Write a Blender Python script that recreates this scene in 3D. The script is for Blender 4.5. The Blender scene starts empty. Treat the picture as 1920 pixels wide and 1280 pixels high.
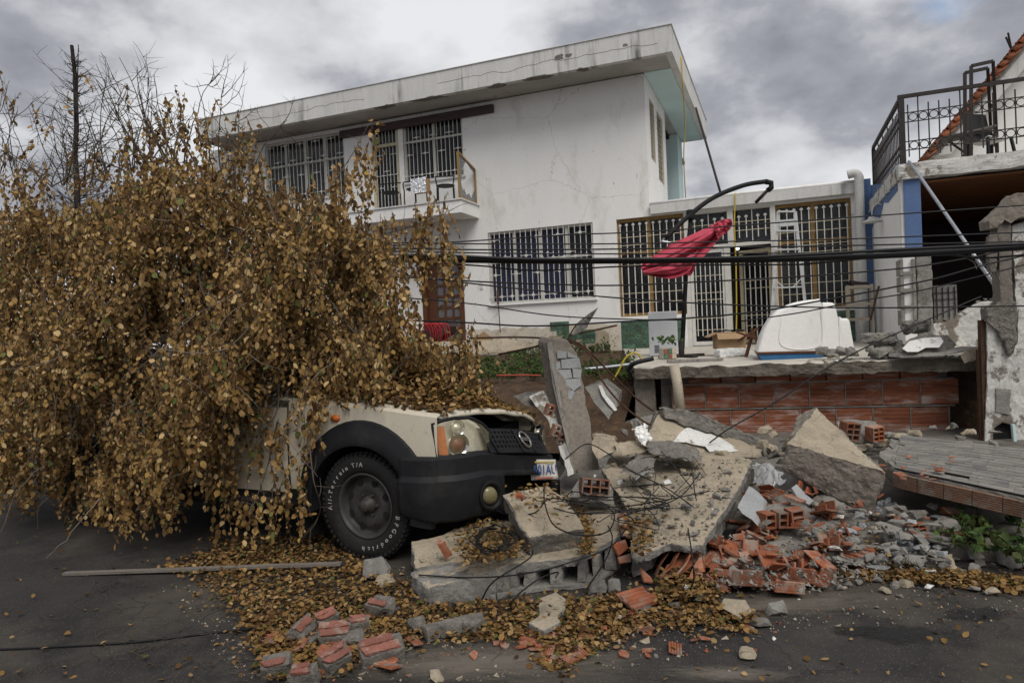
import bpy, bmesh, math, random
import numpy as np
from mathutils import Vector, Matrix, noise, Quaternion

random.seed(7); np.random.seed(7)
R = math.radians
scene = bpy.context.scene
COL = scene.collection

# ------------------------------------------------------------------ camera
EYE = Vector((0, 0, 1.55))
FPX = 1280.0                                     # 24 mm on a 36 mm sensor, in pixels of a 1920 px wide frame
PITCH, ROLL = math.atan(20 / 1280), 0.045
_f = Vector((0, math.cos(PITCH), -math.sin(PITCH)))
_u0 = Vector((0, math.sin(PITCH), math.cos(PITCH)))
_r0 = Vector((1, 0, 0))
_r = math.cos(ROLL) * _r0 - math.sin(ROLL) * _u0
_u = math.sin(ROLL) * _r0 + math.cos(ROLL) * _u0
cam_data = bpy.data.cameras.new('camera'); cam_data.sensor_width = 36; cam_data.lens = 24
cam_data.clip_start = .05; cam_data.clip_end = 2000
cam = bpy.data.objects.new('camera', cam_data); COL.objects.link(cam)
m = Matrix.Identity(4)
for i in range(3):
    m[i][0], m[i][1], m[i][2], m[i][3] = _r[i], _u[i], -_f[i], EYE[i]
cam.matrix_world = m
scene.camera = cam

# ------------------------------------------------------------------ sky, sun, exposure
SUN_EL, SUN_AZ = R(52), R(160)                   # azimuth measured from +Y towards +X: to the right and behind the photographer, veiled by cloud
world = bpy.data.worlds.new('World'); scene.world = world; world.use_nodes = True
def build_world():
    nt = world.node_tree; nt.nodes.clear(); N = nt.nodes.new; L = nt.links.new
    out = N('ShaderNodeOutputWorld'); bg = N('ShaderNodeBackground'); L(bg.outputs[0], out.inputs[0])
    bg.inputs[1].default_value = .1
    sky = N('ShaderNodeTexSky'); sky.sky_type = 'NISHITA'; sky.sun_disc = False
    sky.sun_elevation = SUN_EL; sky.sun_rotation = SUN_AZ
    tc = N('ShaderNodeTexCoord')
    cmb = N('ShaderNodeMapping'); cmb.inputs['Scale'].default_value = (1, 1, 1.7); L(tc.outputs['Generated'], cmb.inputs[0])
    def nz(scale, det, rough, off, dist=0.):
        mp = N('ShaderNodeMapping'); mp.inputs['Location'].default_value = off; L(cmb.outputs[0], mp.inputs[0])
        n = N('ShaderNodeTexNoise'); n.inputs['Scale'].default_value = scale; n.inputs['Detail'].default_value = det
        n.inputs['Roughness'].default_value = rough; n.inputs['Distortion'].default_value = dist; L(mp.outputs[0], n.inputs['Vector']); return n
    def ramp(src, stops):
        r = N('ShaderNodeValToRGB'); e = r.color_ramp.elements
        while len(e) < len(stops): e.new(.5)
        for el, (p, c) in zip(e, stops): el.position = p; el.color = (*c, 1)
        L(src, r.inputs[0]); return r
    shade = nz(2.5, 10, .53, (5.1, 2.7, 2.0), .0)
    col = ramp(shade.outputs['Fac'], [(.39, (.165, .172, .196)), (.46, (.245, .253, .28)), (.52, (.41, .418, .438)), (.60, (.535, .54, .555))])
    sc = N('ShaderNodeVectorMath'); sc.operation = 'SCALE'; sc.inputs['Scale'].default_value = 10; L(col.outputs[0], sc.inputs[0])
    gap = nz(3.4, 6, .55, (9.4, 1.3, 4.), .1)
    gm = ramp(gap.outputs['Fac'], [(.25, (0, 0, 0)), (.35, (1, 1, 1))])
    mix = N('ShaderNodeMix'); mix.data_type = 'RGBA'
    L(gm.outputs[0], mix.inputs[0]); L(sky.outputs[0], mix.inputs[6]); L(sc.outputs[0], mix.inputs[7]); L(mix.outputs[2], bg.inputs[0])
build_world()
sun = bpy.data.lights.new('sun', 'SUN'); sun.energy = 1.5; sun.angle = R(36); sun.color = (1, .955, .89)
sun_o = bpy.data.objects.new('sun', sun); COL.objects.link(sun_o)
sd = Vector((math.sin(SUN_AZ) * math.cos(SUN_EL), math.cos(SUN_AZ) * math.cos(SUN_EL), math.sin(SUN_EL)))
sun_o.rotation_euler = sd.to_track_quat('Z', 'Y').to_euler()
vs = scene.view_settings
vs.view_transform = 'Standard'; vs.look = 'None'; vs.gamma = 1; vs.exposure = 0.6; vs.use_curve_mapping = False

# ------------------------------------------------------------------ pixel rays of the photograph -> points in the place
def ray(px, py): px, py = float(px), float(py); return _f + (px - 960) / FPX * _r + (640 - py) / FPX * _u
def at(px, py, Y): d = ray(px, py); return EYE + d * (float(Y) / d.y)
def atz(px, py, z): d = ray(px, py); return EYE + d * ((float(z) - 1.55) / d.z)
HA = R(21.4)                                     # the houses stand turned 21.4 degrees to the picture
HX, HY = Vector((math.cos(HA), -math.sin(HA), 0)), Vector((math.sin(HA), math.cos(HA), 0))
HO = at(1215, 383, 15.2); HO.z = 0
def hp(px, py, v=0.):                            # pixel -> house coordinates (along the facade, depth v, height)
    d = ray(px, py); t = (HO + HY * v - EYE).dot(HY) / d.dot(HY); P = EYE + d * t - HO
    return Vector((P.dot(HX), v, P.z))
def hw(x, y, z): return HO + HX * x + HY * y + Vector((0, 0, z))

# ------------------------------------------------------------------ materials
MATS = {}
def mat(name, col, rough=.8, var=.2, scale=3., bump=.15, bscale=30., col2=None, c2=(.55, .65), c2scale=4., stretch=(1, 1, 1), spec=.3, metal=0., objvar=0.,
        speck=None, coat=0., col3=None, c3=(.6, .66), c3scale=1.5, c3stretch=(1, 1, 1), bdist=.02, crack=None, fine=.22):
    m = bpy.data.materials.new(name); m.use_nodes = True; nt = m.node_tree; N = nt.nodes.new; L = nt.links.new
    b = nt.nodes['Principled BSDF']; b.inputs['Roughness'].default_value = rough; b.inputs['Metallic'].default_value = metal
    b.inputs['Specular IOR Level'].default_value = spec; b.inputs['Coat Weight'].default_value = coat
    tc = N('ShaderNodeTexCoord'); mp = N('ShaderNodeMapping'); L(tc.outputs['Object'], mp.inputs[0])
    oi = N('ShaderNodeObjectInfo')
    off = N('ShaderNodeMath'); off.operation = 'MULTIPLY'; off.inputs[1].default_value = 37.; L(oi.outputs['Random'], off.inputs[0]); L(off.outputs[0], mp.inputs['Location'])
    def nz(s, det=5, rg=.6, st=(1, 1, 1), seed=0.):
        m2 = N('ShaderNodeMapping'); m2.inputs['Scale'].default_value = st; m2.inputs['Location'].default_value = (seed, seed * 1.7, seed * .6); L(mp.outputs[0], m2.inputs[0])
        n = N('ShaderNodeTexNoise'); n.inputs['Scale'].default_value = s; n.inputs['Detail'].default_value = det; n.inputs['Roughness'].default_value = rg
        L(m2.outputs[0], n.inputs['Vector']); return n.outputs['Fac']
    def ramp(src, a, b_, ca=(0, 0, 0), cb=(1, 1, 1)):
        r = N('ShaderNodeValToRGB'); e = r.color_ramp.elements; e[0].position = a; e[1].position = b_; e[0].color = (*ca, 1); e[1].color = (*cb, 1); L(src, r.inputs[0]); return r.outputs[0]
    def mix(fac, a, b_):
        x = N('ShaderNodeMix'); x.data_type = 'RGBA'; L(fac, x.inputs[0])
        for v, s in ((a, x.inputs[6]), (b_, x.inputs[7])):
            if isinstance(v, tuple): s.default_value = (*v, 1)
            else: L(v, s)
        return x.outputs[2]
    lo = tuple(max(0, c * (1 - var)) for c in col); hi = tuple(min(1, c * (1 + var)) for c in col)
    c = ramp(nz(scale, 6, .65, stretch), .3, .7, lo, hi)
    if col2: c = mix(ramp(nz(c2scale, 8, .68, stretch, 5.3), *c2), c, col2)
    if col3: c = mix(ramp(nz(c3scale, 7, .62, c3stretch, 11.9), *c3), c, col3)
    if speck:
        v = N('ShaderNodeTexVoronoi'); v.inputs['Scale'].default_value = speck[1]; L(mp.outputs[0], v.inputs['Vector'])
        c = mix(ramp(v.outputs['Distance'], speck[2] * .6, speck[2], (1, 1, 1), (0, 0, 0)), c, speck[0])
    if crack:
        wn = N('ShaderNodeTexNoise'); wn.inputs['Scale'].default_value = 9; wn.inputs['Detail'].default_value = 5; L(mp.outputs[0], wn.inputs['Vector'])
        ad = N('ShaderNodeVectorMath'); ad.operation = 'MULTIPLY_ADD'; ad.inputs[1].default_value = (.16, .16, .16); L(wn.outputs['Color'], ad.inputs[0]); L(mp.outputs[0], ad.inputs[2])
        v = N('ShaderNodeTexVoronoi'); v.feature = 'DISTANCE_TO_EDGE'; v.inputs['Scale'].default_value = crack[1]; L(ad.outputs[0], v.inputs['Vector'])
        c = mix(ramp(v.outputs['Distance'], 0, crack[2], (.85, .85, .85), (0, 0, 0)), c, crack[0])
    if fine and bump:
        mr_ = N('ShaderNodeMapRange'); mr_.inputs['From Min'].default_value = .28; mr_.inputs['From Max'].default_value = .72; mr_.inputs['To Min'].default_value = 1 - fine; mr_.inputs['To Max'].default_value = 1 + fine; L(nz(bscale * 2.2, 4, .75, (1, 1, 1), 7.7), mr_.inputs[0])
        fs_ = N('ShaderNodeVectorMath'); fs_.operation = 'SCALE'; L(c, fs_.inputs[0]); L(mr_.outputs[0], fs_.inputs['Scale']); c = fs_.outputs[0]
    if objvar:
        h = N('ShaderNodeHueSaturation'); mr = N('ShaderNodeMapRange'); mr.inputs['To Min'].default_value = 1 - objvar; mr.inputs['To Max'].default_value = 1 + objvar
        L(oi.outputs['Random'], mr.inputs[0]); L(mr.outputs[0], h.inputs['Value']); L(c, h.inputs['Color']); c = h.outputs[0]
    L(c, b.inputs['Base Color'])
    if bump:
        bp = N('ShaderNodeBump'); bp.inputs['Strength'].default_value = bump; bp.inputs['Distance'].default_value = bdist
        L(nz(bscale, 8, .7, stretch, 2.2), bp.inputs['Height']); L(bp.outputs[0], b.inputs['Normal'])
    MATS[name] = m; return m

mat('asphalt', (.033, .030, .028), .85, .35, 1.1, .5, 120., col2=(.018, .017, .016), c2=(.52, .62), c2scale=1.3, speck=((.14, .135, .125), 70., .2), col3=(.072, .062, .05), c3=(.5, .66), c3scale=.8, bdist=.008, crack=((.02, .019, .018), .9, .006))
mat('pavement', (.16, .145, .125), .9, .25, 4., .5, 60., col2=(.09, .08, .065), bdist=.01)
mat('soil', (.085, .052, .03), .95, .45, 5., 1., 22., col2=(.16, .1, .06), c2scale=9., bdist=.05)
mat('plaster_white', (.80, .795, .775), .85, .045, .7, .15, 14., crack=((.50, .485, .45), .45, .0022), col2=(.57, .555, .51), c2=(.54, .78), c2scale=1.4, stretch=(1, 1, .45), col3=(.40, .385, .35), c3=(.66, .72), c3scale=3.2, c3stretch=(1.5, 1.5, .8), fine=.05)
mat('plaster_fascia', (.62, .615, .595), .9, .07, 1.2, .4, 14., col2=(.40, .385, .355), c2=(.53, .78), c2scale=2.2, stretch=(3.2, 1, .5), col3=(.11, .11, .105), c3=(.58, .74), c3scale=.6, c3stretch=(4.5, 1, .5), fine=.08)
mat('plaster_soffit', (.40, .385, .36), .9, .15, 1.5, .3, 16., col2=(.22, .19, .15), c2=(.58, .7), c2scale=1.5)
mat('plaster_mint', (.52, .66, .66), .85, .05, 1., .1, 14., fine=.05)
mat('plaster_ruin', (.58, .57, .54), .9, .08, 2., .5, 16., col2=(.20, .175, .145), c2=(.54, .58), c2scale=2.3, col3=(.1, .09, .08), c3=(.68, .73), c3scale=7.)
mat('plaster_blue', (.10, .165, .32), .8, .1, 2., .2, 20., col2=(.5, .47, .4), c2=(.67, .69), c2scale=2.)
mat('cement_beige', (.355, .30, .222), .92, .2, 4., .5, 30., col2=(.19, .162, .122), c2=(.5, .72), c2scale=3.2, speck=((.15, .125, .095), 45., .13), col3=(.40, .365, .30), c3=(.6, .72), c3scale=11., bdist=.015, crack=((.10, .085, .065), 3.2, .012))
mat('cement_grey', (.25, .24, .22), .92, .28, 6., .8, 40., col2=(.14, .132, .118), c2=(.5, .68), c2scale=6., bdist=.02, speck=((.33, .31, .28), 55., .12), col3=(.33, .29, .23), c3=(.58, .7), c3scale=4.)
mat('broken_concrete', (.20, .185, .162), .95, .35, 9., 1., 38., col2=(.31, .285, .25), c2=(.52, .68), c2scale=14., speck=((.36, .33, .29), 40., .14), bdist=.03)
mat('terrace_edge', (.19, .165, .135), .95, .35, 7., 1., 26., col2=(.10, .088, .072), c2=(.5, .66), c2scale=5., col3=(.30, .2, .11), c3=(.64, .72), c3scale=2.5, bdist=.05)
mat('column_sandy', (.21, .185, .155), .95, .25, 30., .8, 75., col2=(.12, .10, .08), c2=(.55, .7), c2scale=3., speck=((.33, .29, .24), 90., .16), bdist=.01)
mat('mortar', (.24, .225, .2), .95, .3, 10., .8, 40., bdist=.02)
mat('terracotta', (.29, .094, .044), .9, .25, 8., .45, 50., col2=(.20, .07, .036), c2=(.52, .7), c2scale=7., objvar=.3, col3=(.27, .205, .165), c3=(.47, .62), c3scale=8., bdist=.01)
mat('wall_block', (.245, .088, .048), .9, .3, 5., .5, 30., stretch=(.6, 1, 7.), col2=(.13, .045, .026), c2=(.52, .7), c2scale=3., objvar=.16, col3=(.48, .41, .37), c3=(.50, .72), c3scale=3., c3stretch=(.8, 1, 3.), bdist=.008)
mat('red_paver', (.225, .092, .068), .9, .28, 6., .35, 45., col2=(.19, .085, .065), c2=(.52, .7), objvar=.16, bdist=.01, col3=(.26, .21, .175), c3=(.54, .66), c3scale=12.)
mat('clay_dusty', (.215, .125, .082), .95, .25, 7., .6, 40., col2=(.26, .22, .18), c2=(.48, .64), c2scale=6., objvar=.15, bdist=.01)
mat('slate', (.19, .182, .168), .8, .35, 3., .7, 28., stretch=(.7, 3., 3.), col2=(.235, .215, .185), c2=(.46, .64), c2scale=4., objvar=.09, col3=(.13, .128, .126), c3=(.55, .66), c3scale=2.5, bdist=.01)
mat('slate_pale', (.29, .30, .30), .8, .14, 4., .45, 32., col2=(.21, .215, .21), objvar=.1, bdist=.008)
mat('flake_white', (.64, .635, .61), .85, .1, 6., .4, 30., col2=(.30, .27, .23), c2=(.58, .64), c2scale=11.)
mat('tile_green', (.075, .16, .105), .4, .15, 12., .1, 30., objvar=.3, spec=.5, col2=(.055, .075, .04), c2=(.5, .53), c2scale=18.)
mat('iron_white', (.60, .59, .55), .6, .1, 8., .2, 40., col2=(.34, .22, .11), c2=(.64, .72), c2scale=7.)
mat('iron_cream', (.50, .44, .31), .6, .15, 8., .2, 40., col2=(.24, .13, .06), c2=(.6, .7), c2scale=6.)
mat('iron_dark', (.032, .026, .024), .6, .3, 8., .3, 60., col2=(.10, .045, .022), c2=(.6, .7), c2scale=9.)
mat('iron_rust', (.075, .04, .024), .85, .35, 18., .5, 90.)
mat('wood_amber', (.30, .185, .065), .6, .2, 5., .25, 30., stretch=(8, 8, .7), col2=(.14, .08, .03))
mat('wood_brown', (.095, .036, .016), .5, .25, 5., .25, 30., stretch=(9, 9, .8))
mat('wood_ceiling', (.21, .088, .038), .7, .25, 3., .2, 20., stretch=(.6, 8, 8))
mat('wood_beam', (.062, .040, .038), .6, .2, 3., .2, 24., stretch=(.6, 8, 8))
mat('wood_grey', (.25, .235, .215), .9, .25, 4., .6, 30., stretch=(6, 6, .6), col2=(.12, .105, .09), c2=(.52, .66), c2scale=6., bdist=.01)
mat('wood_plank', (.17, .15, .13), .9, .25, 4., .5, 30., stretch=(.6, 8, 8), bdist=.008)
mat('cardboard', (.33, .22, .125), .85, .1, 3., .15, 30.)
mat('metal_galv', (.36, .38, .41), .45, .12, 8., .1, 40., metal=.6)
mat('aluminium', (.62, .63, .63), .5, .1, 8., .1, 40., metal=.45, col2=(.4, .38, .34), c2=(.6, .7))
mat('appliance', (.62, .64, .66), .45, .04, 2., .04, 20., spec=.5, fine=.05)
mat('fibreglass', (.80, .795, .77), .5, .04, 2., .1, 12., col2=(.64, .62, .56), c2=(.58, .75), c2scale=3., spec=.4, fine=.05)
mat('blue_paint', (.03, .115, .25), .5, .15, 3., .1, 20.)
mat('pvc_white', (.60, .60, .575), .6, .06, 2., .1, 20., col2=(.42, .39, .33), c2=(.6, .75), c2scale=4.)
mat('pvc_beige', (.46, .40, .31), .7, .15, 4., .2, 20., col2=(.27, .2, .13), c2=(.58, .7), c2scale=5.)
mat('cloth_red', (.52, .075, .115), .8, .2, 3., .35, 22., col2=(.40, .045, .075), c2=(.5, .7), c2scale=2., fine=.05)
mat('rubber', (.017, .0165, .0165), .8, .25, 6., .3, 60., col2=(.035, .031, .027), c2=(.55, .7), c2scale=7.)
mat('tyre_print', (.42, .41, .38), .8, .2, 12., .1, 40., col2=(.2, .19, .17), c2=(.6, .7), c2scale=16.)
mat('plastic_black', (.0125, .013, .015), .58, .25, 5., .15, 70., col2=(.026, .025, .024), c2=(.52, .7), c2scale=4., spec=.22)
mat('plastic_dark', (.012, .012, .013), .6, .2, 5., .1, 50.)
mat('rim_black', (.045, .043, .041), .5, .3, 6., .15, 50., col2=(.05, .04, .032), c2=(.56, .7), c2scale=8.)
mat('cable_black', (.011, .011, .012), .5, .2, 6., .1, 40.)
mat('cable_yellow', (.50, .36, .04), .5, .1, 6., .05, 40.)
mat('cable_red', (.52, .03, .045), .5, .1, 6., .05, 40.)
mat('hose_red', (.35, .06, .035), .5, .1, 6., .05, 40.)
mat('paint_cream', (.56, .51, .405), .38, .06, 2., .03, 20., col2=(.43, .375, .285), c2=(.52, .75), c2scale=3.5, spec=.5, coat=.25, col3=(.30, .25, .18), c3=(.66, .76), c3scale=9., fine=.05)
mat('chrome', (.62, .61, .58), .18, .05, 4., 0, metal=1.)
mat('reflector', (.80, .75, .60), .3, .06, 4., .05, 9., metal=.45)
mat('lamp_amber', (.52, .13, .02), .3, .1, 8., .05, 30., spec=.5)
mat('lamp_brown', (.16, .04, .015), .3, .1, 8., 0)
mat('fog_glass', (.20, .175, .09), .15, .15, 7., .1, 40., spec=.5)
mat('plate_white', (.55, .53, .47), .5, .12, 12., .1, 40., col2=(.35, .3, .22), c2=(.6, .7))
mat('plate_blue', (.04, .09, .28), .5, .1, 6., 0)
mat('plate_red', (.42, .12, .09), .5, .1, 6., 0)
mat('plate_yellow', (.48, .36, .10), .5, .1, 6., 0)
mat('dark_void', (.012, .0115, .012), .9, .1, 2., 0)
mat('curtain_navy', (.034, .040, .125), .8, .15, 3., .35, 9., stretch=(6, 1, .3))
mat('curtain_brown', (.038, .028, .026), .75, .4, 3., .35, 9., stretch=(6, 1, .3))
mat('curtain_dark', (.016, .016, .019), .75, .3, 3., .3, 9., stretch=(6, 1, .3))
mat('roof_tile', (.34, .115, .052), .85, .3, 6., .4, 30., col2=(.13, .07, .045), c2=(.52, .66), c2scale=4., objvar=.3)
mat('weed', (.065, .115, .028), .7, .35, 9., .1, 20., col2=(.11, .13, .04), c2=(.5, .6))
mat('weed_dark', (.035, .07, .02), .7, .35, 9., .1, 20.)
mat('bark', (.085, .068, .052), .9, .3, 9., .5, 50., stretch=(4, 4, .8), bdist=.008)
mat('bark_pale', (.20, .165, .13), .9, .25, 9., .4, 50., stretch=(4, 4, .8), bdist=.006)
mat('bark_dark', (.032, .025, .021), .9, .3, 9., .4, 50.)
mat('sheet_white', (.62, .62, .60), .7, .08, 6., .3, 14.)
mat('shoe', (.06, .045, .04), .8, .2, 8., .2, 40.)
mat('terrace_floor', (.50, .465, .40), .7, .12, 2., .15, 14., col2=(.30, .265, .215), c2=(.52, .7), c2scale=3.)

def glassmat(name, col, alpha, rough=.15):
    m = bpy.data.materials.new(name); m.use_nodes = True; nt = m.node_tree; N = nt.nodes.new; L = nt.links.new
    out = nt.nodes['Material Output']; b = nt.nodes['Principled BSDF']
    b.inputs['Base Color'].default_value = (*col, 1); b.inputs['Roughness'].default_value = rough; b.inputs['Specular IOR Level'].default_value = .6
    t = N('ShaderNodeBsdfTransparent'); mx = N('ShaderNodeMixShader')
    tc = N('ShaderNodeTexCoord'); n = N('ShaderNodeTexNoise'); n.inputs['Scale'].default_value = 7; n.inputs['Detail'].default_value = 6; L(tc.outputs['Object'], n.inputs['Vector'])
    mr = N('ShaderNodeMapRange'); mr.inputs['From Min'].default_value = .3; mr.inputs['From Max'].default_value = .7
    mr.inputs['To Min'].default_value = max(0, alpha - .12); mr.inputs['To Max'].default_value = min(1, alpha + .12); L(n.outputs['Fac'], mr.inputs[0])
    L(mr.outputs[0], mx.inputs[0]); L(t.outputs[0], mx.inputs[1]); L(b.outputs[0], mx.inputs[2]); L(mx.outputs[0], out.inputs[0])
    MATS[name] = m; return m
glassmat('glass_window', (.03, .034, .042), .25, .06)
glassmat('glass_lens', (.50, .45, .28), .20, .1)
glassmat('glass_screen', (.17, .175, .19), .72, .25)
glassmat('plastic_clear', (.52, .53, .53), .55, .2)
glassmat('plastic_smoke', (.23, .24, .25), .6, .2)

def leafmat(name, transl=.3, rough=.75):
    m = bpy.data.materials.new(name); m.use_nodes = True; nt = m.node_tree; N = nt.nodes.new; L = nt.links.new
    out = nt.nodes['Material Output']; b = nt.nodes['Principled BSDF']; b.inputs['Roughness'].default_value = rough; b.inputs['Specular IOR Level'].default_value = .25
    a = N('ShaderNodeAttribute'); a.attribute_name = 'leafcol'
    tc = N('ShaderNodeTexCoord'); n = N('ShaderNodeTexNoise'); n.inputs['Scale'].default_value = 60; n.inputs['Detail'].default_value = 4; L(tc.outputs['Object'], n.inputs['Vector'])
    mr = N('ShaderNodeMapRange'); mr.inputs['To Min'].default_value = .65; mr.inputs['To Max'].default_value = 1.3; L(n.outputs['Fac'], mr.inputs[0])
    sc = N('ShaderNodeVectorMath'); sc.operation = 'SCALE'; L(a.outputs['Color'], sc.inputs[0]); L(mr.outputs[0], sc.inputs['Scale'])
    L(sc.outputs[0], b.inputs['Base Color'])
    t = N('ShaderNodeBsdfTranslucent'); L(sc.outputs[0], t.inputs[0]); mx = N('ShaderNodeMixShader'); mx.inputs[0].default_value = transl
    L(b.outputs[0], mx.inputs[1]); L(t.outputs[0], mx.inputs[2]); L(mx.outputs[0], out.inputs[0])
    MATS[name] = m; return m
def stainmat(name, col, a0, a1):
    m = bpy.data.materials.new(name); m.use_nodes = True; nt = m.node_tree; N = nt.nodes.new; L = nt.links.new; out = nt.nodes['Material Output']; b = nt.nodes['Principled BSDF']
    b.inputs['Base Color'].default_value = (*col, 1); b.inputs['Roughness'].default_value = .7
    tc = N('ShaderNodeTexCoord'); ln = N('ShaderNodeVectorMath'); ln.operation = 'LENGTH'; L(tc.outputs['Object'], ln.inputs[0]); n = N('ShaderNodeTexNoise'); n.inputs['Scale'].default_value = 4; n.inputs['Detail'].default_value = 9; n.inputs['Roughness'].default_value = .7; L(tc.outputs['Object'], n.inputs['Vector'])
    md = N('ShaderNodeMath'); md.operation = 'MULTIPLY_ADD'; md.inputs[1].default_value = 1.3; L(n.outputs['Fac'], md.inputs[0]); L(ln.outputs['Value'], md.inputs[2])
    mr = N('ShaderNodeMapRange'); mr.inputs['From Min'].default_value = a0; mr.inputs['From Max'].default_value = a1; mr.inputs['To Min'].default_value = .85; mr.inputs['To Max'].default_value = 0; L(md.outputs[0], mr.inputs[0])
    t = N('ShaderNodeBsdfTransparent'); mx = N('ShaderNodeMixShader'); L(mr.outputs[0], mx.inputs[0]); L(t.outputs[0], mx.inputs[1]); L(b.outputs[0], mx.inputs[2]); L(mx.outputs[0], out.inputs[0]); MATS[name] = m
stainmat('oil_stain', (.010, .0095, .009), .85, 1.2); stainmat('dust_patch', (.15, .13, .105), .8, 1.45)
leafmat('leaf_dry', .25); leafmat('leaf_litter', .08, .85)

# ------------------------------------------------------------------ object helpers
def link(o, parent=None):
    COL.objects.link(o)
    if parent is not None: o.parent = parent
    return o
def tag(o, label=None, cat=None, group=None, kind=None):
    if label: o['label'] = label
    if cat: o['category'] = cat
    if group: o['group'] = group
    if kind: o['kind'] = kind
    return o
def empty(name, loc=(0, 0, 0), rz=0., label=None, cat=None, group=None, rot=None):
    o = bpy.data.objects.new(name, None); o.location = loc; o.rotation_euler = rot if rot else (0, 0, rz); o.empty_display_size = .1
    link(o); return tag(o, label, cat, group)
def copy_tree(o, parent=None):
    c = o.copy(); link(c); c.parent = parent
    for ch in list(o.children): copy_tree(ch, c)
    return c
class MB:
    """collects shapes; build() links them as one mesh object"""
    def __init__(s): s.v, s.f, s.mi, s.cur = [], [], [], 0
    def add(s, vs, fs):
        n = len(s.v); s.v += [tuple(v) for v in vs]; s.f += [tuple(i + n for i in f) for f in fs]; s.mi += [s.cur] * len(fs); return s
    def box(s, c, d, rot=None):
        x, y, z = d[0] / 2, d[1] / 2, d[2] / 2
        vs = [Vector((a * x, b * y, e * z)) for a in (-1, 1) for b in (-1, 1) for e in (-1, 1)]
        if rot is not None: vs = [rot @ v for v in vs]
        c = Vector(c)
        return s.add([v + c for v in vs], [(0, 1, 3, 2), (4, 6, 7, 5), (0, 4, 5, 1), (2, 3, 7, 6), (0, 2, 6, 4), (1, 5, 7, 3)])
    def bb(s, a, b): return s.box([(p + q) / 2 for p, q in zip(a, b)], [abs(q - p) for p, q in zip(a, b)])
    def bar(s, a, b, w, h=None, up=(0, 0, 1)):
        a, b = Vector(a), Vector(b); h = h or w; d = (b - a); L = d.length; d = d / L; up = Vector(up)
        if abs(d.dot(up)) > .98: up = Vector((1, 0, 0))
        x = d.cross(up).normalized(); y = x.cross(d)
        rot = Matrix((d, x, y)).transposed()
        return s.box((a + b) / 2, (L, w, h), rot)
    def tube(s, pts, r, n=6, caps=True):
        pts = [Vector(p) for p in pts]; rr = r if isinstance(r, (list, tuple)) else [r] * len(pts)
        vs, fs = [], []; x = None
        for i, p in enumerate(pts):
            d = (pts[min(i + 1, len(pts) - 1)] - pts[max(i - 1, 0)]).normalized()
            if x is None: x = d.orthogonal().normalized()
            x = (x - d * x.dot(d)); x = x.normalized() if x.length > 1e-6 else d.orthogonal().normalized()
            y = d.cross(x)
            for k in range(n):
                a = 2 * math.pi * k / n; vs.append(p + (x * math.cos(a) + y * math.sin(a)) * rr[i])
        for i in range(len(pts) - 1):
            for k in range(n): fs.append((i * n + k, i * n + (k + 1) % n, (i + 1) * n + (k + 1) % n, (i + 1) * n + k))
        if caps: fs.append(tuple(range(n - 1, -1, -1))); fs.append(tuple(range((len(pts) - 1) * n, len(pts) * n)))
        return s.add(vs, fs)
    def prism(s, poly, ext):                       # poly: list of 3d points, ext: extrusion vector
        poly = [Vector(p) for p in poly]; e = Vector(ext); n = len(poly)
        return s.add(poly + [p + e for p in poly], [tuple(range(n))[::-1], tuple(range(n, 2 * n))] + [(i, (i + 1) % n, n + (i + 1) % n, n + i) for i in range(n)])
    def grid(s, P, close_u=False):                 # P: rows of points
        nu, nv = len(P), len(P[0]); vs = [p for r in P for p in r]; fs = []
        for i in range(nu if close_u else nu - 1):
            for j in range(nv - 1): fs.append((i * nv + j, i * nv + j + 1, ((i + 1) % nu) * nv + j + 1, ((i + 1) % nu) * nv + j))
        return s.add(vs, fs)
    def lathe(s, prof, n=24, M=None):              # prof: (r, h) pairs round local z
        P = []
        for k in range(n):
            a = 2 * math.pi * k / n; P.append([Vector((r * math.cos(a), r * math.sin(a), h)) for r, h in prof])
        if M is not None: P = [[M @ p for p in r] for r in P]
        return s.grid(P, True)
    def build(s, name, mats, parent=None, smooth=False, loc=None, bevel=0., fix=True, solid=0.):
        me = bpy.data.meshes.new(name)
        if loc is not None: l = Vector(loc); vs = [tuple(Vector(v) - l) for v in s.v]
        else: vs = s.v
        me.from_pydata(vs, [], s.f)
        for m_ in (mats if isinstance(mats, (list, tuple)) else [mats]): me.materials.append(MATS[m_])
        if any(s.mi): me.polygons.foreach_set('material_index', s.mi)
        if fix:
            bm = bmesh.new(); bm.from_mesh(me); bmesh.ops.recalc_face_normals(bm, faces=bm.faces); bm.to_mesh(me); bm.free()
        if smooth: me.polygons.foreach_set('use_smooth', [True] * len(me.polygons))
        o = bpy.data.objects.new(name, me)
        if loc is not None: o.location = loc
        link(o, parent)
        if solid: sm = o.modifiers.new('solid', 'SOLIDIFY'); sm.thickness = solid; sm.offset = 0
        if bevel: bv = o.modifiers.new('bevel', 'BEVEL'); bv.width = bevel; bv.segments = 2; bv.limit_method = 'ANGLE'
        return o
def smooth_by_angle(o, ang=35):
    me = o.data; me.polygons.foreach_set('use_smooth', [True] * len(me.polygons))
    bm = bmesh.new(); bm.from_mesh(me); c = math.cos(R(ang))
    for e in bm.edges:
        if len(e.link_faces) == 2 and e.link_faces[0].normal.dot(e.link_faces[1].normal) < c: e.smooth = False
    bm.to_mesh(me); bm.free(); return o
def spline(pts, n=8):                              # Catmull-Rom through the points
    pts = [Vector(p) for p in pts]; P = [2 * pts[0] - pts[1]] + pts + [2 * pts[-1] - pts[-2]]; out = []
    for i in range(1, len(P) - 2):
        a, b, c, d = P[i - 1], P[i], P[i + 1], P[i + 2]
        for k in range(n):
            t = k / n; out.append(.5 * ((2 * b) + (c - a) * t + (2 * a - 5 * b + 4 * c - d) * t * t + (3 * b - a - 3 * c + d) * t ** 3))
    out.append(pts[-1]); return out
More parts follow.
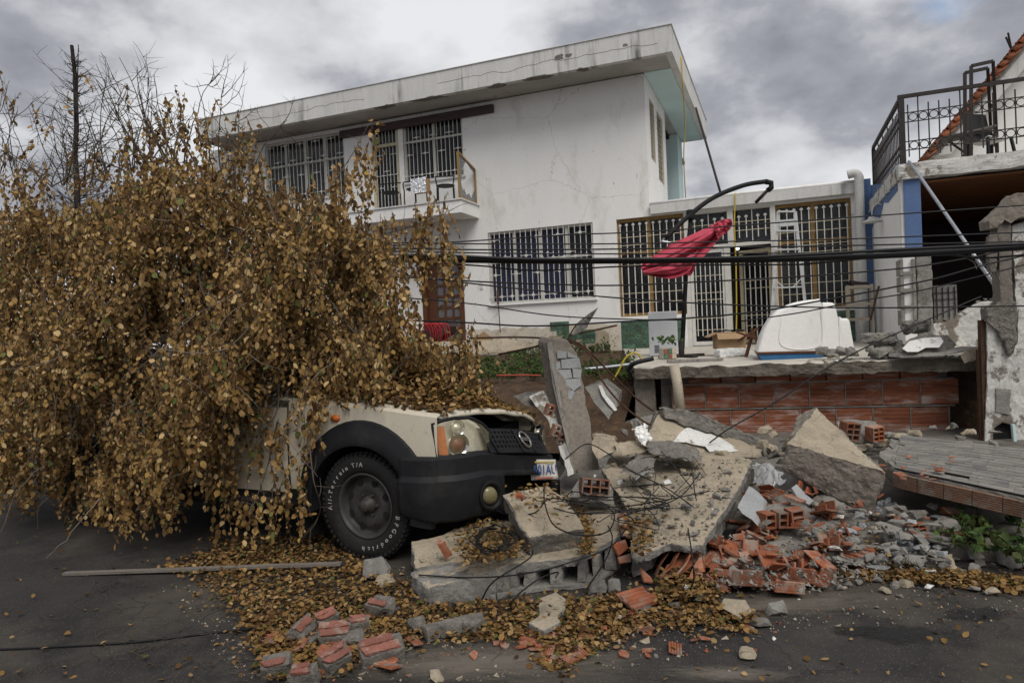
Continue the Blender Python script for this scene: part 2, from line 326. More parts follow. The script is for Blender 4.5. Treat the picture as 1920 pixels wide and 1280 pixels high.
def rough_mesh(bm, cell, amp, freq=9., keep=None, keepamp=.25, iters=6):
    """breaks a closed bmesh into small facets and roughens it like broken masonry; faces of material 'keep' stay flatter"""
    bmesh.ops.triangulate(bm, faces=bm.faces)
    for _ in range(iters):
        es = [e for e in bm.edges if e.calc_length() > cell]
        if not es: break
        bmesh.ops.subdivide_edges(bm, edges=es, cuts=1); bmesh.ops.triangulate(bm, faces=[f for f in bm.faces if len(f.verts) > 3])
    sd = Vector((random.random() * 50, random.random() * 50, random.random() * 50))
    bm.normal_update()
    for v in bm.verts:
        k = 1.
        ms = {f.material_index for f in v.link_faces}
        if keep is not None and ms == {keep}: k = keepamp
        elif keep is not None and keep in ms: k = .7
        p = v.co * freq + sd
        d = noise.noise_vector(p) * .9 + noise.noise_vector(p * 2.7) * .5 + noise.noise_vector(p * 6.1) * .3
        v.co += d * amp * k
        sharp = max((1 - e.link_faces[0].normal.dot(e.link_faces[1].normal) for e in v.link_edges if len(e.link_faces) == 2), default=0)
        if sharp > .3: v.co -= v.normal * amp * (1.5 * max(0, noise.noise(p * .7 + sd) + .25) + 1.1 * max(0, noise.noise(p * 2.3 + sd)))
def chunk(name, pts, mats, up=None, cell=.06, amp=.012, freq=9., label=None, cat=None, group=None, parent=None, loc=None, keepamp=.25, thr=.75):
    """broken piece: convex hull of the points; faces facing 'up' take mats[1]"""
    pts = [Vector(p) for p in pts]; c = sum(pts, Vector()) / len(pts)
    c = Vector(loc) if loc is not None else c
    bm = bmesh.new()
    for p in pts: bm.verts.new(p - c)
    bmesh.ops.convex_hull(bm, input=bm.verts)
    for v in [v for v in bm.verts if not v.link_faces]: bm.verts.remove(v)
    bm.normal_update()
    if up is not None:
        up = Vector(up).normalized()
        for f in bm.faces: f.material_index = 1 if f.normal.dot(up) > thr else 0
    rough_mesh(bm, cell, amp, freq, 1 if up is not None else None, keepamp)
    bmesh.ops.recalc_face_normals(bm, faces=bm.faces)
    me = bpy.data.meshes.new(name); bm.to_mesh(me); bm.free()
    for m_ in (mats if isinstance(mats, (list, tuple)) else [mats]): me.materials.append(MATS[m_])
    o = bpy.data.objects.new(name, me); o.location = c; link(o, parent); tag(o, label, cat, group)
    return o
def slab_pts(top, thick):                          # top outline + the same moved by thick
    t = Vector(thick); return [Vector(p) for p in top] + [Vector(p) + t for p in top]
def text_obj(name, body, size, mat_, parent, M, align='CENTER', ext=.002):
    cu = bpy.data.curves.new(name, 'FONT'); cu.body = body; cu.size = size; cu.extrude = ext; cu.align_x = align; cu.align_y = 'CENTER'; cu.resolution_u = 3
    t = bpy.data.objects.new(name + '_outline', cu); COL.objects.link(t)
    me = bpy.data.meshes.new_from_object(t); bpy.data.objects.remove(t); bpy.data.curves.remove(cu)
    me.materials.clear(); me.materials.append(MATS[mat_]); o = bpy.data.objects.new(name, me); link(o, parent); o.matrix_local = M; return o

# ================================================================== the setting
def sheet(name, pts, m_, z=None, kind='structure', label=None, cat=None):
    b = MB(); b.add(pts, [tuple(range(len(pts)))]); o = b.build(name, m_, fix=False); return tag(o, label, cat, kind=kind)
road = sheet('road', [(-400, -60, 0), (400, -60, 0), (400, 700, 0), (-400, 700, 0)], 'asphalt')
tag(road, 'worn dark grey asphalt street', 'road')
for k, (px, py, sx, sy, m_, lb) in enumerate(((1690, 1188, .42, .20, 'oil_stain', 'dark oil stain on the asphalt at lower right'), (1600, 1182, .22, .12, 'oil_stain', 'smaller dark oil stain left of the large one'), (1830, 1150, .35, .15, 'oil_stain', 'dark oil stain near the right edge of the road'), (1365, 1262, .40, .10, 'dust_patch', 'pale cement patch on the asphalt at the lower edge'), (900, 1240, 1.1, .25, 'dust_patch', 'pale dust spread on the road below the heap'), (1480, 1130, .9, .22, 'dust_patch', 'pale dust spread on the road by the brick heap'))):
    b = MB(); b.add([(-1, -1, 0), (1, -1, 0), (1, 1, 0), (-1, 1, 0)], [(0, 1, 2, 3)]); o = b.build('road_stain', m_, fix=False); p = atz(px, py, .004 + .0006 * k); o.location = p; o.scale = (sx, sy, 1); o.rotation_euler = (0, 0, -.15 + .1 * (k % 3)); tag(o, lb, 'stain', kind='structure')
# pavement with its kerb, running along the houses on the far side of the street
KO = Vector((1.76, 4.62, 0))                       # a point on the kerb line
b = MB()
NK = 40
P = []
for i in range(NK + 1):
    s = -1.9 + i * (13.1 / NK); q = KO + HX * s
    P.append([q + HY * dy + Vector((0, 0, z + .012 * noise.noise(Vector((s * 2.1, dy, 3)))) ) for dy, z in ((0, -.02), (.012, .10), (.03, .125), (.17, .13), (.9, .14), (2.2, .17), (4.2, .2))])
b.grid(P); pv = tag(b.build('pavement', 'pavement', smooth=False), 'grey concrete pavement with kerb in front of the houses', 'pavement', kind='structure')
# garden bank between pavement and white house
b = MB(); P = []
for i in range(41):
    row = []
    for j in range(33):
        X = -13 + i * .345
        Yl = -7.7 + j * .245
        zr = [(-7.7, .10), (-7.1, .32), (-6.4, .70), (-5.4, .80), (-3., .90), (0.2, 1.0)]
        z = np.interp(Yl, [a for a, _ in zr], [c for _, c in zr])
        w = hw(X, Yl, 0); z = z + .07 * noise.noise(Vector((w.x * 1.3, w.y * 1.3, 0))) + .035 * noise.noise(Vector((w.x * 4, w.y * 4, 7)))
        row.append(Vector((w.x, w.y, z)))
    P.append(row)
b.grid(P); garden = tag(b.build('garden_ground', 'soil', smooth=True), 'bare brown soil bank of the front garden', 'ground', kind='structure')

# terrace slab in front of the gate windows
TL, TR = Vector((1.47, 8.28, 0)), Vector((5.08, 7.44, 0)); TD = (TR - TL).normalized(); TN = Vector((-TD.y, TD.x, 0))
def tp(s, n, z): return TL + TD * s + TN * n + Vector((0, 0, z))
back_r, back_l = hw(4.25, .02, 0), hw(-.72, .02, 0)
tc_ = tp(3.0, 2.5, 1.03)
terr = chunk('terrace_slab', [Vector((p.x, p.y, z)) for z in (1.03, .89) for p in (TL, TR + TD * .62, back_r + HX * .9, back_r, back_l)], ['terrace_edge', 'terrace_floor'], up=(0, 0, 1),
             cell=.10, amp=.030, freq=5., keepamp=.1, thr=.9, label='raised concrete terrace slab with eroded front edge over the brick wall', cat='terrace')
# brick retaining wall below it
bw = empty('brick_wall', tp(0.3, .3, 0), math.atan2(TD.y, TD.x), 'unplastered hollow clay block wall under the terrace slab', 'wall')
bl, bh, bd = .378, .287, .12
def block_mesh():
    b = MB(); prof = []
    z = -bh / 2
    n = 6; st = bh / n
    for k in range(n):
        z0 = -bh / 2 + k * st
        prof += [(0 if k else .0, z0), (-.005, z0 + st * .14), (-.005, z0 + st * .8), (0, z0 + st * .94)]
    prof.append((0, bh / 2))
    P = [[(x, -bd / 2 + y, z) for y, z in prof] for x in (-bl / 2, bl / 2)]; b.grid(P)
    m_ = len(prof)
    for x in (-bl / 2, bl / 2): b.add([(x, -bd / 2, -bh / 2), (x, bd / 2, -bh / 2), (x, bd / 2, bh / 2), (x, -bd / 2, bh / 2)], [(0, 1, 2, 3)])
    b.add([(-bl / 2, -bd / 2, bh / 2), (bl / 2, -bd / 2, bh / 2), (bl / 2, bd / 2, bh / 2), (-bl / 2, bd / 2, bh / 2)], [(0, 1, 2, 3)])
    b.add([(-bl / 2, -bd / 2, -bh / 2), (bl / 2, -bd / 2, -bh / 2), (bl / 2, bd / 2, -bh / 2), (-bl / 2, bd / 2, -bh / 2)], [(0, 1, 2, 3)])
    return b
brick0 = None
b = MB(); b.bb((.0, .02, -.1), (3.2, .10, .89)); mt = b.build('mortar', 'mortar', bw)
rows = [(.015, .12), (.325, .0), (.64, .11), (.88, .3)]
for rz, off in rows:
    for k in range(9):
        x = off + .03 + k * (bl + .018) + bl / 2
        if x + bl / 2 > 3.3: continue
        if rz == .64 and k == 8: continue
        if brick0 is None:
            brick0 = block_mesh().build('brick', 'wall_block', bw); o = brick0
        else: o = brick0.copy(); link(o, bw)
        o.location = (x, random.uniform(-.004, .008) + bd / 2 - .04, rz + random.uniform(-.004, .004)); o.rotation_euler = (random.uniform(-.012, .012), random.uniform(-.006, .006), random.uniform(-.012, .012))
        if rz == .88: o.scale = (1, 1, .42); o.location.z = .845
# ragged mortar beads squeezed out between the courses
for rz in (.17, .482, .79):
    b = MB(); P = []
    for k in range(60):
        x = .05 + k * (3.2 / 59); a = .011 + .006 * noise.noise(Vector((x * 9, rz * 5, 0))); o_ = -.05 - .014 * noise.noise(Vector((x * 7, 3, rz)))
        P.append([(x, o_ + .05, rz - a), (x, o_, rz - a * .7), (x, o_ - .006, rz), (x, o_, rz + a * .7), (x, o_ + .05, rz + a)])
    b.grid(P); b.build('mortar_bed', 'mortar', bw)
for rz, off in rows[:3]:
    for k in range(9):
        x = off + .03 + k * (bl + .018) - .009
        if x > 3.2 or x < .02: continue
        b = MB(); P = []
        for q in range(9):
            z = rz - bh / 2 + bh * q / 8; a = .009 + .007 * noise.noise(Vector((x * 9, z * 14, 2))); o_ = -.046 - .012 * noise.noise(Vector((x * 5, z * 11, 8)))
            P.append([(x - a, o_ + .05, z), (x - a * .6, o_, z), (x + a * .6, o_, z), (x + a, o_ + .05, z)])
        b.grid(P); b.build('mortar_joint', 'mortar', bw)
# the end of the wall shows one block turned, its cells open
def hollow(b, L, W, H, nx, nz, t=.012):            # cells open along y
    for i in range(nx + 1): b.box((-L / 2 + t / 2 + i * (L - t) / nx, 0, 0), (t, W, H))
    for k in range(nz + 1):
        for i in range(nx):
            w = (L - t) / nx - t; b.box((-L / 2 + t + w / 2 + i * (L - t) / nx, 0, -H / 2 + t / 2 + k * (H - t) / nz), (w, W - .002, t))
b = MB(); hollow(b, .17, .25, .29, 2, 4); hb = b.build('brick', 'terracotta', bw, loc=None); hb.location = (3.16, .09, .64); hb.rotation_euler = (0, .04, 0)
# earth and dark hollow behind and beside the wall
b = MB(); P = []
for i in range(16):
    P.append([tp(-1.2 + i * .42, n + .12 * noise.noise(Vector((i * .6, n * 3, z * 2))), z) for n, z in ((.9, -.05), (1.0, .3), (1.1, .6), (1.25, .89))])
b.grid(P); tag(b.build('earth_fill', 'soil'), 'dark earth filling the hollow under the terrace', 'soil', kind='structure')
# concrete pier, beige pipe
pl = tp(-.02, .16, 0)
chunk('terrace_pier', [pl + TD * x + TN * y + Vector((0, 0, z)) for x in (0, .25) for y in (0, .3) for z in (.05, .90)], ['column_sandy'], cell=.07, amp=.014,
      label='short concrete pier at the left corner of the terrace slab', cat='pier')
b = MB(); b.tube([at(1277, 778, 8.0), at(1270, 720, 8.02), at(1264, 684, 8.06)], .058, 14); tag(b.build('drain_pipe', 'pvc_beige', smooth=True), 'beige drain pipe standing before the left end of the block wall', 'pipe')
chunk('earth_lump', [tp(x, y, z) for x, y, z in ((.25, .25, 0), (.5, .22, 0), (.3, .5, .75), (.5, .5, .7), (.26, .3, .45), (.48, .28, .4))], ['soil'], cell=.04, amp=.035, freq=14., label='lump of reddish earth between concrete pier and beige pipe', cat='soil')

# ================================================================== white two-storey house
house = empty('white_house', HO, -HA, 'white two-storey house with flat concrete roof and barred windows', 'house')
def wall_holes(b, x0, x1, z0, z1, holes, y0, y1):
    """wall in the xz plane between depths y0 (front) and y1, with rectangular openings and their reveals"""
    xs = sorted({x0, x1, *[h[0] for h in holes], *[h[1] for h in holes]}); zs = sorted({z0, z1, *[h[2] for h in holes], *[h[3] for h in holes]})
    def solid(i, k):
        if i < 0 or k < 0 or i >= len(xs) - 1 or k >= len(zs) - 1: return False
        cx, cz = (xs[i] + xs[i + 1]) / 2, (zs[k] + zs[k + 1]) / 2
        return not any(h[0] < cx < h[1] and h[2] < cz < h[3] for h in holes)
    for i in range(len(xs) - 1):
        for k in range(len(zs) - 1):
            if not solid(i, k): continue
            a, c, d, e = xs[i], xs[i + 1], zs[k], zs[k + 1]
            b.add([(a, y0, d), (c, y0, d), (c, y0, e), (a, y0, e)], [(0, 1, 2, 3)]); b.add([(a, y1, d), (c, y1, d), (c, y1, e), (a, y1, e)], [(3, 2, 1, 0)])
            if not solid(i - 1, k): b.add([(a, y0, d), (a, y0, e), (a, y1, e), (a, y1, d)], [(0, 1, 2, 3)])
            if not solid(i + 1, k): b.add([(c, y0, d), (c, y1, d), (c, y1, e), (c, y0, e)], [(0, 1, 2, 3)])
            if not solid(i, k - 1): b.add([(a, y0, d), (a, y1, d), (c, y1, d), (c, y0, d)], [(0, 1, 2, 3)])
            if not solid(i, k + 1): b.add([(a, y0, e), (c, y0, e), (c, y1, e), (a, y1, e)], [(0, 1, 2, 3)])
W1 = (-10.5, -7.9, 5.35, 7.0); BD = (-7.05, -6.25, 4.66, 6.95); W2 = (-6.12, -4.45, 5.42, 7.0); LW = (-3.9, -1.28, 2.22, 3.95); DR = (-5.74, -4.62, 1.36, 3.42)
GW = (-.73, .76, 1.75, 3.95); GD = (.76, 2.6, 1.03, 3.93); RW = (2.62, 4.04, 1.74, 3.92)
b = MB(); wall_holes(b, -12.4, .03, .6, 7.1, [W1, BD, W2, LW, DR, (GW[0], .03, GW[2], GW[3])], 0, .22)
b.build('front_wall', 'plaster_white', house, fix=False)
b = MB(); wall_holes(b, .03, 4.22, .6, 4.05, [(.03, GW[1], GW[2], GW[3]), GD, RW], 0, .22); b.build('annex_wall', 'plaster_white', house, fix=False)
# side wall of the upper floor, its recess and rear column
S0 = [(1222, 190), (1248, 260)]
def sp(px, py, X):                                 # pixel on the plane house-x = X -> (X, depth, z)
    d = ray(px, py); t = (HO + HX * X - EYE).dot(HX) / d.dot(HX); P = EYE + d * t - HO; return Vector((X, P.dot(HY), P.z))
ya = sp(1248, 300, .03).y
b = MB(); wall_holes(b, .22, 2.9, 4.05, 7.1, [(.55, 1.2, 5.35, 6.75), (1.55, 2.45, 5.05, 6.75)], 0, .2)
sw = b.build('side_wall', 'plaster_white', house, fix=False)
sw.data.transform(Matrix(((0, -1, 0, .03), (1, 0, 0, 0), (0, 0, 1, 0), (0, 0, 0, 1))))
for y0, y1, z0, z1 in ((.55, 1.2, 5.35, 6.75), (1.55, 2.45, 5.05, 6.75)):
    b = MB(); b.bb((-.06, y0, z0), (-.03, y1, z1)); w = b.build('window', 'curtain_dark', house)
    b = MB()
    for k in range(13):
        z = z0 + (k + .5) * (z1 - z0) / 13; b.box((.0, (y0 + y1) / 2, z), (.012, y1 - y0 - .004, .014))
    for k in range(5): b.box((.015, y0 + (k + .5) * (y1 - y0) / 5, (z0 + z1) / 2), (.012, .014, z1 - z0 - .004))
    b.build('window_grille', 'iron_cream', w)
b = MB(); b.bb((-1.6, 2.9, 4.05), (-.02, 3.1, 7.1)); b.build('recess_wall', 'plaster_mint', house)
b = MB(); b.bb((-.55, 5.3, 4.05), (.03, 6.3, 7.1)); b.build('rear_column', 'plaster_mint', house)
b = MB(); b.bb((-12.4, 9.0, .6), (-.6, 9.2, 7.1)); b.bb((-12.4, .22, .6), (-12.2, 9.0, 7.1)); b.build('rear_wall', 'plaster_white', house)
# floors so that the rooms are closed and dark
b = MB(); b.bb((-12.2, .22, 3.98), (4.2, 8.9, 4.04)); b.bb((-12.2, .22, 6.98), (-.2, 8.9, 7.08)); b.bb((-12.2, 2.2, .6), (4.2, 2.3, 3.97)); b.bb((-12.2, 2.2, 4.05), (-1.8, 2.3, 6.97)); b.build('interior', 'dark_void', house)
# flat roof: fascia, soffit
ROX = .77; yback = sp(1328, 322, ROX).y
RL, RF = -12.0, -.9
b = MB(); b.bb((RL, RF, 7.12), (ROX, RF + .14, 7.67)); b.bb((ROX - .14, RF + .14, 7.12), (ROX, yback, 7.67)); b.bb((RL, RF + .14, 7.12), (RL + .14, yback, 7.67))
bm_obj = b.build('roof', 'plaster_fascia', house)
b = MB(); b.bb((RL + .141, RF + .141, 7.121), (ROX - .141, yback, 7.2)); b.bb((RL + .1, RF + .1, 7.55), (ROX - .1, yback - .1, 7.6)); b.build('soffit', ['plaster_soffit'], bm_obj)
b = MB(); b.bb((.035, .0, 7.105), (ROX - .15, yback - .02, 7.119)); b.build('soffit_paint', 'plaster_mint', bm_obj)
# spalled patches and the long crack in the fascia
def patch(cx, cz, w, h, par, y=RF - .006, seed=0, m_='broken_concrete', name='spalled_patch'):
    random.seed(seed); n = 11; pts = []
    for k in range(n):
        a = 2 * math.pi * k / n; r = random.uniform(.6, 1.1); pts.append((cx + w / 2 * r * math.cos(a), y, cz + h / 2 * r * math.sin(a)))
    b = MB(); b.prism(pts, (0, .02, 0)); return b.build(name, m_, par)
for px, py, w, h, s in ((1048, 108, .24, .15, 1), (1066, 104, .15, .1, 2), (1172, 85, .14, .07, 3)):
    q = hp(px, py, RF); patch(q.x, q.z, w, h, bm_obj, seed=s)
for px, py, w, s in ((1010, 152, .95, 4), (930, 178, .5, 5), (1090, 138, .3, 6), (800, 206, 1.1, 8), (720, 222, .7, 9)):
    q = hp(px, py, RF); random.seed(s); n = 10; pts = []
    for k in range(n):
        a = 2 * math.pi * k / n; r = random.uniform(.6, 1.1); pts.append((q.x + w / 2 * r * math.cos(a), RF + .10 + .13 * r * math.sin(a), 7.114))
    b = MB(); b.prism(pts, (0, 0, .02)); b.build('spalled_patch', 'broken_concrete', bm_obj)
random.seed(11)
for (x0, x1, zc) in ((-4.6, .55, 7.39), (-10.8, -6.6, 7.36)):
    pts = []; x = x0; z = zc
    while x < x1:
        pts.append((x, RF - .001, z)); x += random.uniform(.08, .2); z += random.uniform(-.035, .035) + (zc - z) * .2
    b = MB(); b.tube(pts, .0032, 4); b.build('crack', 'dark_void', bm_obj)
b = MB(); b.bb((RL - .02, RF - .02, 7.67), (ROX + .02, RF + .12, 7.685)); b.bb((ROX - .12, RF + .12, 7.67), (ROX + .02, yback, 7.685)); b.build('roof_edge', 'plaster_fascia', bm_obj)
# annex roof: parapet with waterproofing lip
b = MB(); b.bb((.06, -.12, 3.97), (4.24, .3, 4.20)); b.bb((.06, .3, 4.05), (4.24, 6., 4.15)); pr = b.build('annex_roof', 'plaster_fascia', house, bevel=.01)
b = MB(); b.tube([(.05, -.09, 4.2), (2, -.09, 4.215), (4.2, -.09, 4.2)], .04, 8); b.build('roof_lip', 'plaster_white', pr, smooth=True)

# ---- windows
def star_grille(parent, x0, x1, z0, z1, n, y, t=.014, mt_='iron_white', name='grille', dia=.027, stars=True):
    g = MB(); dx = (x1 - x0) / n
    for k in range(n + 1): g.bar((x0 + k * dx, y, z0), (x0 + k * dx, y, z1), t)
    o = g.build(name, mt_, parent)
    if stars:
        for k in range(n + 1):
            for j in range(int((z1 - z0) / .42) + 1):
                z = z0 + .14 + j * .42 + (k % 4) * .105 * (1 if k % 2 else -1) + (.21 if k % 4 >= 2 else 0)
                if z > z1 - .05 or (k + j) % 2: continue
                s = MB(); s.box((x0 + k * dx, y - .012, z), (dia * 1.5, .016, dia * 1.5), Matrix.Rotation(R(45), 3, 'Y')); xa, xb = max(x0, x0 + (k - 1.05) * dx), min(x1, x0 + (k + 1.05) * dx)
                s.bar((xa, y - .009, z), (xb, y - .009, z), .014); s.build('grille_star', mt_, o)
    return o
def window(h, nx, nz_split, curtains, grille_n, gy, frame='iron_white', gm='iron_white', rnd=0, dia=.036):
    x0, x1, z0, z1 = h; w = empty_child('window', house)
    f = MB(); t = .05
    f.bb((x0, .08, z0), (x0 + t, .15, z1)); f.bb((x1 - t, .08, z0), (x1, .15, z1)); f.bb((x0 + t, .08, z0), (x1 - t, .15, z0 + t)); f.bb((x0 + t, .08, z1 - t), (x1 - t, .15, z1))
    for k in range(1, nx):
        x = x0 + k * (x1 - x0) / nx; f.bb((x - .035, .082, z0 + t), (x + .035, .148, z1 - t))
    for zz in nz_split:
        for k in range(nx):
            xa = x0 + k * (x1 - x0) / nx + .036; xb = x0 + (k + 1) * (x1 - x0) / nx - .036; f.bb((max(xa, x0 + t), .084, zz - .025), (min(xb, x1 - t), .146, zz + .025))
    f.build('window_frame', frame, w)
    for k in range(nx):
        xa = x0 + k * (x1 - x0) / nx; xb = x0 + (k + 1) * (x1 - x0) / nx; zs = [z0] + list(nz_split) + [z1]
        for j in range(len(zs) - 1):
            p = MB(); p.bb((xa + .02, .112, zs[j] + .01), (xb - .02, .118, zs[j + 1] - .01)); p.build('pane', 'glass_window', w)
        c = MB(); P = []
        for i in range(25):
            x = xa + (xb - xa) * i / 24; P.append([(x, .175 + .006 * math.sin(i * 1.9 + k), z0), (x, .172 + .006 * math.sin(i * 1.9 + k + .4), z1)])
        c.grid(P); c.build('curtain', curtains[k % len(curtains)], w, fix=False)
    if grille_n: star_grille(w, x0 + .04, x1 - .03, z0 + .02, z1 - .02, grille_n, gy, mt_=gm, dia=dia)
    return w
def empty_child(name, parent):
    o = bpy.data.objects.new(name, None); o.empty_display_size = .1; link(o, parent); return o
window(W1, 4, [6.35], ['curtain_dark'], 20, .03)
window(W2, 2, [6.45], ['curtain_dark'], 14, .03)
window(LW, 4, [3.22], ['curtain_navy', 'curtain_navy', 'curtain_navy', 'curtain_dark'], 19, .0, dia=.048)
b = MB(); b.bb((LW[0] - .05, -.06, 2.17), (LW[1] + .05, .1, 2.215)); b.build('window_sill', 'plaster_white', house)
b = MB(); b.bb((W1[0] - .05, -.04, 5.30), (W1[1] + .05, .1, 5.345)); b.build('window_sill', 'plaster_fascia', house)
b = MB(); b.bb((W2[0], -.05, 5.37), (W2[1] + .05, .1, 5.415)); b.build('window_sill', 'plaster_fascia', house)
# balcony door, cream frame
bdw = empty_child('balcony_door', house)
f = MB(); x0, x1, z0, z1 = BD
f.bb((x0, .02, z0), (x0 + .08, .12, z1)); f.bb((x1 - .08, .02, z0), (x1, .12, z1)); f.bb((x0 + .08, .022, 6.42), (x1 - .08, .118, 6.5)); f.bb((x0 + .08, .022, z1 - .06), (x1 - .08, .118, z1)); f.build('door_frame', 'iron_cream', bdw)
f = MB(); f.bb((x0 + .08, .1, z0), (x1 - .08, .11, z1 - .06)); f.build('pane', 'glass_window', bdw)
f = MB(); f.bb((x0 + .08, .19, z0), (x1 - .08, .2, z1 - .06)); f.build('curtain', 'curtain_dark', bdw)
star_grille(bdw, x0 + .1, x1 - .1, z0 + .05, 6.4, 6, .05); star_grille(bdw, x0 + .1, x1 - .1, 6.52, z1 - .07, 6, .05, stars=False)
# dark timber beam nailed across the upper windows
b = MB(); b.bb((-7.95, -.10, 6.80), (-3.58, -.004, 6.99)); b.build('timber_beam', 'wood_beam', house, bevel=.006)
# balcony
bal = empty_child('balcony', house)
b = MB(); b.bb((-7.2, -1.0, 4.32), (-4.1, -.002, 4.62)); b.build('balcony_slab', 'plaster_white', bal, bevel=.012)
b = MB(); b.bb((-7.23, -1.03, 4.62), (-4.07, -.004, 4.655)); b.build('balcony_edge', 'plaster_fascia', bal)
# broken glass screen at the end of the balcony
sc_ = empty_child('glass_screen', bal); X = -4.14
b = MB(); zb, zt = 4.66, 5.72
b.bar((X, -.97, zb), (X, -.97, zt), .045); b.bar((X, -.06, zb), (X, -.06, zt - .22), .045); b.bar((X, -.97, zb + .02), (X, -.06, zb + .02), .045); b.bar((X, -.97, zt), (X, -.06, zt - .22), .045)
b.build('screen_frame', 'iron_cream', sc_).data.materials[0] = MATS['wood_amber']
b = MB(); pts = [(-.95, zb + .04), (-.95, zt - .03), (-.55, zt - .12), (-.72, zt - .3), (-.8, zt - .5), (-.86, zt - .62), (-.84, zb + .3), (-.78, zb + .2), (-.72, zb + .26), (-.6, zb + .13), (-.45, zb + .2), (-.33, zb + .1), (-.2, zb + .26), (-.1, zb + .34), (-.08, zb + .04)]
b.prism([(X - .003, y, z) for y, z in pts], (.006, 0, 0)); b.build('broken_pane', 'glass_screen', sc_)
b = MB(); pts = [(-.55, zt - .12), (-.08, zt - .24), (-.08, zt - .5), (-.12, zt - .32), (-.3, zt - .25)]
b.prism([(X - .003, y, z) for y, z in pts], (.006, 0, 0)); b.build('broken_pane', 'glass_screen', sc_)
# brown front door
dr = empty_child('front_door', house); x0, x1, z0, z1 = DR
f = MB(); f.bb((x0 - .02, -.02, z0), (x0 + .1, .14, z1)); f.bb((x1 - .1, -.02, z0), (x1 + .02, .14, z1)); f.bb((x0 + .1, -.018, z1 - .08), (x1 - .1, .138, z1)); f.build('door_frame', 'wood_brown', dr)
f = MB(); f.bb((x0 + .1, .06, z0), (x0 + .34, .11, z1 - .08)); f.build('side_panel', 'wood_amber', dr).data.materials[0] = MATS['wood_brown']
f = MB(); xa, xb = x0 + .345, x1 - .1; nx, nz_ = 3, 7
for k in range(nx + 1): xx = xa + k * (xb - xa) / nx; f.bb((xx - .025, .05, z0), (xx + .025, .1, z1 - .08))
for k in range(nz_ + 1):
    zz = z0 + .03 + k * (z1 - .14 - z0) / nz_
    for i in range(nx): f.bb((xa + i * (xb - xa) / nx + .026, .052, zz - .03), (xa + (i + 1) * (xb - xa) / nx - .026, .098, zz + .03))
f.build('door_leaf', 'wood_brown', dr)
for i in range(nx):
    for k in range(nz_):
        f = MB(); f.bb((xa + i * (xb - xa) / nx + .02, .078, z0 + .05 + k * (z1 - .14 - z0) / nz_), (xa + (i + 1) * (xb - xa) / nx - .02, .084, z0 + .02 + (k + 1) * (z1 - .14 - z0) / nz_)); f.build('pane', 'glass_screen', dr)
f = MB(); f.bb((x1 - .22, .02, 2.22), (x1 - .1, .05, 2.25)); f.build('door_handle', 'chrome', dr)
b = MB(); b.bb((x0 - .3, -.5, z0 - .4), (x1 + .2, .2, z0 - .002)); b.build('door_step', 'cement_beige', house)
b = MB(); b.bb((-4.16, -.02, 2.6), (-4.08, -.002, 2.76)); b.build('doorbell', 'pvc_white', house)
b = MB(); b.bb((-4.45, -.03, 3.3), (-4.15, -.002, 3.36)); b.build('number_plate', 'iron_cream', house)

# ---- gate windows of the annex: amber frames, white bars with diamond heads
def spear_bars(parent, xs, y, z0, z1, zr, mt_='iron_white', t=.02, rails=True, x0=None, x1=None, diamond=True):
    for x in xs:
        s = MB(); s.bar((x, y, z0), (x, y, z1), t)
        if diamond: s.box((x, y, z1 + .015), (.055, .02, .055), Matrix.Rotation(R(45), 3, 'Y'))
        s.build('grille_bar', mt_, parent)
    if rails:
        s = MB()
        for z in zr: s.bar((x0, y + .012 + .004, z), (x1, y + .016, z), .014)
        s.build('grille_rail', 'iron_cream', parent)
def gate_window(h, split, nb, vx):
    x0, x1, z0, z1 = h; w = empty_child('gate_window', house); f = MB(); t = .07
    f.bb((x0, .09, z0), (x0 + t, .17, z1)); f.bb((x1 - t, .09, z0), (x1, .17, z1)); f.bb((x0 + t, .092, z0), (x1 - t, .168, z0 + t)); f.bb((x0 + t, .092, z1 - t), (x1 - t, .168, z1))
    for x in vx: f.bb((x - .04, .085, z0 + t), (x + .04, .165, z1 - t))
    xs_ = [x0 + t] + [q for x in vx for q in (x - .041, x + .041)] + [x1 - t]
    for k in range(0, len(xs_), 2): f.bb((xs_[k], .088, split - .03), (xs_[k + 1], .162, split + .03))
    f.build('window_frame', 'wood_amber', w)
    xx = [x0] + list(vx) + [x1]
    for k in range(len(xx) - 1):
        for za, zb_ in ((z0, split), (split, z1)):
            p = MB(); p.bb((xx[k] + .02, .12, za + .02), (xx[k + 1] - .02, .126, zb_ - .02)); p.build('pane', 'glass_window', w)
    c = MB(); P = []
    for i in range(61): P.append([(x0 + (x1 - x0) * i / 60, .30 + .025 * math.sin(i * 1.3), z0), (x0 + (x1 - x0) * i / 60, .29 + .02 * math.sin(i * 1.3 + .5), z1)])
    c.grid(P); c.build('curtain', 'curtain_brown', w, fix=False)
    dx = (x1 - x0 - .16) / (nb - 1)
    spear_bars(w, [x0 + .08 + k * dx for k in range(nb)], .02, z0 + .02, z1 - .16, [z0 + .3, z0 + .52, z0 + 1.15, z0 + 1.3, z1 - .42, z1 - .6], x0=x0 + .02, x1=x1 - .02); return w
gate_window(GW, 3.18, 10, [-.02]); gate_window(RW, 3.12, 10, [3.33])
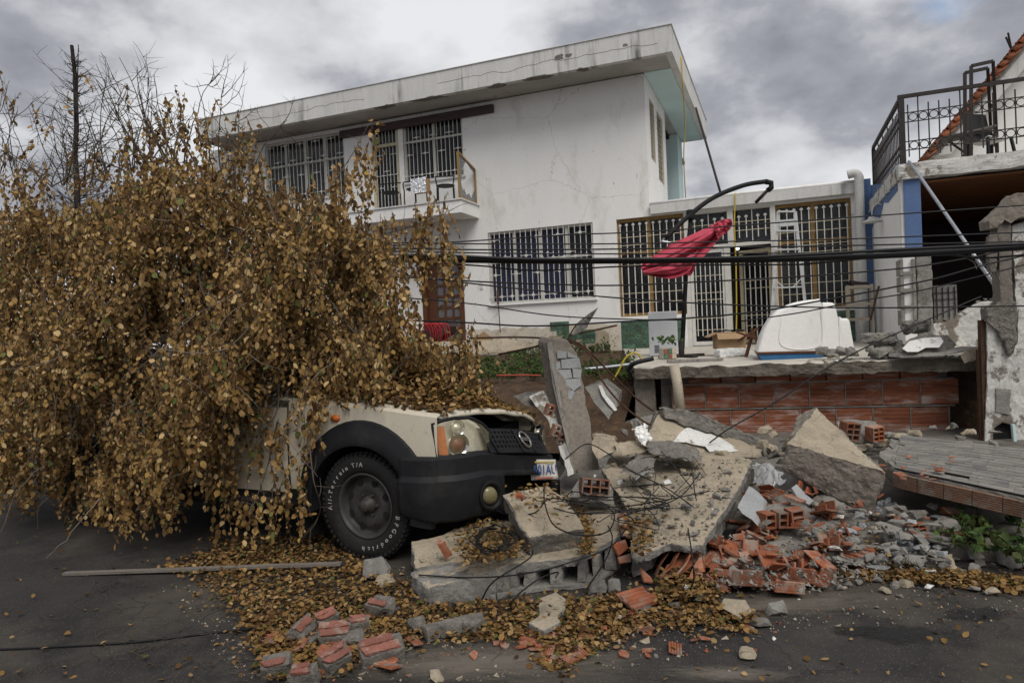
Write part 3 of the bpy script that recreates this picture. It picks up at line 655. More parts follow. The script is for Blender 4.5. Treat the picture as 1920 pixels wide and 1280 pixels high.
# middle bay: white posts, transom lights, closed gate leaf, open gate leaf
gd = empty_child('gate_bay', house); x0, x1, z0, z1 = GD; xm = 1.72
f = MB()
for x in (x0 + .04, x1 - .04): f.bb((x - .045, -.01, z0), (x + .045, .17, z1))
f.bb((xm - .06, -.008, 3.16), (xm + .06, .165, z1)); f.bb((x0 + .085, -.005, 3.13), (x1 - .085, .16, 3.2)); f.bb((x0 + .085, -.005, z1 - .04), (xm - .06, .16, z1)); f.bb((xm + .06, -.005, z1 - .04), (x1 - .085, .16, z1)); f.bb((xm - .15, -.006, z0), (xm - .03, .155, 3.13))
f.build('gate_posts', 'iron_white', gd)
for a, c in ((x0 + .09, xm - .06), (xm + .06, x1 - .09)):
    p = MB(); p.bb((a, .12, 3.2), (c, .126, z1 - .04)); p.build('pane', 'glass_window', gd)
    p = MB(); p.bb((a, .24, 3.2), (c, .25, z1 - .04)); p.build('curtain', 'curtain_dark', gd)
    xs_ = [a + (c - a) * k for k in (.16, .36, .68, .88)]
    spear_bars(gd, xs_, .03, 3.3, z1 - .2, [3.46, 3.64], x0=a, x1=c); s = MB(); s.bar((a + (c - a) * .52, .03, 3.2), (a + (c - a) * .52, .03, z1 - .04), .016); s.build('grille_bar', 'iron_white', gd)
lf = empty_child('gate_leaf', gd); a, c = x0 + .09, xm - .155
f = MB(); f.bb((a, .02, z0 + .02), (a + .07, .07, 3.12)); f.bb((c - .05, .02, z0 + .02), (c, .07, 3.12)); f.bb((a + .07, .022, z0 + .02), (c - .05, .068, z0 + .1)); f.bb((a + .07, .022, 3.04), (c - .05, .068, 3.12)); f.build('leaf_frame', 'iron_white', lf)
f = MB(); f.bb((a + .07, .06, z0 + .1), (c - .05, .066, 3.04)); f.build('pane', 'glass_window', lf)
dx = (c - a - .12) / 6
spear_bars(lf, [a + .07 + dx * (k + .5) for k in range(6)], .005, z0 + .22, 2.86, [z0 + .35, z0 + .6, z0 + 1.0, z0 + 1.15, 2.55], t=.018, x0=a + .07, x1=c - .05)
# open leaf, swung inwards
l2 = empty_child('open_gate_leaf', gd); l2.location = (x1 - .1, .1, 0); l2.rotation_euler = (0, 0, R(-28)); wv = .74
f = MB(); f.bb((-wv, 0, z0 + .02), (-wv + .07, .05, 3.06)); f.bb((-.06, 0, z0 + .02), (0, .05, 3.06)); f.bb((-wv + .07, .002, z0 + .02), (-.06, .048, z0 + .1)); f.bb((-wv + .07, .002, 2.98), (-.06, .048, 3.06)); f.build('leaf_frame', 'iron_cream', l2)
dx = (wv - .13) / 5
spear_bars(l2, [-wv + .07 + dx * (k + .5) for k in range(5)], -.01, z0 + .15, 2.8, [z0 + .4, z0 + .62, z0 + 1.2, 2.4], t=.018, x0=-wv + .07, x1=-.06)
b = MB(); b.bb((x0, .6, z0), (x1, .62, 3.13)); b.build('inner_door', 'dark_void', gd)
# bare bulb glowing inside the doorway
b = MB(); b.lathe([(0, -.04), (.028, -.02), (.036, .01), (.02, .045), (.012, .06), (0, .06)], 12); q = hp(1383, 466, .35); lb = b.build('lamp_bulb', 'sheet_white', gd, smooth=True); lb.location = q
def emitter(name, col, st):
    m_ = bpy.data.materials.new(name); m_.use_nodes = True; bs = m_.node_tree.nodes['Principled BSDF']; bs.inputs['Emission Color'].default_value = (*col, 1); bs.inputs['Emission Strength'].default_value = st; MATS[name] = m_
emitter('bulb_lit', (1, .96, .9), 3.); lb.data.materials[0] = MATS['bulb_lit']

# ---- green tiles of the plinth, each one a piece
random.seed(21)
tw, th = .155, .105
tb = MB(); tb.box((0, 0, 0), (tw - .006, .012, th - .006)); tile0 = None
mats_t = ['tile_green', 'tile_green_dark']; mat('tile_green_dark', (.045, .105, .075), .4, .15, 12., .1, 30., objvar=.3, spec=.5, col2=(.05, .065, .04), c2=(.5, .53), c2scale=18.)
tmesh = []
for mm in mats_t:
    o = tb.build('tile', mm, house); tmesh.append(o.data); bpy.data.objects.remove(o)
def tiles(x0, x1, z0, z1, keep=lambda x, z: True):
    nx, nz_ = int((x1 - x0) / tw), int((z1 - z0) / th)
    for i in range(nx):
        for k in range(nz_):
            x, z = x0 + (i + .5) * tw, z0 + (k + .5) * th
            if not keep(x, z): continue
            o = bpy.data.objects.new('tile', random.choice(tmesh)); link(o, house); o.location = (x, -.008 - random.uniform(0, .004), z)
tiles(-.72, .74, 1.03, 1.72); tiles(2.64, 4.05, 1.03, 1.72)
def rag(x, z):                                      # what is left of the tiles on the crumbling plinth under the window
    return (-2.05 < x < -1.25 and 1.2 + .1 * noise.noise(Vector((x * 5, 0, 0))) < z < 1.5 + .18 * noise.noise(Vector((x * 4, 3, 0)))) or (-2.4 < x < -1.9 and z > 1.52 - .5 * (x + 2.4)) or (x < -3.0 and z < 1.1)
tiles(-3.8, -1.2, .98, 1.72, rag)
mat('stain_beige', (.55, .50, .41), .9, .12, 3., .3, 20., col2=(.40, .32, .24), c2=(.54, .66), c2scale=6., col3=(.33, .27, .2), c3=(.62, .66), c3scale=3.)
def ragged(x0, x1, zt, zb, name, m_, y=-.0045, amp=.09, fr=3., par=house):
    n = int((x1 - x0) / .06); top = [(x0 + (x1 - x0) * i / n, zt + amp * noise.noise(Vector((i * .06 * fr, 1.3, zt))) + amp * .5 * noise.noise(Vector((i * .06 * fr * 3, 5.3, zt)))) for i in range(n + 1)]
    b = MB()
    for i in range(n): b.add([(top[i][0], y, zb), (top[i + 1][0], y, zb), (top[i + 1][0], y, top[i + 1][1]), (top[i][0], y, top[i][1])], [(0, 1, 2, 3)])
    return b.build(name, m_, par, fix=False)
ragged(-4.5, -.74, 1.62, .85, 'bared_render', 'stain_beige')
ragged(-2.6, -1.0, 1.38, .85, 'bared_render', 'cement_beige', -.0062, .22, 2.4)
# ---- downpipe, cords, leaning pole
q = hp(1608, 352, -.22)
b = MB(); xp = 4.17
b.tube(spline([(3.98, -.2, 4.33), (4.1, -.22, 4.34), (4.17, -.22, 4.27), (4.175, -.22, 4.1), (4.17, -.22, 3.), (4.17, -.22, 1.03)], 5), .085, 14); b.build('downpipe', 'pvc_white', house, smooth=True)
b = MB(); b.bb((4.27, .0, 1.0), (4.405, .1, 4.25)); b.build('corner_strip', 'plaster_blue', house)

# ================================================================== damaged house on the right, same alignment
rh = empty('ruined_house', HO, -HA, 'damaged house at the right edge with blue column, iron balcony railing and tiled roof', 'house')
YF = -3.45
b = MB(); wall_holes(b, 0, 3.5, .6, 3.6, [], 0, .16); o = b.build('side_wall', 'plaster_white', rh, fix=False)
o.data.transform(Matrix(((0, 1, 0, 4.40), (1, 0, 0, YF + .02), (0, 0, 1, 0), (0, 0, 0, 1))))
b = MB(); b.prism([(4.39, YF + .25, 3.45), (4.39, YF + .25, 3.86), (4.39, YF + .9, 3.86), (4.39, YF + .95, 3.7), (4.39, -.1, 4.1), (4.39, -.1, 3.25), (4.39, -.6, 3.4), (4.39, -1.2, 3.3), (4.39, -1.7, 3.5), (4.39, -2.2, 3.42)], (.18, 0, 0)); b.build('blue_trim', 'plaster_blue', rh)
b = MB(); b.bb((4.44, YF - .01, 2.44), (4.66, YF + .22, 3.55)); b.build('blue_column', 'plaster_blue', rh)
cc = lambda name, pts, mats, **k: chunk(name, pts, mats, parent=rh, **k)
cc('bare_column', [(x, y, z) for x in (4.57, 4.77) for y in (YF, YF + .2) for z in (.95, 2.43)], ['cement_grey'], cell=.09, amp=.014)
# stack of hollow concrete blocks showing at the broken wall end
for k in range(4):
    b = MB(); z = 1.36 + k * .255; b.bb((4.35, YF - .03, z), (4.39, YF + .35, z + .235)); b.bb((4.51, YF - .03, z), (4.55, YF + .35, z + .235)); b.bb((4.391, YF + .06, z), (4.509, YF + .09, z + .235)); b.bb((4.392, YF + .10, z), (4.508, YF + .12, z + .235)); b.bb((4.391, YF - .028, z + .0), (4.509, YF + .058, z + .05))
    b.build('concrete_block', 'cement_grey', rh)
# balcony slab with crumbling edge, plank ceiling below
cc('balcony_slab', [(x, y, z) for x in (4.36, 8.5) for y in (YF - .06, YF + 6.2) for z in (3.56, 3.80)], ['plaster_ruin', 'terrace_floor'], up=(0, 0, 1), cell=.14, amp=.022, freq=4., keepamp=.1)
for k in range(22):
    b = MB(); y = YF + .1 + k * .27; b.bb((4.67, y, 3.50 + .0), (8.4, y + .255, 3.53)); b.build('ceiling_plank', 'wood_ceiling', rh)
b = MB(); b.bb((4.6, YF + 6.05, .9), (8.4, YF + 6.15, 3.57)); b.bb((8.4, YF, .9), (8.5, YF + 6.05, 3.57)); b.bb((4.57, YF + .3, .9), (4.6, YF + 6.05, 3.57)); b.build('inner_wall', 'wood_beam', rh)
b = MB(); b.bb((4.58, YF + .25, .85), (8.4, YF + 6.05, .9)); b.build('inner_floor', 'cement_grey', rh)
# inside: pale grille door far back
gq = hp(1752, 590, -2.2); b = MB(); b.bb((gq.x, -2.2, 1.2), (gq.x + .33, -2.19, 1.98)); b.build('inner_panel', 'plaster_soffit', rh)
b = MB()
for k in range(4): b.bar((gq.x + .04 + k * .085, -2.22, 1.2), (gq.x + .04 + k * .085, -2.22, 1.95), .012)
b.bar((gq.x, -2.22, 1.86), (gq.x + .33, -2.22, 1.86), .01); b.bar((gq.x, -2.22, 1.75), (gq.x + .33, -2.22, 1.75), .01); b.build('inner_grille', 'iron_dark', rh)
# broken low wall below the opening
b = MB(); pts = [(4.76, .9), (4.76, 1.36), (4.92, 1.40), (5.05, 1.44), (5.12, 1.52), (5.25, 1.60), (5.42, 1.68), (5.6, 1.66), (5.8, 1.75), (6.3, 1.72), (6.3, .9)]
b.prism([(x, YF + .04, z) for x, z in pts], (0, .14, 0)); lw = b.build('low_wall', 'plaster_ruin', rh)
bm = bmesh.new(); bm.from_mesh(lw.data); rough_mesh(bm, .08, .012); bm.to_mesh(lw.data); bm.free()
for k in range(14):
    x = 4.85 + k * .075; z = np.interp(x, [4.76, 5.05, 5.42, 6.3], [1.36, 1.44, 1.68, 1.72]); r = random.uniform(.03, .06)
    cc('rubble_bit', [(x + random.uniform(-r, r), YF + .1 + random.uniform(-r, r) * 1.3, z + random.uniform(-.5, 1) * r) for _ in range(9)], ['broken_concrete'], cell=.05, amp=.008)
# wall lamp
q = sp(1655, 413, 4.40); b = MB()
b.lathe([(.02, .10), (.05, .08), (.07, .04), (.16, .0), (.17, -.02), (.0, -.01)], 20, Matrix.Translation((4.23, q.y, q.z))); wl = b.build('wall_lamp', 'pvc_white', rh, smooth=True)
b = MB(); b.tube(spline([(4.40, q.y, q.z + .28), (4.32, q.y, q.z + .30), (4.25, q.y, q.z + .24), (4.23, q.y, q.z + .1)], 5), .012, 6); b.build('lamp_arm', 'pvc_white', wl, smooth=True)
# iron railing
rl = bpy.data.objects.new('railing', None); link(rl, rh)
zt, zb = 4.78, 3.80
b = MB(); b.bb((4.42, YF - .03, zb), (4.485, YF + .035, zt + .0)); b.build('post', 'iron_dark', rl); b = MB(); b.bb((4.42, -.2, zb), (4.485, -.14, zt)); b.build('post', 'iron_dark', rl)
b = MB(); b.bar((4.40, YF, zt + .03), (8.2, YF, zt + .03), .055, .05); b.bar((4.452, YF + .03, zt + .031), (4.452, -.15, zt + .031), .055, .05); b.build('top_rail', 'iron_dark', rl)
for z in (zt - .22, zt - .36, zb + .33, zb + .2):
    b = MB(); b.bar((4.485, YF, z), (8.2, YF, z), .014); b.bar((4.452, YF + .04, z), (4.452, -.15, z), .014); b.build('rail', 'iron_dark', rl)
bb0 = None
def baluster(x, y, full):
    b = MB(); b.bar((0, 0, zb - (.0 if full else -.1)), (0, 0, zt if full else zt - .1), .016); o = b.build('baluster', 'iron_dark', rl); o.location = (x, y, 0)
for k in range(26): baluster(4.53 + k * .135, YF, k % 4 == 1)
for k in range(22): baluster(4.452, YF + .16 + k * .145, k % 4 == 1)
rm = MB(); rm.tube([(.055 * math.cos(a), 0, .055 * math.sin(a)) for a in np.linspace(0, 2 * math.pi, 17)], .007, 5, False); ring0 = rm.build('ring', 'iron_dark', rl)
first = True
for z in (zt - .29, zb + .265):
    for k in range(25):
        o = ring0 if first else ring0.copy()
        if not first: link(o, rl)
        first = False; o.location = (4.53 + (k + .5) * .135, YF, z)
    for k in range(21):
        o = ring0.copy(); link(o, rl); o.location = (4.452, YF + .16 + (k + .5) * .145, z); o.rotation_euler = (0, 0, R(90))
# two tall bent iron hoops standing on the balcony (ladder ends)
for i, (pl, pt, pr2) in enumerate((((1809, 300), (1809, 137), (1852, 128)), ((1820, 296), (1821, 124), (1862, 115)))):
    v = -2.35 - .25 * i; a, c, d = hp(*pl, v), hp(*pt, v), hp(*pr2, v); a.z = 3.81
    e = Vector((d.x + .14, v + .5, d.z - 1.0)); b = MB(); b.bar(a, c, .045); b.bar(c, d, .045); b.bar(d, e, .045); b.bar(e, Vector((e.x, e.y, 3.81)), .045); b.build('iron_hoop', 'iron_dark', rh)
# upper storey behind: gable wall, rake board, roof tiles one by one
VG = -1.0; e0, e1 = hp(1742, 290, VG), hp(1925, 70, VG)
sl = (e1 - e0); L_ = 3.4; sd_ = Vector((sl.x, 0, sl.z)).normalized()
b = MB(); w0 = Vector((e0.x + .12, VG + .35, 3.8)); top = Vector((e0.x, VG + .35, e0.z)) + sd_ * L_
b.prism([w0, Vector((e0.x + .12, VG + .35, e0.z - .02)), top + Vector((.1, 0, -.12)), Vector((top.x + .1, VG + .35, 3.8))], (0, 2.2, 0)); b.build('gable_wall', 'plaster_white', rh)
b = MB(); nrm = Vector((-sd_.z, 0, sd_.x))
p0 = Vector((e0.x, VG, e0.z)); b.prism([p0 - nrm * .05, p0 + sd_ * L_ - nrm * .05, p0 + sd_ * L_ - nrm * .32, p0 + sd_ * .2 - nrm * .28], (0, .12, 0)); b.build('rake_board', 'plaster_fascia', rh)
b = MB(); b.prism([p0 - nrm * .05, p0 + sd_ * L_ - nrm * .05, p0 + sd_ * L_ - nrm * .12, p0 - nrm * .12], (0, 2.5, 0)); b.build('roof_deck', 'plaster_soffit', rh)
tb = MB(); P = []
for i in range(9):
    a = math.pi * i / 8; P.append([Vector((-.03, -.10 * math.cos(a), .085 * math.sin(a))), Vector((.20, -.075 * math.cos(a), .06 * math.sin(a) ))])
tb.grid(P); tl0 = tb.build('roof_tile', 'roof_tile', rh, smooth=True, solid=.014)
ang = math.atan2(sd_.z, sd_.x); k = 0
for j in range(9):
    for i in range(24):
        o = tl0 if (i == 0 and j == 0) else tl0.copy()
        if o is not tl0: link(o, rh)
        c = p0 + sd_ * (i * .155 - .1) + nrm * (-.03 + .012 * random.random()) + Vector((0, -.03 + j * .22, 0))
        if j and i % 2: 
            pass
        o.location = c; o.rotation_euler = (random.uniform(-.06, .06), -ang + .20, random.uniform(-.06, .06))
# bare sticks behind the ridge
b = MB(); q = hp(1905, 130, .2)
for (p1, p2) in (((1905, 135), (1890, 62)), ((1897, 95), (1886, 70)), ((1900, 130), (1878, 175))): b.tube([hp(*p1, .1), hp(*p2, .1)], .018, 5)
b.build('dead_stick', 'bark_dark', rh)
# things standing on that balcony
tbl = empty('balcony_table', hw(*hp(1798, 300, -2.0)), -HA, 'small wooden folding table on the upper iron-railed balcony at right', 'table')
tbl.location.z = 3.81
b = MB(); b.box((.1, 0, .62), (.75, .5, .025), Matrix.Rotation(-.12, 3, 'Y')); b.build('table_top', 'wood_plank', tbl)
for sx in (-1, 1):
    b = MB(); b.bar((.1 + .25 * sx, -.2, .0), (.1 - .22 * sx, .2, .62), .03); b.build('leg', 'iron_dark', tbl)
chq = hp(1856, 285, -2.3); ch = empty('plastic_chair', hw(chq.x, -2.3, 3.81), -HA + .5, 'broken dark plastic chair on the iron-railed balcony beside the table', 'chair')
b = MB(); P = []
for i in range(9):
    t = i / 8; P.append([Vector((-.22 + .44 * j / 6, -.22 + .42 * t, .42 + .02 * math.cos(j) - .03 * math.sin(t * 3))) for j in range(7)])
b.grid(P); b.build('seat', 'iron_white', ch, solid=.012).data.materials[0] = MATS['appliance']
b = MB(); P = []
for i in range(9):
    t = i / 8; P.append([Vector((-.22 + .44 * j / 6, .2 + .1 * t - .05 * math.sin(j / 6 * 3.14), .42 + .5 * t)) for j in range(7) if True])
b.grid(P); b.build('backrest', 'plastic_dark', ch, solid=.012)
for sx in (-1, 1):
    for sy in (-1, 1): b = MB(); b.bar((.2 * sx, .19 * sy, .42), (.25 * sx, .24 * sy, 0), .035); b.build('leg', 'plastic_dark', ch)
# galvanised tube fallen across the opening
b = MB(); b.tube([hw(*hp(1704, 303, -3.6)), hw(*hp(1716, 318, -3.8)), hw(*hp(1790, 425, -4.8)), hw(*hp(1874, 548, -6.0))], .022, 8); tag(b.build('steel_tube', 'metal_galv', smooth=True), 'bluish galvanised tube leaning diagonally from the right balcony', 'tube')

# ---- ruined boundary pillar in the foreground, right edge
pil = empty('boundary_pillar', (5.2, 7.1, 0), -R(13), 'crumbling white boundary pillar with bared concrete and rusty rods at right edge', 'pillar')
def pc(name, pts, mats, **k):
    M_ = pil.matrix_basis.copy(); M_ = Matrix.Translation((5.2, 7.1, 0)) @ Matrix.Rotation(-R(13), 4, 'Z'); inv = M_.inverted()
    return chunk(name, [inv @ Vector(p) for p in pts], mats, parent=pil, **k)
def quad_px(pp, Y, th, tilt=0.): return slab_pts([at(x, y, Y) for x, y in pp], (.1 * th, th, 0))
def pslab(name, pp, Y, th, mats, cell=.05, amp=.010, freq=9.):
    M_ = Matrix.Translation((5.2, 7.1, 0)) @ Matrix.Rotation(-R(13), 4, 'Z'); inv = M_.inverted(); return [inv @ at(x, y, Y) for x, y in pp], name, mats, th, cell, amp, freq
PIL_JOBS = [pslab('plaster_wall', [(1850, 600), (1851, 700), (1848, 790), (1846, 832), (1862, 836), (1866, 802), (1882, 792), (1904, 800), (1908, 846), (2080, 850), (2080, 560), (1912, 558), (1906, 640), (1896, 668), (1880, 640), (1872, 622), (1860, 612)], 7.05, (.03, .25, 0), ['plaster_ruin']),
    pslab('concrete_post', [(1869, 398), (1873, 470), (1876, 575), (1886, 582), (1900, 572), (1898, 480), (1895, 388)], 7.0, (.03, .25, 0), ['wood_plank'], .05, .008),
    pslab('plaster_wall', [(1897, 425), (1902, 500), (1904, 560), (1912, 640), (2080, 640), (2080, 405), (1915, 415)], 7.06, (.03, .25, 0), ['plaster_ruin']),
    pslab('broken_lintel', [(1852, 414), (1856, 430), (1870, 428), (1884, 412), (1896, 420), (1910, 408), (2080, 404), (2080, 352), (1905, 362), (1884, 385)], 6.95, (.05, .35, .02), ['column_sandy'], .045, .010, 12.),
    pslab('broken_lintel', [(1854, 440), (1852, 470), (1856, 505), (1864, 516), (1870, 500), (1872, 436)], 7.0, (.02, .12, 0), ['wood_plank'], .04, .008),
    pslab('rubble_crown', [(1850, 575), (1849, 602), (1862, 612), (1872, 625), (1882, 645), (1896, 672), (1908, 640), (1908, 570), (1895, 552), (1880, 560), (1868, 572)], 7.0, (.02, .2, 0), ['broken_concrete'], .035, .016, 16.),
    pslab('bared_block', [(1868, 728), (1868, 772), (1893, 778), (1896, 730)], 7.03, (.02, .1, 0), ['cement_grey'], .06, .005),
    pslab('hollow_base', [(1862, 804), (1862, 836), (1906, 845), (1904, 802), (1882, 794)], 7.12, (.02, .1, 0), ['dark_void'], .06, .004)]
b = MB(); b.bar(at(1840, 600, 7.1), at(1846, 838, 7.1), .05); b.bar(at(1834, 655, 7.12), at(1839, 838, 7.12), .03)
o = b.build('rusty_rod', 'iron_rust'); o.parent = pil; o.matrix_parent_inverse = (Matrix.Translation((5.2, 7.1, 0)) @ Matrix.Rotation(-R(13), 4, 'Z')).inverted()
b = MB(); b.bar(at(1899, 795, 6.99), at(1904, 845, 6.99), .03); o = b.build('pipe', 'iron_dark'); o.data.materials[0] = MATS['plaster_mint']; o.parent = pil; o.matrix_parent_inverse = (Matrix.Translation((5.2, 7.1, 0)) @ Matrix.Rotation(-R(13), 4, 'Z')).inverted()

# ================================================================== pickup, its nose towards the rubble
CA = -R(25.7); CO = Vector((-.71, 5.51, 0))
car = empty('pickup_truck', CO, CA, 'dusty cream pickup truck with black bumper half buried under dry leaves', 'pickup')
def cp(px, py, yl=None, xl=None):                  # pixel -> car coordinates on the plane y = yl or x = xl
    F_, S_ = Vector((math.cos(CA), math.sin(CA), 0)), Vector((-math.sin(CA), math.cos(CA), 0)); d = ray(px, py)
    n, v = (S_, yl) if yl is not None else (F_, xl); t = (CO + n * v - EYE).dot(n) / d.dot(n); P = EYE + d * t - CO
    return Vector((P.dot(F_), P.dot(S_), P.z))
HWD = .86                                           # half width of the body
WZ, WR = .375, .375                                 # wheel centre height, tyre radius
def side_y(x, z, s=-1):                             # body side: slight tumblehome and taper to the nose
    y = HWD - .10 * max(0, z - .8) ** 1.3 - .05 * max(0, .65 - z) ** 1.2
    if x > .35: y -= .34 * (x - .35) ** 2
    return s * y
def hood_z(x): return float(np.interp(x, [-1.0, -.62, -.2, .25, .55, .72], [1.11, 1.095, 1.075, 1.04, 1.005, .985]))
AR = .47
def arch(x, cx=0.): d = AR * AR - (x - cx) ** 2; return WZ + .03 + math.sqrt(d) if d > 0 else -1
for s in (-1, 1):
    b = MB(); P = []
    for i in range(33):
        x = -.66 + i * (1.27 / 32)
        zb_ = max(arch(x), .46 if x < 0 else .62); zt_ = hood_z(x)
        row = []
        for j in range(9):
            z = zb_ + (zt_ - zb_) * j / 8; row.append(Vector((x, side_y(x, z, s), z)))
        for dy, dz in ((.02, .012), (.05, .02)): row.append(Vector((x, side_y(x, zt_, s) - s * dy, zt_ + dz)))
        P.append(row)
    b.grid(P); smooth_by_angle(b.build('fender', 'paint_cream', car), 40)
    # black flare round the arch
    b = MB(); P = []
    for i in range(29):
        a = R(-14) + R(204) * i / 28; ca, sa = math.cos(a), math.sin(a); wd = .135 + .03 * math.sin(a) ** 2
        r0, r1 = AR - .045, AR + wd - .03
        pr = []
        for rr, oy in ((r0, -.12), (r0, .055), (r0 + .03, .062), (r0 + .09, .045), (r1 - .012, .022), (r1, -.01)):
            x, z = ca * rr, WZ + .02 + sa * rr * .97; pr.append(Vector((x, side_y(x, max(z, .5), s) + s * oy, z)))
        P.append(pr)
    b.grid(P); smooth_by_angle(b.build('wheel_arch', 'plastic_black', car), 35)
    # wheel house, dark
    b = MB(); P = []
    for i in range(15):
        a = R(-30) + R(240) * i / 14; P.append([Vector((math.cos(a) * (AR - .03), s * yy, WZ + .02 + math.sin(a) * (AR - .03))) for yy in (HWD - .05, .45)])
    b.grid(P); b.build('wheel_housing', 'plastic_dark', car, fix=False)
    # doors, cabin side, bed side
    for x0, x1, z0, z1, nm in ((-1.78, -.67, .43, 1.06, 'door'), (-2.62, -1.79, .43, 1.06, 'door')):
        b = MB(); P = []
        for i in range(7):
            x = x0 + .006 + (x1 - x0 - .012) * i / 6; P.append([Vector((x, side_y(x, z, s) + s * (.012 if .55 < z < .62 else 0), z)) for z in np.linspace(z0, z1, 9)])
        b.grid(P); dd = b.build(nm, 'paint_cream', car)
        b = MB(); b.box(((x0 + .14), side_y(x0, .95, s) + s * .015, .95), (.17, .03, .035)); b.build('handle', 'plastic_black', dd, bevel=.008)
        b = MB(); P = []
        for x in (x0 + .05, x1 - .05 - (.34 if nm == 'door' and x1 > -.8 else 0) * 0):
            P.append([Vector((x - .0, side_y(x, 1.08, s) * .99, 1.075)), Vector((x - (.38 if x > -.8 else .05), side_y(x, 1.45, s) * .94, 1.53))])
        b.grid(P); b.build('side_window', 'glass_window', car, fix=False)
    b = MB(); P = []
    for i in range(13):
        x = -4.25 + i * (1.62 / 12); zb_ = max(arch(x, -3.17), .5); P.append([Vector((x, s * (HWD - .01), zb_ + (1.05 - zb_) * j / 5)) for j in range(6)])
    b.grid(P); b.build('bed_side', 'paint_cream', car, fix=False)
    b = MB(); b.bb((-2.66, s * HWD - s * .1, .36), (-.48, s * HWD + s * .0 - s * .01, .44)); b.build('rocker', 'plastic_dark', car)
    b = MB(); b.tube([(-.58, s * (HWD - .05), .36), (-1.5, s * (HWD + .02), .34), (-2.6, s * (HWD + .02), .34)], .035, 8); b.build('side_step', 'iron_dark', car, smooth=True)
    # side repeater lamp
    q = cp(625, 785, yl=-.87); b = MB(); b.lathe([(0, .02), (.03, .014), (.045, 0), (.045, -.01)], 16, Matrix.Translation((q.x, s * .852, q.z)) @ Matrix.Rotation(R(90) * (1 if s < 0 else -1), 4, 'X') @ Matrix.Diagonal((1.0, .62, 1, 1)))
    b.build('repeater_lamp', 'lamp_amber', car, smooth=True)
    # mud flap
    b = MB(); b.bb((-.56, s * .62, .10), (-.545, s * .86, .5)); b.build('mud_flap', 'rubber', car)
# roof, pillars, windscreen, tailgate
b = MB(); P = []
for x, z, w in ((-1.02, 1.10, .80), (-1.52, 1.56, .66), (-1.8, 1.64, .64), (-2.4, 1.64, .64), (-2.62, 1.58, .66), (-2.66, 1.08, .8)): P.append([Vector((x, y * w, z + .03 * (1 - y * y))) for y in np.linspace(-1, 1, 9)])
b.grid(P[1:5]); b.build('cab_roof', 'paint_cream', car, solid=.02)
b = MB(); b.grid(P[:2]); b.build('windscreen', 'glass_window', car, fix=False)
b = MB(); b.grid(P[4:]); b.build('rear_window', 'glass_window', car, fix=False)
for s in (-1, 1):
    for a_, c_ in (((-1.02, s * .79, 1.08), (-1.52, s * .66, 1.57)), ((-1.80, s * .82, 1.06), (-1.82, s * .66, 1.6)), ((-2.64, s * .8, 1.06), (-2.62, s * .66, 1.6))):
        b = MB(); b.bar(a_, c_, .06); b.build('pillar', 'paint_cream', car)
b = MB(); b.bb((-4.27, -.8, .5), (-4.22, .8, 1.05)); b.build('tailgate', 'paint_cream', car); b = MB(); b.bb((-4.2, -.8, .55), (-2.68, .8, .6)); b.bb((-2.66, -.8, .45), (-2.6, .8, 1.06)); b.bb((-2.6, -.8, .4), (-.7, .8, .46)); b.bb((-.7, -.45, .3), (.6, .45, .8)); b.build('floor_pan', 'plastic_dark', car)
# bonnet: shut line, bulge and a crumpled, lifted front edge
b = MB(); P = []
for i in range(25):
    x = -1.0 + i * (1.72 / 24); row = []
    for j in range(25):
        y = -1 + 2 * j / 24; w = abs(side_y(x, 1.0)) - .055; Y_ = y * w
        z = hood_z(x) + .015 + .055 * (1 - abs(y) ** 2.4)
        if x > .2:
            k = (x - .2) / .52; z += k * k * (-.012 + .03 * math.sin(2.1 * (y + 1.1)) * .6 + .02 * max(0, y)); 
            z += k * .012 * noise.noise(Vector((x * 9, Y_ * 5, 0)))
        fx = x
        if x > .3: fx = .3 + (x - .3) * (.29 + .21 * (1 - abs(y) ** 2.2)) / .42
        row.append(Vector((fx, Y_, z)))
    P.append(row)
b.grid(P)
lip = [Vector((p[0] + .012, p[1], p[2] - .03)) for p in P[-1]]; b.grid([P[-1], lip]); hood_rows = P
o = b.build('bonnet', 'paint_cream', car); smooth_by_angle(o, 50); sm = o.modifiers.new('solid', 'SOLIDIFY'); sm.thickness = .018; sm.offset = -1
b = MB(); b.bb((.1, -.7, .6), (.52, .7, .88)); b.build('engine_bay', 'dark_void', car)
b = MB(); b.box((.58, .42, .9), (.05, .5, .07)); b.box((.6, .1, .86), (.03, 1.2, .03)); b.build('radiator_bar', 'iron_rust', car)
# bumper: swept section along the plan of the nose
plan = [(.35, .905), (.50, .90), (.62, .865), (.72, .80), (.80, .68), (.845, .5), (.87, .25), (.875, 0)]
full = [(x, -y) for x, y in plan] + [(x, y) for x, y in plan[-2::-1]]
sp_pl = spline([(x, y, 0) for x, y in full], 5)
def nrm2(i):
    a, c = sp_pl[max(i - 1, 0)], sp_pl[min(i + 1, len(sp_pl) - 1)]; t = (c - a).normalized(); return Vector((t.y, -t.x, 0))
sec = [(-.10, .30), (-.035, .305), (.0, .33), (.02, .40), (.022, .50), (.020, .585), (-.002, .62), (-.006, .725), (-.03, .742), (-.12, .745)]
b = MB(); P = []
for i, p in enumerate(sp_pl):
    n = nrm2(i); lift = .05 * max(0, (abs(p.y) - .55)) ; zoff = .13 * max(0, .60 - p.x)
    side = .020 if p.x < .60 else 0.
    P.append([p + n * (o_ + side) + Vector((0, 0, z + (zoff if z < .4 else 0))) for o_, z in sec])
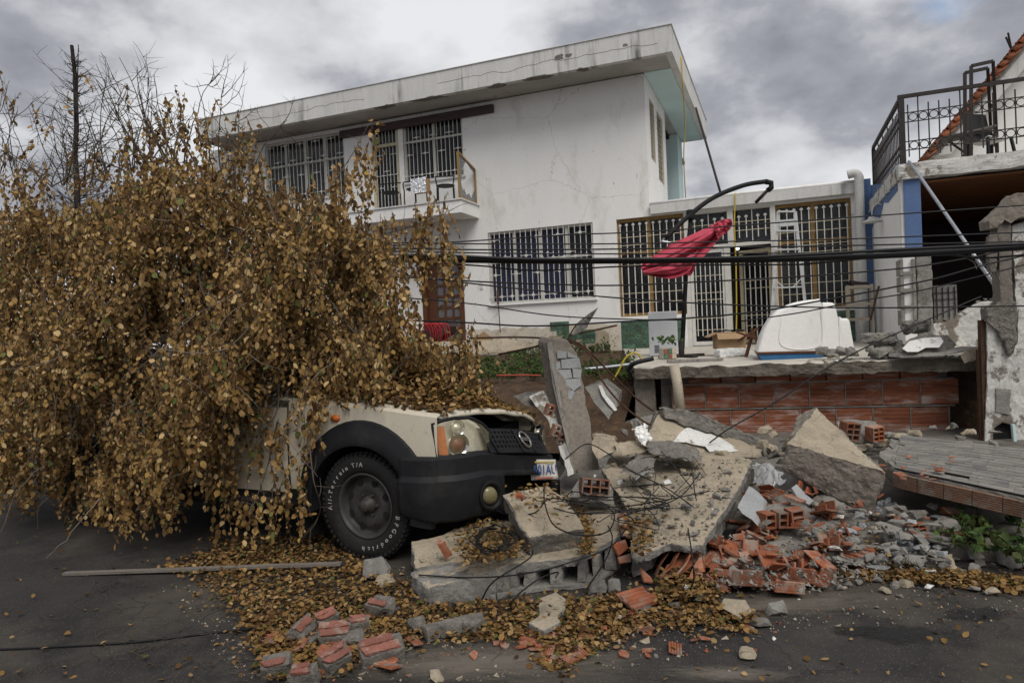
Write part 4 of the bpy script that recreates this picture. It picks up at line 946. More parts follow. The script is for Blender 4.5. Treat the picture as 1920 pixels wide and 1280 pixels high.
# leave the mouth open: rows whose |y| < .38 skip the band between .45 and .62
nv = len(sec)
for i in range(len(P) - 1):
    ym = (P[i][0].y + P[i + 1][0].y) / 2
    for j in range(nv - 1):
        if abs(ym) < .40 and 3 <= j <= 4: continue
        b.add([P[i][j], P[i][j + 1], P[i + 1][j + 1], P[i + 1][j]], [(0, 1, 2, 3)])
o = b.build('bumper', 'plastic_black', car); bm = bmesh.new(); bm.from_mesh(o.data); bmesh.ops.remove_doubles(bm, verts=bm.verts, dist=1e-4); bmesh.ops.recalc_face_normals(bm, faces=bm.faces); bm.to_mesh(o.data); bm.free(); smooth_by_angle(o, 24); sm = o.modifiers.new('solid', 'SOLIDIFY'); sm.thickness = .012; sm.offset = -1
bumper = o
b = MB(); b.bb((.70, -.5, .40), (.74, .5, .66)); b.build('lower_mouth', 'dark_void', car)
# fog lamp in its round recess
for s in (-1, 1):
    q = cp(905, 926, xl=.80); yy = q.y if s < 0 else -q.y; zz = q.z
    M_ = Matrix.Translation((.858, yy, zz)) @ Matrix.Rotation(R(-24 * -s), 4, 'Z') @ Matrix.Rotation(R(90), 4, 'Y')
    b = MB(); b.lathe([(.10, .018), (.088, .024), (.07, .004), (.068, -.03), (0, -.03)], 24, M_); f_ = b.build('fog_recess', 'plastic_dark', bumper, smooth=True)
    b = MB(); b.lathe([(.062, .0), (.05, .016), (.03, .024), (0, .026)], 20, M_); b.build('fog_lamp', 'fog_glass', f_ if False else bumper, smooth=True)
# headlights
for s in (-1, 1):
    hl = bpy.data.objects.new('headlight', None); link(hl, car)
    # outline on the nose: (distance along nose plan, z) ; nose plan = points from side to centre
    nose = spline([Vector((.60, s * .828, 0)), Vector((.65, s * .80, 0)), Vector((.70, s * .74, 0)), Vector((.765, s * .62, 0)), Vector((.80, s * .50, 0)), Vector((.81, s * .44, 0))], 4)
    cum = [0]
    for i in range(1, len(nose)): cum.append(cum[-1] + (nose[i] - nose[i - 1]).length)
    T = cum[-1]
    def top_z(t): return float(np.interp(t, [0, .12, .3, .6, .85, 1], [.955, .975, .985, .975, .94, .89]))
    def bot_z(t): return float(np.interp(t, [0, .1, .5, .85, 1], [.742, .735, .735, .745, .765]))
    def nose_pt(t, inset, z):
        d = t * T; i = min(max(k for k in range(len(cum)) if cum[k] <= d + 1e-9), len(nose) - 2); u = (d - cum[i]) / (cum[i + 1] - cum[i]); p = nose[i].lerp(nose[i + 1], u)
        tg = (nose[i + 1] - nose[i]).normalized(); n = Vector((tg.y, -tg.x, 0)) * (1 if s > 0 else -1); n = n if n.x > 0 or n.y * s > 0 else -n
        lean = -.10 * (z - .74)
        return p - n * inset + Vector((lean * 1.2, 0, z))
    def panel(t0, t1, a0, a1, inset, bulge=0., nu=12, nv_=7):
        P = []
        for i in range(nu + 1):
            t = t0 + (t1 - t0) * i / nu; z0, z1 = bot_z(t), top_z(t); P.append([nose_pt(t, inset - bulge * math.sin(math.pi * i / nu) * math.sin(math.pi * j / nv_), z0 + (z1 - z0) * (a0 + (a1 - a0) * j / nv_)) for j in range(nv_ + 1)])
        return P
    b = MB(); b.grid(panel(0, 1, 0, 1, .055)); b.build('reflector_bowl', 'reflector', hl, smooth=True)
    b = MB(); b.grid(panel(0.0, 1.0, 0.0, 1.0, -.002, .014)); b.build('lens', 'glass_lens', hl, smooth=True, fix=False)
    # rim seal round the lens
    P = panel(0, 1, 0, 1, .0); ring = [r[0] for r in P] + [p for p in P[-1][1:]] + [r[-1] for r in P[::-1]][1:] + [p for p in P[0][::-1]][1:-1]
    b = MB(); b.tube(ring + ring[:1], .013, 6, False); b.build('seal', 'plastic_dark', hl, smooth=True)
    b = MB(); b.grid(panel(.03, .17, .05, .84, .010)); b.build('indicator', 'lamp_amber', hl, smooth=True)
    for t, z, r, m_ in ((.36, .80, .062, 'lamp_brown'), (.38, .915, .045, 'reflector')):
        c = nose_pt(t, .03, z); n = (nose_pt(t, 0, z) - nose_pt(t, .1, z)).normalized(); M_ = Matrix.Translation(c) @ n.to_track_quat('Z', 'Y').to_matrix().to_4x4()
        b = MB(); b.lathe([(r * 1.25, .024), (r, .016), (r * .86, -.005), (r * .75, -.02)], 20, M_); b.build('lamp_ring', 'chrome', hl, smooth=True)
        b = MB(); b.lathe([(r * .8, .0), (r * .6, .018), (0, .026)], 18, M_); b.build('bulb_cover', m_, hl, smooth=True)
# grille: slanted black panel with two banks of holes and a chrome badge
gr = bpy.data.objects.new('grille', None); link(gr, car)
def gp(y, a):                                       # point on the grille face: y across, a = 0 bottom .. 1 top
    x0, x1 = .895 - .28 * y * y, .80 - .22 * y * y; return Vector((x0 + (x1 - x0) * a, y, .755 + .165 * a - .03 * abs(y)))
b = MB(); NY, NA = 44, 10
def in_bank(y, a): return .10 < abs(y) < .40 and .22 < a < .86
ys = np.linspace(-.50, .50, NY + 1)
holes = []
for i in range(NY):
    for j in range(NA):
        y0, y1, a0, a1 = ys[i], ys[i + 1], j / NA, (j + 1) / NA
        ym, am = (y0 + y1) / 2, (a0 + a1) / 2
        if .12 < abs(ym) < .40 and 2 <= j <= 8 and (j % 2 == 0) and (i % 2 == 0): continue
        b.add([gp(y0, a0), gp(y1, a0), gp(y1, a1), gp(y0, a1)], [(0, 1, 2, 3)])
for i in range(NY):
    b.add([gp(ys[i], 1), gp(ys[i + 1], 1), gp(ys[i + 1], 1) + Vector((-.10, 0, .0)), gp(ys[i], 1) + Vector((-.10, 0, .0))], [(0, 1, 2, 3)]); b.add([gp(ys[i], 0), gp(ys[i + 1], 0), gp(ys[i + 1], 0) + Vector((-.06, 0, -.02)), gp(ys[i], 0) + Vector((-.06, 0, -.02))], [(0, 1, 2, 3)])
o = b.build('grille_panel', 'plastic_black', gr, solid=.008); bm = bmesh.new(); bm.from_mesh(o.data); bmesh.ops.remove_doubles(bm, verts=bm.verts, dist=1e-4); bmesh.ops.recalc_face_normals(bm, faces=bm.faces); bm.to_mesh(o.data); bm.free()
b = MB(); b.grid([[gp(y, a) + Vector((-.03, 0, -.01)) for a in (.05, .95)] for y in np.linspace(-.48, .48, 9)]); b.build('grille_backing', 'dark_void', gr)
for s in (-1, 1):
    b = MB(); b.bar(gp(s * .105, 0) + Vector((.008, 0, 0)), gp(s * .105, 1) + Vector((.008, 0, 0)), .03, .014); b.build('grille_rib', 'plastic_black', gr, bevel=.004)
    b = MB(); b.bar(gp(s * .42, 0) + Vector((.008, 0, 0)), gp(s * .46, 1) + Vector((.008, 0, 0)), .035, .014); b.build('grille_rib', 'plastic_black', gr, bevel=.004)
c = gp(0, .52); n = (gp(0, 1) - gp(0, 0)).cross(Vector((0, 1, 0))).normalized(); n = n if n.x > 0 else -n
M_ = Matrix.Translation(c + n * .014) @ n.to_track_quat('Z', 'Y').to_matrix().to_4x4()
bd = MB(); bd.tube([M_ @ Vector((.074 * math.cos(a), .064 * math.sin(a), 0)) for a in np.linspace(0, 2 * math.pi, 25)], .011, 8, False); ba = bd.build('badge', 'chrome', gr, smooth=True)
q_ = n.to_track_quat('Z', 'Y').to_matrix(); upv = (gp(0, 1) - gp(0, 0)).normalized()
bd = MB(); bd.bar(c + n * .016 + Vector((0, -.085, 0)), c + n * .016 + Vector((0, .085, 0)), .012, .032, up=upv); bd.build('badge_bar', 'chrome', ba)
Mt = Matrix((Vector((0, 1, 0)), upv, n)).transposed().to_4x4(); Mt.translation = c + n * .024
text_obj('badge_lettering', 'NISSAN', .026, 'plastic_dark', ba, Mt, ext=.001)
# the far front corner is crushed and hangs lower
def droop(x, y):
    k = min(max((x + .25) / .75, 0), 1); k = k * k * (3 - 2 * k); t = min(max((y + .62) / 1.3, 0), 1.15); return .25 * k * t
def droop_mesh(o):
    if o.type == 'MESH' and o.matrix_local == Matrix.Identity(4):
        for v in o.data.vertices: v.co.z -= droop(v.co.x, v.co.y)
    elif o.type == 'MESH': o.location.z -= droop(*o.location.xy)
    for c_ in o.children: droop_mesh(c_)
for o in list(car.children):
    if o.name.split('.')[0] in ('bonnet', 'bumper', 'grille', 'engine_bay', 'radiator_bar', 'lower_mouth', 'headlight'):
        droop_mesh(o)
    elif o.name.startswith('fender') and o.data.vertices[0].co.y > 0: droop_mesh(o)
# number plate, buckled
pq = Vector((.862, -.06, .60)); rt = Matrix.Rotation(R(90), 4, 'Z') @ Matrix.Rotation(R(90), 4, 'X')
npl = bpy.data.objects.new('number_plate', None); link(npl, car); npl.matrix_local = Matrix.Translation(cp(1019, 880, xl=.89)) @ Matrix.Rotation(R(-10), 4, 'X') @ Matrix.Rotation(R(90 - 14), 4, 'Z') @ Matrix.Rotation(R(84), 4, 'X')
b = MB(); P = []
for i in range(13):
    x = -.15 + .30 * i / 12; P.append([Vector((x, -.078 + .156 * j / 6, .012 * math.sin(x * 16 + j * .4) + (.025 * max(0, (x - .08) / .07)))) for j in range(7)])
b.grid(P); b.build('plate_sheet', 'plate_white', npl, solid=.002, smooth=True)
text_obj('plate_lettering', 'A01AU', .105, 'plate_blue', npl, Matrix.Translation((-.01, -.004, .020)), ext=.001)
b = MB(); b.bb((-.13, .052, .017), (.12, .064, .019)); b.build('plate_band', 'plate_yellow', npl); b = MB(); b.bb((-.13, -.07, .017), (.12, -.058, .019)); b.build('plate_band', 'plate_red', npl)
# wheels
def wheel(x, s):
    w = bpy.data.objects.new('wheel', None); link(w, car); w.location = (x, s * .735, WZ); w.rotation_euler = (R(90) * (1 if s < 0 else -1), 0, 0)
    b = MB(); b.lathe([(.235, -.10), (.30, -.125), (.345, -.12), (.366, -.10), (.372, -.05), (.373, 0), (.372, .05), (.366, .10), (.347, .122), (.325, .13), (.29, .132), (.25, .122), (.228, .105), (.222, .06)], 64); t = b.build('tyre', 'rubber', w, smooth=True)
    b = MB()                                         # tread blocks
    for k in range(56):
        a = 2 * math.pi * k / 56
        for zz, off, ww in ((-.085, 0, .05), (-.03, .5, .035), (.03, 0, .035), (.085, .5, .05)):
            aa = a + off * 2 * math.pi / 56; b.box((.374 * math.cos(aa), .374 * math.sin(aa), zz), (.014, .027, ww), Matrix.Rotation(aa, 3, 'Z') @ Matrix.Rotation(.35 if zz > 0 else -.35, 3, 'X'))
        aa = a + .25 * 2 * math.pi / 56; b.box((.356 * math.cos(aa), .356 * math.sin(aa), .117), (.024, .026, .014), Matrix.Rotation(aa, 3, 'Z'))
    b.build('tread', 'rubber', t)
    b = MB(); b.lathe([(.232, .112), (.226, .118), (.214, .112), (.205, .085), (.20, .055), (.188, .05), (.17, .062), (.13, .078), (.095, .07), (.07, .062), (.052, .062)], 48); rim = b.build('rim', 'rim_black', w, smooth=True)
    for k in range(8):
        a = 2 * math.pi * (k + .5) / 8; pts = []
        for q in range(10):
            th = 2 * math.pi * q / 10; pts.append(Vector((.158 + .022 * math.cos(th), (.024 + .006 * math.cos(th)) * math.sin(th), 0)))
        Mr = Matrix.Rotation(a, 3, 'Z'); hb_ = MB(); hb_.prism([Mr @ p + Vector((0, 0, .0735)) for p in pts], (0, 0, .003)); hb_.build('vent_hole', 'dark_void', rim)
    b = MB(); b.lathe([(.062, .06), (.06, .088), (.045, .094), (.04, .125), (.034, .132), (.0, .132)], 24); b.build('hub', 'rim_black', w, smooth=True)
    for k in range(6):
        a = 2 * math.pi * k / 6; b = MB(); b.lathe([(.011, .06), (.011, .086), (0, .088)], 6, Matrix.Translation((.076 * math.cos(a), .076 * math.sin(a), 0))); b.build('wheel_nut', 'rim_black', w)
    return w, t
for x in (0, -3.13):
    for s in (-1, 1):
        w, t = wheel(x, s)
        if x == 0 and s < 0:
            def ring_text(txt, a_mid, size, rad, step):  # raised white lettering round the sidewall
                n = len(txt); adv = []
                for ch in txt: adv.append(step * (.55 if ch in 'il-/ T' and ch != 'T' else 1))
                a = a_mid + sum(adv) / 2
                for ch, ad in zip(txt, adv):
                    a -= ad / 2
                    if ch != ' ':
                        Mr = Matrix.Rotation(a - math.pi / 2, 4, 'Z') @ Matrix.Translation((0, rad, .1325)); text_obj('tyre_lettering', ch, size, 'tyre_print', t, Mr)
                    a -= ad / 2
            ring_text('All-Terrain T/A', R(138), .046, .292, R(8.4)); ring_text('BFGoodrich', R(-52), .046, .292, R(9.6))

# ================================================================== rubble
random.seed(50)
def PX(l): return [at(x, y, Y) for x, y, Y in l]
def slab(name, top, thick, mats, cell=.06, amp=.012, freq=9., label=None, cat=None, group=None, parent=None, keepamp=.22, loc=None):
    """broken slab: outline of its good face, extruded by thick and roughened; mats = [broken edge, good face]"""
    top = [Vector(p) for p in top]; c = Vector(loc) if loc is not None else sum(top, Vector()) / len(top); t = Vector(thick); bm = bmesh.new()
    a = [bm.verts.new(p - c) for p in top]; d = [bm.verts.new(p + t - c) for p in top]; n = len(a)
    f = bm.faces.new(a); f.material_index = 1 if len(mats) > 1 else 0; bm.faces.new(d[::-1])
    for i in range(n): bm.faces.new((a[i], d[i], d[(i + 1) % n], a[(i + 1) % n]))
    bmesh.ops.recalc_face_normals(bm, faces=bm.faces); rough_mesh(bm, cell, amp, freq, 1 if len(mats) > 1 else None, keepamp)
    me = bpy.data.meshes.new(name); bm.to_mesh(me); bm.free()
    for m_ in mats: me.materials.append(MATS[m_])
    o = bpy.data.objects.new(name, me); o.location = c; link(o, parent); return tag(o, label, cat, group)
for pts_, nm_, mats_, th_, cell_, amp_, fr_ in PIL_JOBS: slab(nm_, pts_, th_, mats_, cell=cell_, amp=amp_, freq=fr_, parent=pil)
def holder(name, loc, label, cat, group=None): return empty(name, loc, 0, label, cat, group)
def rel(pts, o): return [Vector(p) - o.location for p in pts]

# -- long hollow-core slab along the front of the heap
fs = holder('hollow_core_slab', atz(960, 1110, 0), 'long broken hollow-core concrete slab lying at the front of the heap', 'slab')
tz = [(801, 1102, .114), (873, 1086, .15), (930, 1068, .175), (960, 1057, .184), (1085, 1043, .195), (1154, 1009, .22), (1186, 960, .24), (1182, 925, .24), (1060, 925, .24), (900, 1020, .17), (769, 1072, .11)]
T = [atz(*p) for p in tz]
slab('top_plate', rel(T, fs), (0, 0, -.055), ['cement_grey', 'cement_beige'], parent=fs, cell=.032, amp=.012)
chunk('solid_end', rel([T[0], T[1], T[2], T[9], T[10]] + [p - Vector((0, 0, p.z)) + Vector((0, -.01, 0)) for p in (T[0], T[1], T[2], T[9], T[10])], fs), ['cement_grey'], parent=fs, cell=.05, amp=.010)
low = [Vector((p.x, p.y, .0)) for p in T[2:8]] + [Vector((T[8].x, T[8].y, 0)), Vector((T[9].x, T[9].y, 0))]
slab('bottom_plate', rel([p + Vector((0, 0, .035)) for p in low], fs), (0, 0, -.035), ['cement_grey'], parent=fs, cell=.06, amp=.007)
edge = [T[2], T[3], T[4], T[5]]
for k in range(8):
    u = (k + .15) / 7.6 * 3; i = min(int(u), 2); p = edge[i].lerp(edge[i + 1], u - i); d = Vector((.25, .97, 0)); w = .016 + .01 * random.random()
    chunk('rib', rel([p + Vector((sx * w * (1.5 if z > .1 or z < .05 else 1), 0, 0)) + d * dd + Vector((0, 0, z - p.z)) for sx in (-1, 1) for dd in (.012, .34) for z in (.03, p.z - .04)], fs), ['cement_grey'], parent=fs, cell=.04, amp=.008)
chunk('core_back', rel([p + Vector((.08, .3, 0)) + Vector((0, 0, z - p.z)) for p in edge for z in (.03, p.z - .05)] + [p + Vector((.10, .36, 0)) for p in edge], fs), ['broken_concrete'], parent=fs, cell=.08, amp=.01)
for px, py, s in ((1168, 1000, 1.2), (1160, 1020, 1.), (1172, 985, 1.)): pass
# -- slab under the bumper
T = [atz(*p) for p in ((770, 1014, .2), (830, 1000, .22), (900, 974, .25), (960, 975, .26), (985, 1042, .21), (862, 1050, .18), (778, 1064, .14))]
slab('plaster_slab', T, (0, .01, -.13), ['cement_grey', 'cement_beige'], label='flat beige slab beside the front wheel under the bumper', cat='slab', cell=.035, amp=.012)
chunk('concrete_lump', PX([(783, 1040, 4.28), (806, 1034, 4.3), (809, 1056, 4.2), (790, 1064, 4.2), (800, 1045, 4.4), (788, 1052, 4.15)]), ['cement_beige'], cell=.03, amp=.006, label='small beige lump next to the orange clay channel piece', cat='rubble')
# -- thick block lying on the slabs
A, B_, C_, D_ = at(943, 926, 4.5), at(1026, 908, 4.75), at(1096, 990, 4.15), at(990, 1009, 4.06)
slab('beam_block', [A, B_, at(1060, 936, 4.5), C_, D_], (.01, .06, -.135), ['broken_concrete', 'cement_beige'], cell=.025, amp=.012, label='thick beige beam block tilted on the slabs before the bumper', cat='concrete block')
# -- the big plaster slab
def zA(py): return .20 + (1043 - py) / 190 * .23
oA = [(1183, 1043), (1225, 1030), (1257, 1018), (1290, 1022), (1318, 1022), (1331, 998), (1390, 908), (1410, 862), (1370, 846), (1290, 843), (1230, 840), (1160, 834), (1128, 878), (1168, 940), (1186, 985)]
big = slab('plaster_slab', [atz(x, y, zA(y)) for x, y in oA], (0.01, .02, -.06), ['cement_grey', 'cement_beige'], cell=.035, amp=.014, keepamp=.16, label='largest flat beige slab in the middle of the rubble heap', cat='slab')
slab('side_skirt', rel([atz(x, y, zA(y) - .05) for x, y in ((1318, 1024), (1331, 999), (1390, 909), (1408, 866), (1395, 862), (1375, 908), (1312, 1000), (1302, 1020))], big), (.0, .0, -.13), ['cement_grey'], parent=big, cell=.05, amp=.012)
slab('corner_mass', rel([atz(x, y, zA(y) - .05) for x, y in ((1185, 1042), (1222, 1032), (1232, 1010), (1190, 990))], big), (.0, .02, -.14), ['cement_grey'], parent=big, cell=.05, amp=.014)
# clay core showing at the broken front of that slab: bent plates
cl = holder('clay_core', atz(1275, 1090, 0), 'orange hollow clay core broken open under the front edge of largest slab', 'brick')
def plate(parent, pts, t, name='clay_plate', m_='terracotta', cell=.05, amp=.004):
    pts = [Vector(p) for p in pts]; n = (pts[1] - pts[0]).cross(pts[2] - pts[0]).normalized(); q = rel(pts, parent) if parent else pts
    return slab(name, q, n * t, [m_], cell=cell, amp=amp, parent=parent)
for pp in ([(1228, 1090, 3.98), (1240, 1060, 4.05), (1262, 1026, 4.15), (1256, 1022, 4.2), (1231, 1070, 4.1)], [(1245, 1078, 3.98), (1262, 1062, 4.02), (1281, 1028, 4.15), (1277, 1026, 4.2), (1252, 1070, 4.06)], [(1270, 1080, 3.96), (1290, 1055, 4.0), (1301, 1030, 4.12), (1297, 1028, 4.2), (1276, 1070, 4.06)],
           [(1236, 1086, 4.05), (1270, 1082, 4.05), (1300, 1060, 4.1), (1280, 1045, 4.18), (1250, 1060, 4.14)], [(1290, 1086, 3.98), (1322, 1088, 3.96), (1322, 1030, 4.1), (1316, 1040, 4.1), (1300, 1062, 4.04)], [(1262, 1070, 4.1), (1318, 1050, 4.12), (1320, 1034, 4.2), (1268, 1045, 4.2)]):
    plate(cl, PX(pp), .012)
# clay edge between the slabs
cl2 = holder('clay_core', atz(1165, 1020, .1), 'brown-orange curved clay edge between largest slab and hollow-core slab', 'brick')
for pp in ([(1160, 965, 4.5), (1172, 956, 4.6), (1190, 985, 4.5), (1184, 1008, 4.35), (1168, 1003, 4.35)], [(1148, 1018, 4.22), (1172, 1010, 4.3), (1180, 1028, 4.25), (1160, 1040, 4.18)], [(1158, 1044, 4.15), (1182, 1036, 4.2), (1184, 1052, 4.16), (1162, 1056, 4.12)], [(1200, 1062, 4.1), (1222, 1082, 4.06), (1226, 1092, 4.02), (1208, 1088, 4.04)]): plate(cl2, PX(pp), .014)
# -- slab with white paint leaning behind
top = PX([(1236, 768, 6.25), (1300, 785, 6.25), (1356, 800, 6.25), (1432, 832, 6.2), (1428, 858, 5.85), (1312, 862, 5.75), (1206, 834, 5.8)])
pw = slab('painted_slab', top, (0, .22, -.05), ['broken_concrete', 'cement_beige'], cell=.04, amp=.018, label='leaning slab with torn white paint in front of the block wall', cat='slab')
def surf_patch(parent, pp, Yf, off, m_='flake_white', name='paint_flake', t=.006):
    pts = [Vector(at(x, y, Yf(x, y))) for x, y in pp]; c = parent.location; pts = [p - c for p in pts]; b = MB(); b.prism([p + Vector(off) for p in pts], Vector(off) * -.6); o = b.build(name, m_, parent); return o
yw = lambda x, y: 6.25 - (y - np.interp(x, [1236, 1430], [768, 832])) / np.interp(x, [1206, 1430], [68, 30]) * .42
surf_patch(pw, [(1262, 829), (1275, 812), (1291, 799), (1312, 798), (1322, 806), (1336, 807), (1344, 820), (1352, 818), (1366, 816), (1372, 826), (1384, 825), (1399, 834), (1394, 845), (1370, 848), (1342, 846), (1330, 848), (1322, 838), (1300, 834), (1285, 830)], yw, (0, -.012, .008))
chunk('broken_ridge', rel(PX([(1237, 763, 6.15), (1300, 772, 6.15), (1356, 795, 6.15), (1432, 828, 6.1), (1434, 846, 6.05), (1355, 815, 6.08), (1290, 793, 6.1), (1240, 782, 6.1), (1240, 765, 6.4), (1350, 795, 6.4), (1430, 828, 6.4)]), pw), ['broken_concrete'], parent=pw, cell=.04, amp=.025, freq=14.)
chunk('concrete_lump', PX([(1209, 827, 5.5), (1260, 826, 5.5), (1312, 842, 5.4), (1316, 864, 5.3), (1270, 864, 5.2), (1215, 848, 5.2), (1212, 830, 5.75), (1310, 845, 5.7)]), ['broken_concrete'], cell=.04, amp=.018, freq=12., label='dark rough log-shaped concrete lump below the white-painted slab', cat='rubble')
chunk('concrete_lump', PX([(1165, 880, 5.0), (1195, 852, 5.15), (1232, 860, 5.15), (1228, 876, 5.0), (1185, 894, 4.9), (1200, 858, 5.3)]), ['broken_concrete'], cell=.04, amp=.012, label='pointed grey lump lying on the back of largest slab', cat='rubble')
chunk('concrete_lump', PX([(1185, 890, 4.9), (1226, 878, 4.95), (1229, 884, 4.95), (1192, 900, 4.85), (1188, 893, 5.0)]), ['wood_grey'], cell=.04, amp=.006, label='pale splintered strip below the pointed grey lump', cat='rubble')
# -- wedge chunk
E_ = PX([(1532, 764, 5.55), (1497, 778, 5.65), (1476, 832, 5.02), (1560, 853, 4.86), (1658, 884, 4.66), (1465, 880, 5.05), (1500, 900, 5.0), (1560, 935, 4.92), (1628, 965, 4.72), (1656, 915, 4.66), (1500, 800, 6.0), (1560, 900, 5.7), (1640, 900, 5.3)])
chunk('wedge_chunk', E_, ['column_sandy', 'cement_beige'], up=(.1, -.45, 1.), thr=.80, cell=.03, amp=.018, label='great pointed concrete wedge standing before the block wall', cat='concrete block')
# -- hollow clay lump behind the wedge
hc = holder('clay_block_lump', at(1605, 812, 6.2), 'mortared lump with open clay block cells behind the great wedge', 'rubble')
chunk('mortar', rel(PX([(1568, 792, 6.3), (1590, 784, 6.3), (1640, 790, 6.3), (1655, 812, 6.3), (1648, 832, 6.2), (1600, 835, 6.2), (1575, 815, 6.2), (1580, 790, 6.6), (1650, 800, 6.6)]), hc), ['mortar'], parent=hc, cell=.04, amp=.014)
for px, py, w, h in ((1593, 808, .15, .16), (1640, 812, .12, .13)):
    b = MB(); hollow(b, w, .1, h, 2, 3, .01); o = b.build('brick', 'terracotta', hc); o.location = at(px, py, 6.13) - hc.location; o.rotation_euler = (.1, random.uniform(-.2, .3), .25)
# -- slate-faced wall lying flat on the right, pieces of slate on it
sf = holder('slate_faced_wall', at(1780, 900, 4.7), 'fallen wall section faced with grey slate strips at the right', 'wall')
s0, s1, s2, s3, s4 = at(1646, 852, 5.25), at(1690, 818, 6.0), at(1945, 848, 5.3), at(1945, 938, 4.05), at(1676, 880, 4.85)
core = slab('wall_core', rel([s0, s1, s2, s3, s4], sf), (0, .02, -.12), ['mortar', 'mortar'], parent=sf, cell=.06, amp=.012)
fr_a, fr_b = s4, s3; nS = (s1 - s4).cross(s3 - s4).normalized(); nS = nS if nS.z > 0 else -nS
for k in range(5):                                     # clay blocks along the lying edge
    a = fr_a.lerp(fr_b, k / 5 + .004); c = fr_a.lerp(fr_b, (k + 1) / 5 - .002)
    b = MB(); P = []
    dz = Vector((0, .0, -1)); nf = Vector((fr_b - fr_a)).normalized().cross(nS); nf = nf if nf.y < 0 else -nf
    prof = []
    for q in range(7): prof += [(.012, .02 + q * .0145), (.019, .022 + q * .0145), (.019, .030 + q * .0145), (.012, .032 + q * .0145)]
    P = [[p + nf * o_ - nS * h for o_, h in prof] for p in (a, c)]; b.grid([rel(r, sf) for r in P])
    b.prism(rel([a - nS * .02, c - nS * .02, c - nS * .124, a - nS * .124], sf), nf * .011); b.build('brick', 'clay_dusty', sf)
def slate_strips(parent, q0, q1, q2, q3, rows, n, t0=.002, t1=.005, skip=.03, m_='slate', lift=None):
    """strips of slate over the quad q0 q1 (near edge) q3 q2 (far edge)"""
    for r in range(rows):
        u = random.uniform(-.1, 0)
        while u < 1:
            du = random.uniform(.5, 1.4) / n; ua, ub = max(u, 0) + .001, min(u + du, 1) - .001; u += du
            if ub - ua < .02 or random.random() < skip: continue
            va, vb = r / rows + .002, (r + 1) / rows - .002
            def P(uu, vv): return q0.lerp(q1, uu).lerp(q2.lerp(q3, uu), vv)
            pts = [P(ua, va), P(ub, va + random.uniform(0, .006)), P(ub, vb), P(ua, vb - random.uniform(0, .006))]; n_ = (pts[1] - pts[0]).cross(pts[3] - pts[0]).normalized()
            if lift is not None and n_.dot(lift) < 0: n_ = -n_
            h = random.uniform(t0, t1); b = MB(); b.prism(rel([p + n_ * .001 for p in pts], parent), n_ * h); b.build('slate_strip', m_, parent)
up_ = Vector((0, 0, .012))
slate_strips(sf, s4 + up_, s3 + up_, s1 + up_ * 1.0, s2 + up_, 15, 6, lift=Vector((0, 0, 1)))
slate_strips(sf, s0 + up_, s4.lerp(s0, .05) + up_, s1 + up_, s4.lerp(s1, .9) + up_, 7, 2, skip=.3, lift=Vector((0, 0, 1)))
# -- leaning column with slate, board and bent rods
lc = holder('leaning_column', at(1098, 878, 5.85), 'broken concrete column leaning behind the pickup nose with slate remnants', 'column')
cf = [(1036, 634, 6.35), (1066, 638, 6.35), (1084, 661, 6.32), (1092, 714, 6.25), (1110, 807, 6.05), (1124, 880, 5.85), (1076, 884, 5.85), (1066, 836, 5.95), (1031, 645, 6.33)]
slab('shaft', rel(PX(cf), lc), (-.10, .22, .02), ['column_sandy', 'column_sandy'], parent=lc, cell=.05, amp=.010)
b = MB(); wb = PX([(1026, 645, 6.3), (1034, 640, 6.3), (1046, 715, 6.18), (1056, 772, 6.05), (1071, 846, 5.85), (1066, 848, 5.85), (1049, 775, 6.05), (1036, 718, 6.18)]); b.prism(rel(wb, lc), (.0, -.02, 0)); b.build('board', 'wood_grey', lc)
yc = lambda x, y: float(np.interp(y, [634, 714, 807, 880], [6.33, 6.24, 6.04, 5.84])) - .028
for pp in ([(1044, 656), (1062, 659), (1063, 671), (1045, 672)], [(1064, 659), (1082, 668), (1084, 671), (1065, 670)], [(1052, 674), (1086, 671), (1090, 690), (1053, 691)], [(1042, 681), (1050, 678), (1051, 691), (1043, 693)], [(1043, 694), (1070, 692), (1073, 708), (1052, 712), (1046, 707)], [(1073, 691), (1091, 692), (1089, 709), (1075, 708)],
           [(1060, 711), (1088, 709), (1090, 722), (1076, 733), (1062, 722)], [(1045, 716), (1056, 721), (1057, 730), (1047, 731)], [(1050, 733), (1075, 732), (1078, 736), (1071, 750), (1066, 746), (1055, 742)]):
    b = MB(); b.prism(rel([at(x, y, yc(x, y)) for x, y in pp], lc), (0, .012, .0)); b.build('slate_piece', 'slate_pale', lc, bevel=.002)
rod = lambda pts, r=.010, p=lc: (lambda b: (b.tube([Vector(q) - p.location for q in spline(PX(pts), 6)], r, 6), b.build('bent_rod', 'iron_rust', p, smooth=True)))(MB())
rod([(1040, 640, 6.4), (1020, 634, 6.6), (960, 632, 7.0), (880, 634, 7.2)]); rod([(1040, 636, 6.4), (1010, 648, 6.6), (975, 656, 6.8), (935, 664, 7.0)])
rod([(1066, 638, 6.4), (1080, 646, 6.35), (1104, 662, 6.3), (1120, 690, 6.25), (1128, 712, 6.2), (1160, 752, 6.15), (1200, 785, 6.1), (1232, 802, 6.1)]); rod([(1068, 636, 6.4), (1100, 655, 6.4), (1150, 705, 6.5), (1195, 748, 6.6), (1250, 788, 6.7)]); rod([(1066, 632, 6.4), (1072, 628, 6.45), (1100, 622, 6.6), (1156, 610, 6.9)])
rod([(1064, 638, 6.4), (1070, 625, 6.4), (1085, 605, 6.45), (1118, 580, 6.5)], .008)
